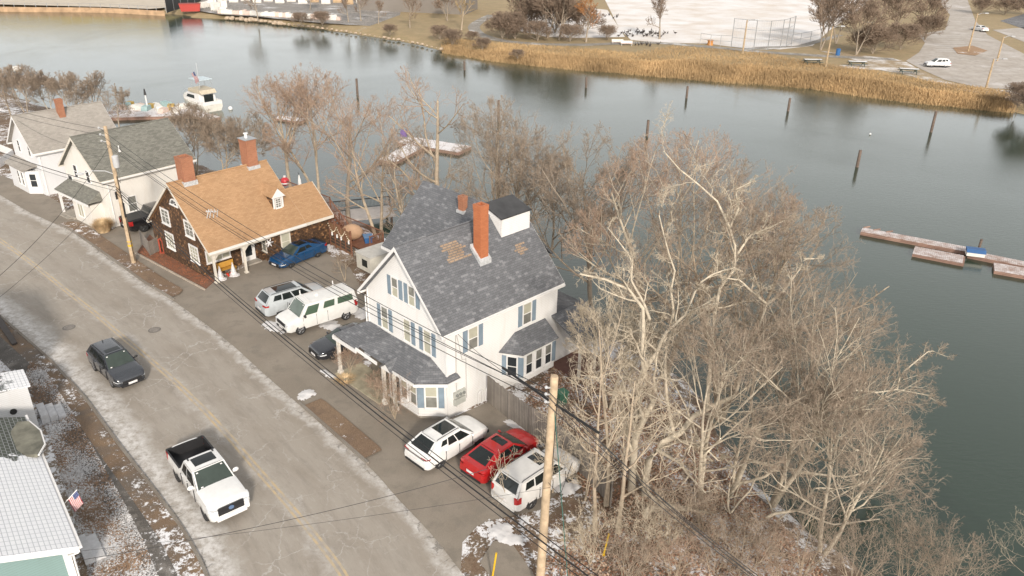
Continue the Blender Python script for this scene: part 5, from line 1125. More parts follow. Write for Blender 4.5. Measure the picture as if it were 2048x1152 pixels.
fsheet('snow_strip', [(1640,102),(1790,118),(1812,124),(1845,143),(1890,162),(1960,178),(2048,183),(2200,205),(2200,225),(2010,198),(1900,176),(1820,152),(1760,140),(1700,138),(1640,132),(1740,128)], FZ+.035, groundmat('patchy roadside snow', [(.42,.32,.2), (.46,.35,.22)], snow=.62, ss=.35, fine=4, snowc=(.70,.69,.69), sw=.2))
fsheet('grass_island', [(1905,96),(1945,92),(1975,102),(1950,112),(1915,108)], FZ+.09, groundmat('brown island grass', [(.42,.26,.15), (.46,.3,.18)], snow=.3, ss=.3, fine=5))
fsheet('road', [(1985,60),(2048,55),(2200,58),(2200,88),(2048,84)], FZ+.045, LOT); fsheet('parking_lot', [(2000,42),(2048,28),(2200,20),(2200,50),(2048,58)], FZ+.045, groundmat('dark wet lot', [(.16,.16,.17), (.24,.24,.25)], snow=.3, ss=.3, fine=3))
STRIPE = plain('faded white paint', (.6,.6,.58), .8)
mb = MB()
for i in range(9):
    a, b_ = G(1862+i*1.5, 70+i*4.1, FZ+.05), G(1920+i*3, 71+i*4.1, FZ+.05); mb.poly([a, b_, b_+Vector((0,.25,0)), a+Vector((0,.25,0))])
for i in range(4):
    a, b_ = G(1838+i*14, 116-i*3.5, FZ+.05), G(1868+i*16, 122-i*3, FZ+.05); mb.poly([a, b_, b_+Vector((0,.25,0)), a+Vector((0,.25,0))])
struct(mb.build('parking_lines', STRIPE))
def fribbon(name, pts, wd, z, mat):
    k = resample([G(x, y, FZ) for x, y in pts], 80); return struct(ribbon(name, offset(k, -wd), offset(k, wd), z, mat, 2))
PATH = groundmat('park path asphalt', [(.33,.30,.26), (.38,.35,.31)], snow=.42, ss=.35, fine=4, sw=.15, snowc=(.7,.69,.69))
fribbon('path', [(985,30),(955,45),(945,55),(958,70),(1000,82),(1070,89),(1180,90),(1290,84),(1400,92),(1480,100),(1560,107),(1680,114),(1790,119)], 1.5, FZ+.05, PATH)
fribbon('path', [(1480,100),(1530,95),(1600,93),(1680,70)], 1.0, FZ+.047, PATH)
YARD = groundmat('stone yard gravel', [(.36,.33,.30), (.30,.28,.26)], snow=.4, ss=.2, fine=2, sw=.2)
fsheet('stone_yard', [(398,22),(410,-60),(820,-60),(800,30),(740,52),(640,46),(520,34),(440,29)], FZ+.03, YARD)
fsheet('parking_lot', [(-500,-60),(395,-60),(350,14),(300,18),(205,14),(0,9),(-500,-4)], FZ+.03, groundmat('beige concrete lot', [(.50,.44,.36), (.55,.49,.41)], snow=0, fine=2, bmp=.1, finev=.05))
BANKR = groundmat('brown river bank', [(.30,.19,.10), (.36,.25,.13)], snow=.12, ss=.5, fine=5)
# seawall
k = resample([G(x, y, -1.5) for x, y in [(-400,2),(0,20),(205,21),(294,26),(330,28)]], 40)
mb = MB(); A, B = offset(k, -.1), offset(k, .5)
mb.v = [(a[0], a[1], z) for z in (-2.3, -.75) for a in A]+[(a[0], a[1], -.75) for a in B]; K = len(A); mb.f = [(r*K+i, r*K+i+1, (r+1)*K+i+1, (r+1)*K+i) for r in range(2) for i in range(K-1)]; mb.m = [0]*len(mb.f)
tag(mb.build('seawall', plain('orange stone seawall', (.42,.28,.17), .9, .3, .6), uv=False), 'stone seawall with a rail below the beige lot across the river', 'wall')
rl = thing('seawall_railing', 'low railing of thin posts on top of the far seawall', 'railing')
for i in range(0, K, 1):
    q = MB(); q.box(B[i][0]-.05, B[i][0]+.05, B[i][1]-.05, B[i][1]+.05, -.75, .3); q.build('post', GREYM, rl)
q = MB(); q.tube([(b_[0], b_[1], .3) for b_ in B], .04, 5); q.build('rail', GREYM, rl)
# building outside the upper frame, seen mirrored in the water, and the grey shed
bd = thing('yellow_building', 'long olive yellow building standing beyond the beige lot, mostly above the frame', 'building', tuple(G(60,-14,FZ)), R_(-4))
MB().box(-60,42,0,20,0,9).build('wall', plain('olive yellow wall', (.40,.33,.16), .8, .05, .2), bd); MB().box(-61,43,-.5,21,9,9.4).build('roof', GREYM, bd)
for x in (18, 30): MB().box(x, x+4, -.06, .02, .0, 4).build('garage_door', plain('pale green door', (.45,.5,.46), .6), bd)
bd = thing('grey_building', 'long dark grey building behind the bare trees at the top', 'building', tuple(G(715,20,FZ)), R_(-12))
MB().box(0,32,0,14,0,7).build('wall', plain('taupe metal wall', (.19,.17,.15), .8, .08, .2), bd); MB().box(-.4,32.4,-.4,14.4,7,7.3).build('roof', GREYM, bd)
MB().box(4,5.2,-.05,.02,3.2,4.6).build('window', GLASS, bd)
# black fence, red skip, stone pallets
k0, k1 = G(333,26,FZ), G(402,2,FZ); dv = (k1-k0).normalized(); fe = thing('black_mesh_fence', 'black screened fence at the end of the beige lot across the river', 'fence', tuple(k0), math.atan2(dv.y, dv.x)); ln = (k1-k0).length
MB().box(0,ln,-.04,.04,0,3.6).build('screen', plain('black fence screen', (.03,.033,.035), .8), fe)
for i in range(6): MB().box(i*ln/5-.07,i*ln/5+.07,-.09,-.045,0,3.8).build('post', GREYM if i else TRIM, fe)
sk = thing('red_skip', 'bright red metal skip beside the black screened fence', 'container', tuple(G(381,23,FZ)), .3)
q = MB(); q.extr([(-2.4,0,0), (2.4,0,0), (2.8,0,1.9), (-2.8,0,1.9)], (0,2.2,0)); q.build('body', plain('red skip paint', (.36,.03,.02), .5), sk); MB().box(-2.85,2.85,-.05,2.25,1.9,2.05).build('rim', plain('dark red rim', (.25,.03,.02), .6), sk)
pal = None; rn = random.Random(8); SP = [plain('white wrapped stone', (.66,.64,.60), .7, .1), plain('tan stone crate', (.50,.36,.22), .8, .1), plain('rosy wrapped stone', (.58,.46,.40), .8, .15)]
def pallet(P0, rz, s, mi):
    q = MB(); h = .9*s[2]
    q.extr([(-.9*s[0],-.6*s[1],.12), (.9*s[0],-.6*s[1],.12), (.82*s[0],-.6*s[1],h), (.1,-.6*s[1],h*1.06), (-.8*s[0],-.6*s[1],h*.97)], (0,1.2*s[1],0))
    for y in (-.5, .4): q.box(-.9*s[0], .9*s[0], y*s[1], y*s[1]+.12, 0, .11)
    return q
pm_ = [pallet(None, 0, (1,1,1), i).build('stone_pallet', SP[i]) for i in range(3)]
first = [True]*3
def putp(mi, P0, rz, s, label):
    if first[mi]: o = pm_[mi]; first[mi] = False
    else: o = pm_[mi].copy(); COL.objects.link(o)
    o.location = P0; o.rotation_euler = (0, 0, rz); o.scale = s; tag(o, label, 'pallet', 'wrapped stone pallets in the yard across the river')
for i in range(34): putp(2 if rn.random() < .35 else 0, G(440+i*7.2, 27+i*.42, FZ), rn.uniform(-.2,.2), (.6,.8,rn.uniform(1.0,1.5)), 'rosy wrapped stone block in the front row of the yard' if 0 else 'wrapped stone block in the front row of the far yard')
for i in range(16): putp(0, G(408+rn.random()*40, 6+rn.random()*16, FZ), rn.random()*3, (1,1,rn.uniform(1,2)), 'white wrapped stone in the loose heap beside the red skip')
for i in range(14): putp(1 if i in (8,10,11) else 0, G(445+i*23, 1+(i % 2)*3+i*.4, FZ), .2, (1.5,1.3,2.4), 'tall stone crate in the back row of the far yard')
# boulders along the far shore
def rock(seed, r):
    rg = random.Random(seed); q = MB(); q.sphere((0,0,0), r, 8, 5, sq=(1,.8,.6)); q.v = [tuple(c*(1+rg.uniform(-.16,.16)) for c in v) for v in q.v]; return q
RK = plain('river boulder', (.42,.33,.24), .95, .3, 2, .4); rks = [rock(i, 1).build('boulder', RK, smooth=30) for i in range(3)]; used = set()
for i in range(46):
    x = 455+i*9.5; k_ = i % 3; y = np.interp(x, [a for a, _ in SH2], [b_ for _, b_ in SH2])-1.6-rn.random()*2
    if k_ in used: o = rks[k_].copy(); COL.objects.link(o)
    else: o = rks[k_]; used.add(k_)
    s = rn.uniform(.35,1.0)*(1.2 if x < 560 else .6); o.scale = (s, s, s); o.location = G(x, y, -1.7)+Vector((0,0,.2)); o.rotation_euler = (0,0,rn.random()*6); tag(o, 'tan boulder lying along the far river edge', 'boulder', 'boulders along the far shore')
# ------------------------------------------------------------------ park furniture
def backstop():
    t = thing('backstop_fence', 'tall curved chain link backstop at the edge of the snowfield', 'fence')
    pts = [G(x, y, FZ) for x, y in [(1462,94),(1507,99),(1535,100),(1560,97),(1572,93),(1583,88)]]
    for p_ in pts: q = MB(); q.tube([p_, p_+Vector((0,0,6.2))], .09, 6); q.build('post', GREYM, t)
    for z in (.1, 2.1, 4.1, 6.1): q = MB(); q.tube([p_+Vector((0,0,z)) for p_ in pts], .05, 5); q.build('rail', GREYM, t)
    q = MB()
    for a, b_ in zip(pts[:-1], pts[1:]):
        for i in range(1, 6):
            c = a.lerp(b_, i/6); q.tube([c, c+Vector((0,0,6.1))], .012, 3)
        for j in range(24): q.tube([a+Vector((0,0,j*.26)), b_+Vector((0,0,j*.26))], .010, 3)
    q.build('mesh', GREYM, t)
    t = thing('park_fence', 'low chain link fence running left and right of the backstop', 'fence')
    for pr_ in ([(1400,88),(1420,92),(1440,93),(1462,94)], [(1583,92),(1600,88),(1620,84),(1640,78)]):
        pts = [G(x, y, FZ) for x, y in pr_]
        for p_ in pts: q = MB(); q.tube([p_, p_+Vector((0,0,2.4))], .06, 5); q.build('post', GREYM, t)
        for z in (1.2, 2.4): q = MB(); q.tube([p_+Vector((0,0,z)) for p_ in pts], .04, 4); q.build('rail', GREYM, t)
backstop()
WOODP = plain('weathered pole wood', (.40,.30,.19), .9, .3, 2, .3, 8)
def lightpole(px, by, ty, label, arm=True):
    P0 = G(px, by, FZ); h = hfor(P0, ty); t = thing('light_pole', label, 'light pole', P0, 0, 'light poles across the river')
    q = MB(); q.tube([(0,0,-.2), (0,0,h)], [.20,.13], 8); q.build('pole', WOODP, t)
    q = MB(); q.tube([(0,0,h-.3), (.9,0,h+.1), (1.8,0,h+.1)], .05, 5); q.box(1.5,2.3,-.15,.15,h,h+.18); q.build('lamp_arm', GREYM, t)
for a in [(1485,108,40,'light pole standing in front of the backstop'), (1651,134,53,'light pole between the first two picnic tables'), (1936,103,27,'light pole on the island of the far parking lot'), (1972,176,118,'light pole on the snowy edge of the far lot'), (1994,122,73,'light pole at the right side of the far road')]: lightpole(*a)
def picnic():
    t = thing('picnic_table', '', 'picnic table'); W_ = plain('dark green table boards', (.06,.085,.075), .7)
    MB().box(-1.2,1.2,-.4,.4,.72,.78).build('table_top', W_, t); MB().box(-1.15,1.15,-.38,.1,.781,.83).build('snow', plain('snow', (.72,.72,.74), .9), t)
    for s in (-1,1): MB().box(-1.2,1.2,s*.75-.14,s*.75+.14,.42,.47).build('bench', W_, t)
    for x in (-.85,.85):
        q = MB(); q.tube([(x,-.85,0), (x,-.2,.72)], .05, 5); q.tube([(x,.85,0), (x,.2,.72)], .05, 5); q.tube([(x,-.8,.4),(x,.8,.4)], .04, 5); q.build('leg_frame', W_, t)
    return t
pt = picnic()
for i, (x, y, l) in enumerate([(1624,128,'leftmost picnic table with snow on it near the far path'), (1713,132,'middle picnic table right of the tall light pole'), (1816,147,'picnic table in the snow nearest the far parking lot')]):
    o = pt if i == 0 else clone(pt); o.location = G(x, y, FZ+.04); o.rotation_euler = (0,0,-.1*i); o['label'] = l; o['group'] = 'picnic tables across the river'; o.scale = (1.5,1.3,1.2)
tb = MB(); tb.tube([(0,0,0), (0,0,1.3)], .45, 10); tb.tube([(0,0,1.3), (0,0,1.45)], [.5,.3], 10); o = tb.build('trash_bin', plain('blue plastic bin', (.03,.12,.30), .5)); o.location = G(1675,111,FZ); tag(o, 'blue trash bin on the grass behind the far path', 'bin')
tb = MB(); tb.tube([(0,0,0), (0,0,.9)], [.7,.55], 10); tb.box(-.6,.6,-.6,.6,.9,1.1); o = tb.build('planter', plain('orange brown planter', (.50,.22,.06), .7)); o.location = G(1420,90,FZ); tag(o, 'orange planter beside the backstop', 'planter')
for i, (x, y) in enumerate([(1235,88),(1253,91)]):
    t = thing('park_bench', ['left white bench facing the path below the rust leaved tree','right white bench facing the path below the rust leaved tree'][i], 'bench', tuple(G(x, y, FZ)), 0, 'park benches across the river')
    MB().box(-1.3,1.3,-.3,.3,.42,.5).build('seat', plain('rosy bench boards', (.55,.42,.38), .8), t); MB().box(-1.3,1.3,.25,.33,.5,1.0).build('backrest', SP[0], t)
    for s in (-1,1): MB().box(s*1.1-.06,s*1.1+.06,-.28,.28,0,.42).build('leg', GREYM, t)
# geese
q = MB(); q.sphere((0,0,.32), .26, 8, 5, sq=(1.3,.7,.6)); q.tube([(.28,0,.4), (.40,0,.58), (.42,0,.74)], [.08,.05,.05], 6); q.sphere((.46,0,.76), .075, 6, 4, sq=(1.3,.8,.8)); q.box(-.05,.0,-.1,-.07,0,.2); q.box(-.05,.0,.07,.1,0,.2); q.tube([(-.28,0,.36),(-.48,0,.36)], [.1,.03], 5)
gs = q.build('goose', plain('dark brown plumage', (.05,.04,.035), .8, .4, 8), smooth=60)
for i in range(64):
    x, y = (rn.gauss(1290,28), rn.gauss(69,4)) if i < 46 else ((rn.gauss(1296,12), rn.gauss(91.5,1)) if i < 56 else (rn.gauss(1225,12), rn.gauss(34,3)))
    o = gs if i == 0 else gs.copy()
    if i: COL.objects.link(o)
    o.location = G(x, y, FZ+.03); o.rotation_euler = (0,0,rn.random()*6.28); o.scale = (1.0,)*3; tag(o, 'dark goose standing on the ground by the snowfield', 'goose', 'geese around the snowfield')
# ------------------------------------------------------------------ in the water
PIL = plain('wet brown piling wood', (.13,.095,.075), .8, .35, 3, .4, 10)
for x, tp, bt_, l in [(715,157,190,'piling rising behind the bare trees, leftmost'), (929,122,140,'piling nearest the far bank, left of centre'), (1172,154,175,'piling near the far bank at the upper middle'), (1373,172,196,'piling left of the one below the red grass'), (1576,196,222,'piling below the red brown grass patch'), (1862,222,264,'piling close to the right end of the reeds'), (1714,300,334,'lone piling above the long dock'), (1294,240,272,'piling just above the top of the right grove'), (997,200,240,'piling rising behind the broad crowned tree'), (997,325,380,'thick piling among the branches behind the house')]:
    P0 = G(x, bt_, WZ); h = hfor(P0, tp); q = MB(); q.tube([(0,0,-1.5), (0,0,h-.1), (0,0,h)], [.21,.19,.15], 9); o = q.build('piling', PIL, smooth=40); o.location = P0; tag(o, l, 'piling', 'wooden pilings in the river')
DOCKW = bricky('old dock planks', (.30,.18,.14), (.40,.26,.20), (.12,.07,.05), 3.0, .14, .012, stain=.4); DS = groundmat('frosted dock planks', [(.50,.37,.32), (.44,.31,.26)], snow=.78, ss=1.2, fine=8, sw=.25, snowc=(.66,.63,.63)); DSW = groundmat('snow covered dock deck', [(.40,.27,.21), (.44,.31,.25)], snow=.84, ss=.9, fine=8, sw=.2, snowc=(.70,.68,.69))
def slabdock(parent, a, b_, wd, z=.35, top=DS, name='float'):
    a, b_ = Vector(a), Vector(b_); d = (b_-a).normalized(); nn = Vector((-d.y, d.x, 0))*wd/2; q = MB()
    q.extr([a+nn+Vector((0,0,.0)), a-nn, b_-nn, b_+nn], (0,0,z)); f = q.build(name, DOCKW, parent)
    q = MB(); L_ = (b_-a).length; k_ = int(L_/.16)
    for i in range(k_):
        p0 = a+d*(i*.16+.005); p1 = a+d*(i*.16+.15); q.extr([p0+nn*1.03+Vector((0,0,z+.01)), p0-nn*1.03+Vector((0,0,z+.01)), p1-nn*1.03+Vector((0,0,z+.01)), p1+nn*1.03+Vector((0,0,z+.01))], (0,0,.04))
    q.build('planks', top, f); return f
ld = thing('floating_dock', 'long frosted wooden dock floating in open water at the right', 'dock', (0,0,WZ))
W_ = lambda x, y: tuple(G(x, y, WZ))[:2]+(0,)
slabdock(ld, W_(1722,466), W_(1958,511), 1.25); slabdock(ld, W_(1826,506), W_(1928,526), 2.0, .3); slabdock(ld, W_(1935,512), W_(2070,540), 1.2, .34); slabdock(ld, W_(1986,540), W_(2110,562), 1.9, .32)
q = MB()
for x, y in ((1725,463),(1745,468),(1770,472)): 
    p_ = Vector(W_(x,y)); q.tube([p_+Vector((0,0,.42)), p_+Vector((.7,.1,.5))], .07, 6)
q.build('timber', DOCKW, ld)
q = MB(); p_ = Vector(W_(1957,500)); q.tube([p_+Vector((0,0,-.4)), p_+Vector((0,0,1.1))], .12, 8); q.build('dock_post', PIL, ld)
bb = thing('dock_box', 'blue covered box sitting on the long floating dock', 'box', tuple(G(1947,518,WZ)+Vector((0,0,.38))), R_(-18))
MB().box(-.75,.75,-.4,.4,0,.35).build('base', SP[0], bb); q = MB(); q.extr([(-.8,-.45,.35),(.8,-.45,.35),(.8,-.2,.62),(-.8,-.2,.62)], (0,.7,0)); q.build('cover', plain('blue tarp', (.02,.09,.24), .5), bb)
ld = thing('floating_dock', 'snow covered L shaped dock seen through the bare trees', 'dock', (0,0,WZ))
slabdock(ld, W_(808,285), W_(930,305), 3.2, .4, DSW); slabdock(ld, W_(775,328), W_(835,295), 2.4, .38, DSW)
q = MB(); p_ = Vector(W_(808,278)); q.box(p_.x-.4,p_.x+.4,p_.y-.4,p_.y+.4,.4,1.2); q.build('dock_locker', plain('purple locker', (.16,.10,.30), .6), ld)
ld = thing('floating_dock', 'small snowy float behind the left bare trees', 'dock', (0,0,WZ)); slabdock(ld, W_(556,238), W_(606,245), 1.7, .3, DSW)
ld = thing('floating_dock', 'small wooden float at the far left behind the trees', 'dock', (0,0,WZ)); slabdock(ld, W_(15,158), W_(88,160), 2.4, .4, DS)
q = MB(); q.sphere((0,0,0), .8, 10, 6, sq=(1.3,1,.7)); o = q.build('covered_dinghy', SP[0], smooth=50); o.location = G(36,148,WZ)+Vector((0,0,.9)); tag(o, 'rounded white cover on the far left float', 'cover')
md = thing('marina_dock', 'cluttered snowy marina dock behind the olive roof', 'dock', (0,0,WZ)); slabdock(md, W_(215,232), W_(375,228), 6.0, .45, DSW); slabdock(md, W_(370,225), W_(428,243), 2.2, .42, DSW)
for i in range(16):
    P0 = G(235+i*8.5+rn.uniform(-3,3), 222+rn.uniform(-6,10), WZ)+Vector((0,0,.5)); q = MB(); s = rn.uniform(.4,1.0); q.extr([(-s,-.4,0),(s,-.4,0),(s*.8,-.4,.6*s+.2),(-s*.7,-.4,.5*s+.2)], (0,.9,0))
    o = q.build('covered_gear', [SP[0], SP[2], plain('teal cover', (.30,.42,.42), .7), plain('yellow crate plastic', (.45,.30,.08), .7), SP[0]][i % 5]); o.location = P0; o.rotation_euler = (0,0,rn.random()*3)
    tag(o, ['white covered gear lying on the cluttered marina dock','rosy covered gear lying on the cluttered marina dock','teal covered gear lying on the cluttered marina dock','yellow crate lying on the cluttered marina dock','white covered gear lying on the cluttered marina dock'][i % 5], 'gear', 'gear stored on the marina dock')
sp_ = thing('dock_statue', 'dark mast like post with flag cover on the marina dock', 'post', tuple(G(297,226,WZ)+Vector((0,0,.5)))); q = MB(); q.tube([(0,0,0),(0,0,2.6)], .10, 6); q.build('pole', WHITE, sp_); q = MB(); q.tube([(0,0,2.2),(0,0,3.1)], [.2,.08], 6); q.build('cap', DARKM, sp_)
# motor yacht
by_ = thing('motor_boat', 'white cabin cruiser with flybridge moored at the marina dock', 'boat', tuple(G(402,214,WZ)), R_(138)); by_.scale = (.88,)*3
q = MB(); st = [(-4.6,1.7,1.15),(-2.5,1.85,1.15),(0,1.9,1.25),(2.5,1.6,1.45),(4.2,.9,1.65),(5.2,.05,1.8)]
V = []; 
for x, w_, z in st: V += [(x,0,-.3),(x,-w_*.75,-.2),(x,-w_,z*.6),(x,-w_,z),(x,-w_*.9,z),(x,0,z-.05),(x,w_*.9,z),(x,w_,z),(x,w_,z*.6),(x,w_*.75,-.2)]
q.v = V; q.f = [(i*10+j, (i+1)*10+j, (i+1)*10+(j+1) % 10, i*10+(j+1) % 10) for i in range(5) for j in range(10)]+[tuple(range(10))]; q.m = [0]*len(q.f); q.build('hull', plain('white gelcoat', (.64,.62,.56), .35), by_, smooth=30)
q = MB(); q.box(-4.6,-4.45,-1.6,1.6,1.15,1.75); q.box(-4.5,-2.8,-1.75,-1.6,1.15,1.7); q.box(-4.5,-2.8,1.6,1.75,1.15,1.7); q.build('transom', WHITE, by_)
q = MB(); q.extr([(-2.8,-1.5,1.2),(2.8,-1.5,1.4),(1.5,-1.5,2.7),(-2.8,-1.5,2.9)], (0,3.0,0)); c_ = q.build('cabin', WHITE, by_)
q = MB()
for s in (-1,1): q.extr([(-1.2,s*1.505,1.9),(1.6,s*1.505,1.9),(1.1,s*1.505,2.45),(-1.2,s*1.505,2.5)], (0,s*.03,0))
q.box(-2.85,-2.81,-1.1,.6,1.3,2.6); q.build('cabin_window', CGL, c_)
q = MB(); q.extr([(-3.6,-1.5,2.9),(.9,-1.4,2.9),(.4,-1.3,3.55),(-3.2,-1.4,3.5)], (0,2.9,0)); q.build('flybridge', plain('tan canvas enclosure', (.50,.44,.34), .7), by_)
for x in (-2.8,-.4):
    for s in (-1,1): q = MB(); q.tube([(x,s*1.2,3.5),(x+.2,s*1.1,5.1)], .035, 5); q.build('canopy_pole', GREYM, by_)
q = MB(); q.box(-3.0,.2,-1.3,1.3,5.1,5.18); q.build('canopy', plain('pale blue canopy', (.50,.58,.62), .7), by_)
q = MB(); q.tube([(5.0,0,2.4),(4,.9,2.3),(2.2,1.6,2.1)], .025, 4); q.tube([(5.0,0,2.4),(4,-.9,2.3),(2.2,-1.6,2.1)], .025, 4); q.tube([(5,0,1.8),(5,0,2.4)], .025, 4); q.tube([(4,.9,1.6),(4,.9,2.3)], .025, 4); q.tube([(4,-.9,1.6),(4,-.9,2.3)], .025, 4); q.build('bow_rail', GREYM, by_)
q = MB(); q.tube([(-2.5,.9,3.5),(-2.5,.9,8)], .02, 4); q.build('antenna', WHITE, by_)
q = MB(); q.tube([(0,0,0),(-.5,0,1.9)], .03, 5); bf = thing('boat_flag', 'small striped flag on a staff at the stern of the cabin cruiser', 'flag', tuple(G(402,214,WZ)+Vector((1.3,-2.6,4.1)))); q.build('staff', WHITE, bf)
FR, FW, FB = plain('flag red cloth', (.36,.03,.05), .8), plain('flag white cloth', (.62,.60,.58), .8), plain('flag blue cloth', (.03,.05,.16), .8)
def flag(parent, o, r, dn_, L_, Hh, amp):
    """striped flag with a starred blue canton: o top hoist corner, r fly direction, dn_ drop direction"""
    o, r, dn_ = Vector(o), Vector(r).normalized(), Vector(dn_).normalized(); nn = r.cross(dn_)
    def f(u, v): return o+r*(L_*u)+dn_*(Hh*v)+nn*(amp*math.sin(u*7+v*1.5)*u)
    for nm, mt in (('red_stripes', FR), ('white_stripes', FW)):
        q = MB()
        for i in range(13):
            if (i % 2 == 0) == (nm == 'red_stripes'):
                u0 = .4 if i < 7 else 0; q.grid(lambda u, v: f(u0+(1-u0)*u, (i+v)/13), 8, 1)
        q.build(nm, mt, parent)
    q = MB(); q.grid(lambda u, v: f(u*.4, v*7/13), 4, 3); cn_ = q.build('canton', FB, parent); q = MB()
    for i in range(5):
        for j in range(4+i % 1): 
            c = f(.04+i*.08, (.06+j*.135)); 
            for s in (-1, 1):
                pts = [c+r*(L_*.016*math.cos(a))+dn_*(L_*.016*math.sin(a))+nn*.004*s for a in [k_*2*math.pi/5 for k_ in range(5)]]; q.poly(pts)
    q.build('stars', FW, cn_)
flag(bf, (-.45,0,1.85), (.35,-.1,-.9), (-.1,-.95,-.2), 1.6, .9, .1)
# big flag at the teal house
fl = thing('house_flag', 'red and white striped flag with blue canton hanging from the teal house', 'flag', tuple(G(120,1016,2.6)))
q = MB(); q.tube([(-.75,-.6,-.75), (.64,.51,.62)], .02, 6); q.build('staff', WHITE, fl)
flag(fl, (.62,.49,.60), (.42,-.30,-.86), (-.63,-.50,-.60), .66, .5, .04)
# buoys
for x, y, l in ((461,219,'small white buoy right of the cabin cruiser'), (1740,270,'tiny white buoy in open water')):
    q = MB(); q.sphere((0,0,.15), .35 if x < 1000 else .15, 8, 6); o = q.build('buoy', WHITE, smooth=60); o.location = G(x, y, WZ); tag(o, l, 'buoy')
# ------------------------------------------------------------------ poles and wires
PW = plain('pale utility pole wood', (.44,.335,.225), .9, .3, 2.2, .6, 14); INS = plain('grey insulator', (.45,.46,.47), .4); CAB = plain('black cable', (.012,.012,.013), .6, .1)
PL = G(268,527); HL = 11.4
pl = thing('utility_pole', 'left utility pole with street lamp arm, grey transformer and yellow tape', 'utility pole', tuple(PL), 0, 'utility poles')
q = MB(); q.tube([(0,0,-.3), (-.0,0,HL)], [.19,.13], 14); q.build('pole', PW, pl, smooth=40)
q = MB(); q.tube([(.32,-.1,8.2),(.32,-.1,8.3),(.32,-.1,9.1),(.32,-.1,9.15)], [.2,.24,.24,.18], 14); q.box(.10,.3,-.14,-.06,8.5,8.9); q.build('transformer', INS, pl, smooth=40)
q = MB()
for z in (10.2,10.7,11.2): q.tube([(0,-.0,z), (-.38,-.15,z+.05)], .03, 5); q.sphere((-.4,-.16,z+.1), .09, 8, 5)
q.build('insulator', INS, pl)
q = MB(); q.tube([(0,0,7.6), (-.6,-.25,7.95), (-1.4,-.6,8.05), (-2.0,-.85,7.95)], .035, 6); q.build('lamp_arm', INS, pl); q = MB(); q.sphere((-2.2,-.95,7.9), .22, 8, 5, sq=(1.6,.8,.5)); q.build('street_lamp', INS, pl)
q = MB(); q.tube([(0,0,1.55), (0,0,1.72)], .195, 12); q.tube([(0,0,1.95),(0,0,2.02)], .192, 12); q.build('yellow_tape', plain('yellow tape', (.65,.42,.03), .6), pl)
q = MB(); q.tube([(.17,-.1,.3),(.16,-.1,7.5)], .025, 5); q.tube([(.1,-.15,7.4),(.45,-.3,7.0),(.5,-.3,8.0),(.35,-.2,8.4)], .012, 4); q.build('riser_cable', CAB, pl)
q = MB(); q.box(-.24,-.15,-.2,.0,5.6,6.2); q.tube([(.2,-.15,4.1),(.24,-.16,5.3)], .07, 6); q.build('splice_case', CAB, pl)
PR = AY(1079,1172,25.35); PR.z = 0; HR = AY(1109,752,PR.y).z
pr2 = thing('utility_pole', 'nearer tall pale utility pole with sawn top beside the dirty white SUV', 'utility pole', tuple(PR), 0, 'utility poles')
TOPX = AY(1109,752,PR.y).x-PR.x
q = MB(); q.tube([(0,0,-.3), (TOPX*.5,0,HR*.5), (TOPX,0,HR-.05), (TOPX,0,HR)], [.20,.175,.155,.14], 16); q.build('pole', PW, pr2, smooth=40)
q = MB()
for z in (HR-.5, HR-.8, HR-1.15): q.tube([(TOPX,0,z), (TOPX-.25,-.12,z+.04)], .03, 5); q.sphere((TOPX-.3,-.14,z+.08), .07, 8, 5)
q.build('insulator', INS, pr2)
q = MB(); q.tube([(TOPX*.6+.17,-.06,HR*.62),(TOPX*.9+.16,-.05,HR*.9)], .02, 5); q.tube([(TOPX*.7,-.17,HR*.55),(TOPX*.7+.5,-.3,HR*.50),(TOPX*.7+.9,-.4,HR*.66)], .012, 4); q.build('riser_cable', CAB, pr2)
def wire(a, b_, sag, r, label, name='overhead_wire', mat=CAB, group='overhead wires', n=28):
    a, b_ = Vector(a), Vector(b_); o = (a+b_)/2; o = Vector((round(o.x,2), round(o.y,2), round(o.z,2)))
    q = MB(); q.tube([a.lerp(b_, i/n)-o-Vector((0,0,sag*4*(i/n)*(1-i/n))) for i in range(n+1)], r, 5); w_ = q.build(name, mat, smooth=60, uv=False); w_.location = o; tag(w_, label, 'wire', group); return w_
topL = lambda dx, z: PL+Vector((dx,-.15,z)); topR = lambda dx, dz: PR+Vector((TOPX+dx,-.15,HR+dz)); END = AY(1640,1240,19.5)
for i, (dx, z, rx, rz2, r) in enumerate([(-.4,11.3,-.35,-.45,.016), (-.4,10.8,-.32,-.72,.016), (-.4,10.3,-.3,-1.1,.016), (.1,10.0,.2,-.95,.014)]):
    lab = ['topmost wire','second wire from the top','third wire from the top','fourth wire, ending at the back of the nearer pole'][i]+' strung between the two utility poles'
    wire(topL(dx,z), topR(rx,rz2), .9+.08*i, r, lab[:90]); wire(topR(rx,rz2), END+Vector((.3*i,0,-.35*i)), .5, r, ['upper wire','second wire','third wire','lowest wire'][i]+' running from the nearer pole to the bottom right')
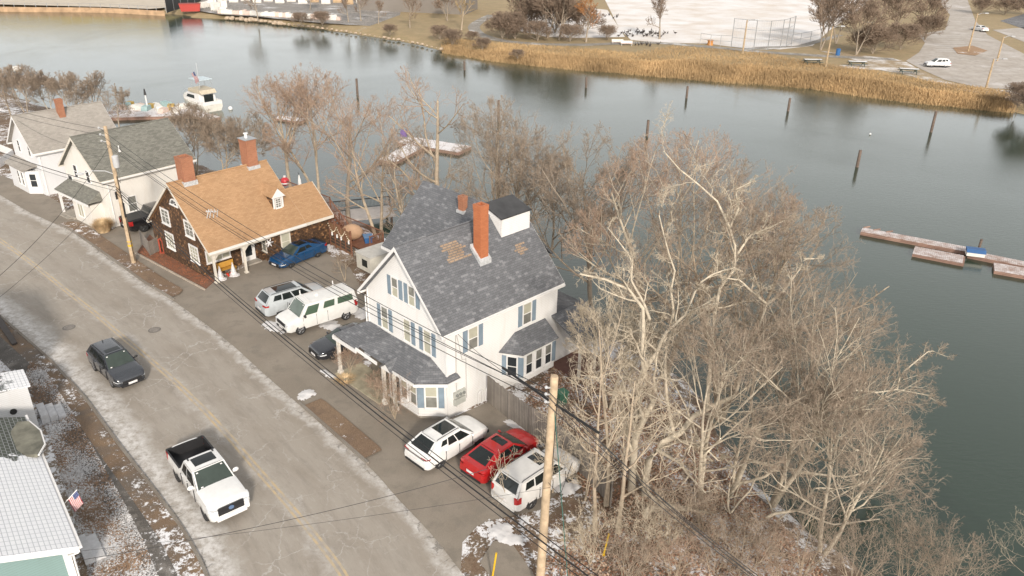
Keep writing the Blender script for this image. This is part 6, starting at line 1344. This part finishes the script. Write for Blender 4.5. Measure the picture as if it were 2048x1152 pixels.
# thick rubber guard over the wire by the nearer pole
a, b_ = AY(1005,735,PR.y+2.6), AY(1198,866,PR.y-2.0); q = MB(); q.tube([a, (a+b_)/2-Vector((0,0,.06)), b_], .05, 8); o = q.build('line_guard', CAB, smooth=50); tag(o, 'thick black rubber line guard on the wire beside the nearer pole top', 'line guard')
CE = AY(1200,1166,21.0)
for i, (z, dz, r, lab) in enumerate([(6.7,.25,.022,'thick upper telephone cable following the sidewalk'), (6.45,-.1,.034,'thickest telephone cable sagging along the sidewalk'), (6.1,-.45,.018,'thin lower telephone cable along the sidewalk')]):
    wire(PL+Vector((-.1,-.2,z)), CE+Vector((0,0,dz)), .85, r, lab)
FLp = G(-160,330)+Vector((0,0,0))
for i, (z0, z1, r) in enumerate([(11.2,11,.014), (10.7,10.5,.014), (6.6,6.4,.030), (6.3,5.9,.016)]):
    wire(PL+Vector((-.2,-.1,z0)), FLp+Vector((0,0,z1)), .8, r, ['highest wire','second highest wire','thick telephone cable','thin telephone cable'][i]+' running from the left pole past the white houses')
for a, b_, sg, r, l in [(PL+Vector((0,-.1,9.6)), (-49.0,76.6,7.2), .8, .010, 'service wire from the left pole to the pale roof gable'), (PL+Vector((0,-.1,9.2)), (-39.2,68.4,6.9), .4, .010, 'service wire from the left pole to the olive roof'),
 (PL+Vector((0,-.1,6.5)), (-23.0,56.2,3.0), .4, .012, 'service wire from the left pole to the brown house porch'), (PL+Vector((0,-.1,9.8)), tuple(AY(-60,600,42)), .8, .014, 'wire crossing the road at the far left'), (PL+Vector((0,-.1,6.9)), tuple(AY(-60,640,40)), .5, .010, 'thin wire crossing the road at the far left'),
 (topR(-.1,-.9), (-3.0,38.6,5.3), .35, .012, 'service wire from the nearer pole to the white house eave'), (tuple(AY(150,1122,20)), tuple(AY(975,938,24)), .3, .011, 'twisted wire crossing the road at the bottom'), (tuple(AY(160,1102,20)), tuple(AY(1100,975,25.2)), .2, .007, 'thin wire crossing the road at the bottom')]:
    wire(a, b_, sg, r, l)
q = MB(); c = topL(-.4,10.55).lerp(topR(-.32,-.75), .0); 
# clamps where the wires pass over the tan roof
a_, b2_ = topL(-.4,10.8), topR(-.32,-.72); u_ = min(np.linspace(0,1,400), key=lambda u: abs(PX(a_.lerp(b2_, u))[0]-421)); c = a_.lerp(b2_, u_)-Vector((0,0,.98*4*u_*(1-u_)))
for d_ in (-.35, -.2, 0, .2): q.tube([c+Vector((d_,d_*.4,-.3)), c+Vector((d_+.15,0,.25))], .025, 5); q.sphere(c+Vector((d_,0,.1)), .06, 6, 4)
o = q.build('wire_spacer', INS); tag(o, 'grey spacer clamp holding the wires above the tan roof', 'wire spacer')
wire(PR+Vector((TOPX*.9,-.1,HR*.93)), G(1138,1190), 0, .02, 'green sleeved guy wire slanting down beside the nearer pole', 'guy_wire', plain('green guy sleeve', (.04,.12,.10), .6), 'guy wires')
for a, b_, l in ((G(984,1160), 1.5, 'yellow guy marker standing by the bottom edge of the driveway'), (G(1207,1110), 1.2, 'yellow guy marker among the leaves right of the nearer pole')):
    q = MB(); q.tube([(0,0,0), (.18,.1,b_)], .045, 8); q.tube([(0,0,-.1),(0,0,.04)], .08, 8); o = q.build('guy_marker', plain('yellow plastic marker', (.60,.38,.02), .5)); o.location = a; tag(o, l, 'marker')
# ------------------------------------------------------------------ fences, decks, yard things
FENW = bricky('weathered fence boards', (.26,.23,.20), (.36,.32,.28), (.10,.09,.08), .14, 3.0, .012, stain=.4)
def boardfence(pts, h, label, name='board_fence', mat=FENW, th=.05):
    t = thing(name, label, 'fence', pts[0]); o0 = Vector(pts[0]); rg = random.Random(3)
    for i, (a, b_) in enumerate(zip(pts[:-1], pts[1:])):
        a, b_ = Vector(a)-o0, Vector(b_)-o0; d = (b_-a); L_ = d.length; d.normalize(); q = MB(); nn = Vector((-d.y, d.x, 0))*th/2; k_ = max(1, int(L_/.14))
        for j in range(k_):
            p0 = a+d*(L_*j/k_); p1 = a+d*(L_*(j+.93)/k_); hh = h+rg.uniform(-.04,.04); q.extr([p0-nn, p1-nn, p1+nn, p0+nn], (0,0,hh))
        q.build('board_panel', mat, t)
        q = MB(); q.extr([b_-d*.06-nn*3, b_+d*.06-nn*3, b_+d*.06-nn, b_-d*.06-nn], (0,0,h)); q.build('post', mat, t)
fp = [G(975,803), G(1018,838), G(1060,868), G(1100,893), G(1140,925), G(1180,965), G(1222,1012)]
boardfence([tuple(p_) for p_ in fp], 1.85, 'weathered grey board fence between the parked cars and the slope')
boardfence([tuple(G(283,487)), tuple(G(302,512)), tuple(G(330,498))], 1.3, 'small weathered board enclosure by the brown house', 'enclosure_fence')
boardfence([tuple(G(0,305,-.2)), tuple(G(30,318,-.2)), tuple(G(-60,380,-.1))], 1.1, 'white picket fence left of the pale roofed house', 'picket_fence', WHITE)

# red pump handles
q = MB(); q.tube([(0,0,0),(0,0,1.3),(.25,-.1,1.4)], .07, 6); q.tube([(.35,-.1,0),(.35,-.1,1.2),(.15,0,1.3)], .07, 6); q.box(-.1,.45,-.15,.05,0,.12); o = q.build('red_sled', plain('faded red metal', (.36,.07,.04), .6)); o.location = G(322,507); tag(o, 'faded red metal frame leaning in the mulch bed', 'frame')
RWD = plain('red stained wood', (.19,.085,.05), .75, .3, 3); RWD2 = plain('brown lattice wood', (.20,.11,.06), .8, .3, 3)
BD = bpy.data.objects['brown_shingle_house']
def BL_(x, y, z=0):
    c, s = math.cos(R_(-41.4)), math.sin(R_(-41.4)); return Vector((-26.93+c*x-s*y, 58.3+s*x+c*y, z))
dk = thing('wooden_deck', 'red stained wooden deck with stairs and railings behind the brown house', 'deck', tuple(BL_(5,11.6)), R_(-41.4))
# local axes of the house, origin at its far eave corner
q = MB(); q.box(-4.6,-2.0,.12,1.25,2.35,2.5); q.box(-9.5,-4.6,-3.5,1.25,2.35,2.5); q.build('deck_floor', RWD, dk)
for x, y in ((-2.1,1.1),(-5,1.1),(-9.3,1.1),(-9.3,-3.3)): MB().box(x-.08,x+.08,y-.08,y+.08,-2.5,2.35).build('post', RWD, dk)
def rail(par, a, b_, h=1.0, mat=RWD, nm='railing'):
    a, b_ = Vector(a), Vector(b_); d = b_-a; L_ = d.length; q = MB(); q.tube([a+Vector((0,0,h)), b_+Vector((0,0,h))], .055, 4); q.tube([a+Vector((0,0,.12)), b_+Vector((0,0,.12))], .035, 4)
    for i in range(int(L_/.14)+1): p_ = a+d*(i*.14/L_); q.tube([p_+Vector((0,0,.12)), p_+Vector((0,0,h))], .018, 4)
    for p_ in (a, b_): q.tube([p_, p_+Vector((0,0,h+.08))], .06, 4)
    return q.build(nm, mat, par)
rail(dk, (-9.4,1.2,2.5), (-2.0,1.2,2.5)); rail(dk, (-9.4,-3.4,2.5), (-9.4,1.2,2.5))
q = MB()
for i in range(11): q.box(-2.0+i*.30,-1.7+i*.30,.15,1.15,2.2-i*.21,2.25-i*.21)
q.build('stair_treads', RWD, dk)
for y in (.10,1.18):
    q = MB(); q.extr([(-2.0,y,2.35),(1.35,y,0),(1.35,y,-.25),(-2.0,y,2.05)], (0,.06,0)); q.build('stringer', RWD, dk); rail(dk, (-2.0,y+.03,2.4), (1.3,y+.03,.15), .95, nm='stair_rail')
q = MB(); q.box(-2.6,3.6,1.26,2.5,.35,.48); q.box(1.4,3.6,.2,1.25,.35,.48); q.build('lower_deck', RWD, dk); rail(dk, (-2.6,2.45,.48), (3.6,2.45,.48)); rail(dk, (3.55,2.4,.48), (3.55,1.0,.48), .9)
for x, y in ((3.5,2.4),(1.0,2.4),(-2.5,2.4)): MB().box(x-.08,x+.08,y-.08,y+.08,-2.3,.35).build('post', RWD, dk)
# screen of brown panels with hanging lights
sc_ = thing('privacy_screen', 'red framed brown lattice screen hung with string lights beside the blue sedan', 'screen', tuple(BL_(4.9,11.2)), math.atan2((G(704,513)-BL_(4.9,11.2)).y, (G(704,513)-BL_(4.9,11.2)).x)); LS = (G(704,513)-BL_(4.9,11.2)).length
q = MB(); q.box(0,LS,-.02,.02,.1,2.15); q.build('panel', RWD2, sc_)
for i in range(5): MB().box(i*LS/4-.06,i*LS/4+.06,-.06,.06,0,2.3).build('post', RWD, sc_)
q = MB()
for i in range(4):
    for k_ in range(3): q.box(i*LS/4+.10, (i+1)*LS/4-.10, -.035, -.021, .35+k_*.28, .55+k_*.28)
q.build('opening_shade_strips', plain('painted shade of lattice openings', (.06,.045,.035), .8), sc_)  # thin strips standing for openings, their shade put into the colour
bulb = plain('frosted bulb', (.75,.68,.50), .3); q = MB()
for i in range(26):
    u = i/25; q.sphere((u*LS, -.12, 2.05-.55*abs(math.sin(u*math.pi*2.5))), .042, 6, 4)
ls = thing('string_lights', 'string of pale bulbs and white lanterns hung on the lattice screen', 'string lights', sc_.location, 0); ls.rotation_euler = sc_.rotation_euler; q.build('bulb_string', bulb, ls)
for u in (.18,.42,.62,.97): q = MB(); q.tube([(u*LS,-.15,1.15),(u*LS,-.15,1.45)], .07, 8); q.build('lantern', WHITE, ls)
q = MB(); q.sphere((0,0,.75), .95, 12, 8, sq=(1,.7,.75)); o = q.build('grill_cover', plain('tan canvas cover', (.42,.27,.17), .8, .1), smooth=60); o.location = BL_(6.3,12.5,.5); tag(o, 'round tan canvas cover standing beside the deck stairs', 'cover')
bn = thing('recycling_bin', 'blue wheeled bin with lid beyond the lattice screen', 'bin', tuple(G(737,494)), R_(20)); BLU = plain('blue bin plastic', (.03,.11,.28), .5)
q = MB(); q.extr([(-.28,-.3,0),(.28,-.3,0),(.34,-.36,1.0),(-.34,-.36,1.0)], (0,.62,0)); q.build('body', BLU, bn); q = MB(); q.box(-.40,.40,-.45,.40,1.0,1.10); q.build('lid', plain('paler blue lid', (.10,.20,.36), .5), bn)
um = thing('folded_umbrella', 'folded white patio umbrella on the deck', 'umbrella', tuple(AY(602,390,BL_(-1.5,12.7).y)), 0); um.location.z = 2.5
q = MB(); q.tube([(0,0,0),(0,0,2.3)], .03, 6); q.build('pole', DARKM, um); q = MB(); q.tube([(0,0,.5),(0,0,.8),(0,0,1.6),(0,0,2.1)], [.08,.20,.13,.03], 9); q.build('canopy', WHITE, um)
bo = thing('garden_ornament', 'red and white round ornament on the far corner of the deck railing', 'ornament', tuple(AY(571,372,BL_(-3.9,12.9).y))); q = MB(); q.sphere((0,0,.45), .42, 12, 8); q.build('ball', plain('red ornament', (.50,.04,.05), .4), bo, smooth=60); q = MB(); q.tube([(0,0,.28),(0,0,.40)], .425, 14); q.tube([(0,0,.86),(0,0,1.0)], .12, 8); q.build('band', WHITE, bo)
# grey water platform with black railing
wd = thing('water_platform', 'pale platform with black railing over the water behind the deck', 'deck', tuple(G(665,432,-1.0)), R_(20))
MB().box(-2.5,6,-1.6,1.4,-.15,0).build('floor', plain('pale platform boards', (.46,.42,.39), .8), wd); rail(wd, (-2.4,1.3,0), (6,1.3,0), 1.0, DARKM); rail(wd, (-2.4,-1.5,0), (1.5,-1.5,0), 1.0, DARKM)
for x in (-2.2,1.5,5.6):
    for y in (-1.4,1.2): MB().box(x-.1,x+.1,y-.1,y+.1,-2.5,-.15).build('post', PIL, wd)
# wood pile, step and junk
rn = random.Random(11)
wp = thing('wood_pile', 'scattered pile of split firewood behind the white house', 'firewood', tuple(G(762,512)))
for i in range(26):
    q = MB(); a = rn.random()*3.1; x, y = rn.gauss(0,.7), rn.gauss(0,.45); z = rn.uniform(.06,.35); q.tube([(x,y,z),(x+math.cos(a)*.4,y+math.sin(a)*.4,z+.03)], .07, 5); q.build('log', plain('split firewood', (.42,.30,.19), .9, .3, 5), wp)
q = MB(); q.extr([tuple(G(708,511)), tuple(G(742,517)), tuple(G(745,508)), tuple(G(716,503))], (0,0,.18)); o = q.build('stone_step', FOUND); tag(o, 'pale concrete step at the end of the lattice screen', 'step')
# bench, Christmas decorations and porch things
be = thing('porch_bench', 'yellow wooden bench on the porch of the brown house', 'bench', tuple(BL_(3.75,1.95,.03)), R_(-41.4+90))
YW = plain('yellow bench wood', (.50,.27,.05), .6); MB().box(-.7,.7,-.25,.2,.42,.47).build('seat', YW, be); MB().box(-.7,.7,.2,.25,.5,.95).build('backrest', YW, be)
for s in (-1,1):
    for y in (-.2,.2): MB().box(s*.62-.04,s*.62+.04,y-.04,y+.04,0,.42).build('leg', YW, be)
LF = plain('white wire tree', (.62,.60,.60), .6, .35, 14)
for i, (x, y) in enumerate(((4.45,.95),(4.5,2.05))):
    t = thing('lighted_tree', ['left small white decorative cone tree by the porch post','right small white decorative cone tree between the porch posts'][i], 'decoration', tuple(BL_(x,y,.02)), 0, 'white cone trees on the porch')
    q = MB(); rg2 = random.Random(i); 
    for k_ in range(60):
        a = k_*.9; h = k_/60*1.15; r = .30*(1-h/1.2); q.tube([(math.cos(a)*r,math.sin(a)*r,h), (math.cos(a+.9)*r*.97,math.sin(a+.9)*r*.97,h+.02)], .022, 4)
    q.lathe([(.27,.02),(.18,.4),(.09,.8),(.01,1.15)], 10); q.build('cone', LF, t); q = MB(); q.sphere((0,0,.05), .42, 9, 5, sq=(1.2,1,.25)); q.build('skirt', LF, t)
q = MB()
for i in range(7): q.sphere((rn.gauss(0,.2),rn.gauss(0,.15),.12+rn.random()*.1), .09, 6, 4)
o = q.build('poinsettia', plain('red plant', (.50,.04,.02), .7)); o.location = BL_(4.3,1.55,.02); tag(o, 'red flowers in front of the yellow bench', 'plant')
q = MB(); c_ = (0,0,0)
for i in range(6): a = i*math.pi/3; q.tube([(0,0,.0),(0,math.cos(a)*.38,math.sin(a)*.38)], [.09,.03], 5)
q.sphere((0,0,0), .12, 8, 5); o = q.build('star_decoration', LF); o.location = BL_(4.85,5.3,1.95); o.rotation_euler = (0,0,R_(-41.4)); tag(o, 'white star shaped decoration hanging right of the porch door', 'decoration')
# meter side, bins, steps
gb = thing('green_bin', 'green bin standing beyond the board fence', 'bin', tuple(G(1122,806)), .6); q = MB(); q.extr([(-.25,-.25,0),(.25,-.25,0),(.3,-.3,.8),(-.3,-.3,.8)], (0,.5,0)); q.build('body', plain('green bin plastic', (.05,.15,.10), .5), gb); MB().box(-.33,.33,-.33,.24,.8,.87).build('lid', plain('green bin plastic', (.05,.15,.10)), gb)
st_ = thing('front_steps', 'three snowy grey steps in front of the grey white house corner', 'steps', tuple(G(93,836)), R_(129))
for i in range(3): q = MB(); q.box(-.75,.75,-.1-i*.42,.30-i*.42,0,.62-i*.2); q.box(-.74,.74,-.09-i*.42,.28-i*.42,.621-i*.2,.65-i*.2); s_ = q.build('step', plain('snow dusted concrete', (.56,.56,.57), .9, .15, 4), st_)
st_ = thing('front_steps', 'pale concrete steps at the corner of the teal house', 'steps', tuple(G(178,1105)), R_(129))
for i in range(2): q = MB(); q.box(-.9,.9,-.1-i*.42,.30-i*.42,0,.42-i*.2); q.build('step', plain('snow dusted concrete', (.56,.56,.57)), st_)
sw_ = [(178,1082),(215,1072),(232,1078),(250,1095),(205,1112),(188,1108)]
sheet('garden_path', [tuple(G(x, y))[:2] for x, y in sw_], .10, groundmat('snowy flagstones', [(.26,.23,.20), (.3,.27,.24)], snow=.78, ss=2.5, fine=9, sw=.15, snowc=(.6,.61,.64)))
bp = thing('board_planks', 'dark plank edging in the snow at the left edge', 'planks', tuple(G(0,640)))
q = MB(); q.extr([G(-20,628)-bp.location, G(2,636)-bp.location, G(36,690)-bp.location, G(26,694)-bp.location], (0,0,.22)); q.build('plank', plain('dark wet timber', (.07,.06,.055), .8), bp)
for x, y, l in ((138,655,'round manhole cover in the near lane left of the dark SUV'), (309,660,'round manhole cover in the far lane')):
    mh = thing('manhole_cover', l, 'manhole cover', tuple(G(x, y))); MB().tube([(0,0,.0), (0,0,.012)], .42, 20).build('ring', plain('worn iron ring', (.16,.145,.13), .7, .3, 8), mh)
    q = MB(); q.tube([(0,0,.0), (0,0,.018)], .33, 20)
    for i in range(-3, 4): q.box(-.28,.28,i*.08-.012,i*.08+.012,.018,.024)
    q.build('lid', plain('worn iron lid', (.22,.20,.18), .6, .3, 8), mh)
# snow lying on the ground
from mathutils import noise as mnoise
SN = plain('packed snow', (.62,.61,.61), .9, .06, 5, .5, 20); rg = random.Random(2)
for k_, (x, y, a, b_) in enumerate([(548,655,1.3,.55),(660,650,1.2,.6),(733,625,1.0,1.1),(720,668,.8,.4),(245,520,.8,.28),(612,790,.5,.6),(770,762,.7,.25),(690,505,.8,.25),(1010,1068,1.2,.6),(1030,850,.9,.35),(1065,880,.8,.5),(655,748,.9,.2),(795,520,.8,.3),(1130,970,1.0,.8),(35,365,1.0,.3),(160,408,1.0,.35),(165,425,.7,.4),(700,752,.8,.2)]):
    P0 = G(x, y); c_ = .09; nx_, ny_ = int(a*1.5/c_), int(b_*1.6/c_); idx = {}; q = MB()
    def hs_(i, j):
        u_, v_ = i*c_, j*c_; nz = mnoise.noise(Vector((u_*1.9+k_*7, v_*1.9, k_)))*.75+mnoise.noise(Vector((u_*6, v_*6, k_+9)))*.42
        return 1-(u_/a)**2-(v_/b_)**2*1.0+nz*1.1
    def vtx(i, j):
        if (i, j) not in idx:
            h_ = hs_(i, j); u_, v_ = i*c_, j*c_; idx[(i, j)] = len(q.v); q.v.append((u_*.72+v_*.69, -u_*.69+v_*.72, .002+max(0, min(.09, h_*.07))*(1+.5*mnoise.noise(Vector((u_*4, v_*4, 3))))))
        return idx[(i, j)]
    for i in range(-nx_, nx_):
        for j in range(-ny_, ny_):
            if hs_(i+.5, j+.5) > .12: q.f.append((vtx(i, j), vtx(i+1, j), vtx(i+1, j+1), vtx(i, j+1)))
    q.m = [0]*len(q.f)
    o = q.build('snow_patch', SN, smooth=60, uv=False); o.location = (P0.x, P0.y, .014); struct(o)
# straw weeds by the porch
grassclump(G(690,762), .9, .35, 500, 9, STRAW, 'dry_weeds', 'straw coloured dead weeds beside the porch floor', 'plant')
# loose twigs, leaves and stones on the leafy slope and lawns
def litter(name, label, n_, region, size, mat, seed, z=0.0, clump=0):
    rg = np.random.default_rng(seed); P = []
    reg = np.array([tuple(G(x, y))[:2] for x, y in region]); lo, hi = reg.min(0), reg.max(0)
    while len(P) < n_:
        c = rg.uniform(lo, hi, (n_, 2)); ins = np.zeros(n_, bool); j = len(reg)-1
        for i in range(len(reg)):
            xi, yi = reg[i]; xj, yj = reg[j]; ins ^= ((yi > c[:, 1]) != (yj > c[:, 1])) & (c[:, 0] < (xj-xi)*(c[:, 1]-yi)/(yj-yi+1e-9)+xi); j = i
        if clump: ins &= (np.sin(c[:, 0]*1.7+np.sin(c[:, 1]*1.1)*1.5)*np.cos(c[:, 1]*1.4+c[:, 0]*.5)*clump+rg.normal(0, .45, n_)) > -.1
        P += list(c[ins])
    P = np.array(P[:n_]); H = np.maximum(hterr(P), -1.95)+z+.02; a = rg.random(n_)*6.28; s = size*rg.uniform(.4, 1.3, n_); t = rg.uniform(-.5, .5, (n_, 2))
    d = np.c_[np.cos(a), np.sin(a), t[:, 0]]*s[:, None]; e = np.c_[-np.sin(a), np.cos(a), t[:, 1]]*s[:, None]*.6; C = np.c_[P, H+s*.3]
    V = np.stack([C-d, C-e, C+d, C+e], 1).reshape(-1, 3); F = np.arange(n_)[:, None]*4+np.arange(4)[None]; o = quick(name, V, F, mat, smooth=False); tag(o, label, 'leaves'); return struct(o, 'stuff')
slope = [(1010,850),(1130,700),(1300,700),(1440,820),(1560,1000),(1680,1150),(1500,1200),(1080,1200),(1070,1130),(1200,1040),(1120,900)]
litter('fallen_leaves', 'rust brown fallen leaves covering the wooded slope', 18000, slope, .065, plain('rust fallen leaves', (.27,.14,.085), .9, .35, 1), 1)
litter('fallen_twigs', 'pale fallen leaves and bark bits scattered on the wooded slope', 9000, slope, .085, plain('pale fallen leaves', (.36,.27,.20), .9, .35, 1), 2)
lawn = [(60,725),(92,745),(128,800),(165,860),(205,930),(250,1010),(290,1090),(335,1200),(190,1200),(150,1040),(100,880),(50,760)]
litter('lawn_leaves', 'brown leaves strewn on the frosty lawn at the left', 12000, lawn, .05, plain('dull brown leaves', (.26,.17,.11), .9, .35, 1), 3, z=.09, clump=-1)
litter('lawn_frost', 'white frosted leaves strewn on the lawn at the left', 20000, lawn, .045, plain('frosted leaves', (.58,.57,.57), .9, .2, 1), 4, z=.09, clump=1)
bedp = [(278,507),(300,485),(330,505),(425,560),(408,574)]
litter('bark_chips', 'red bark chips in the bed along the brown house', 2500, bedp, .05, plain('red bark chips', (.32,.12,.06), .9, .3, 1), 5, z=.07)
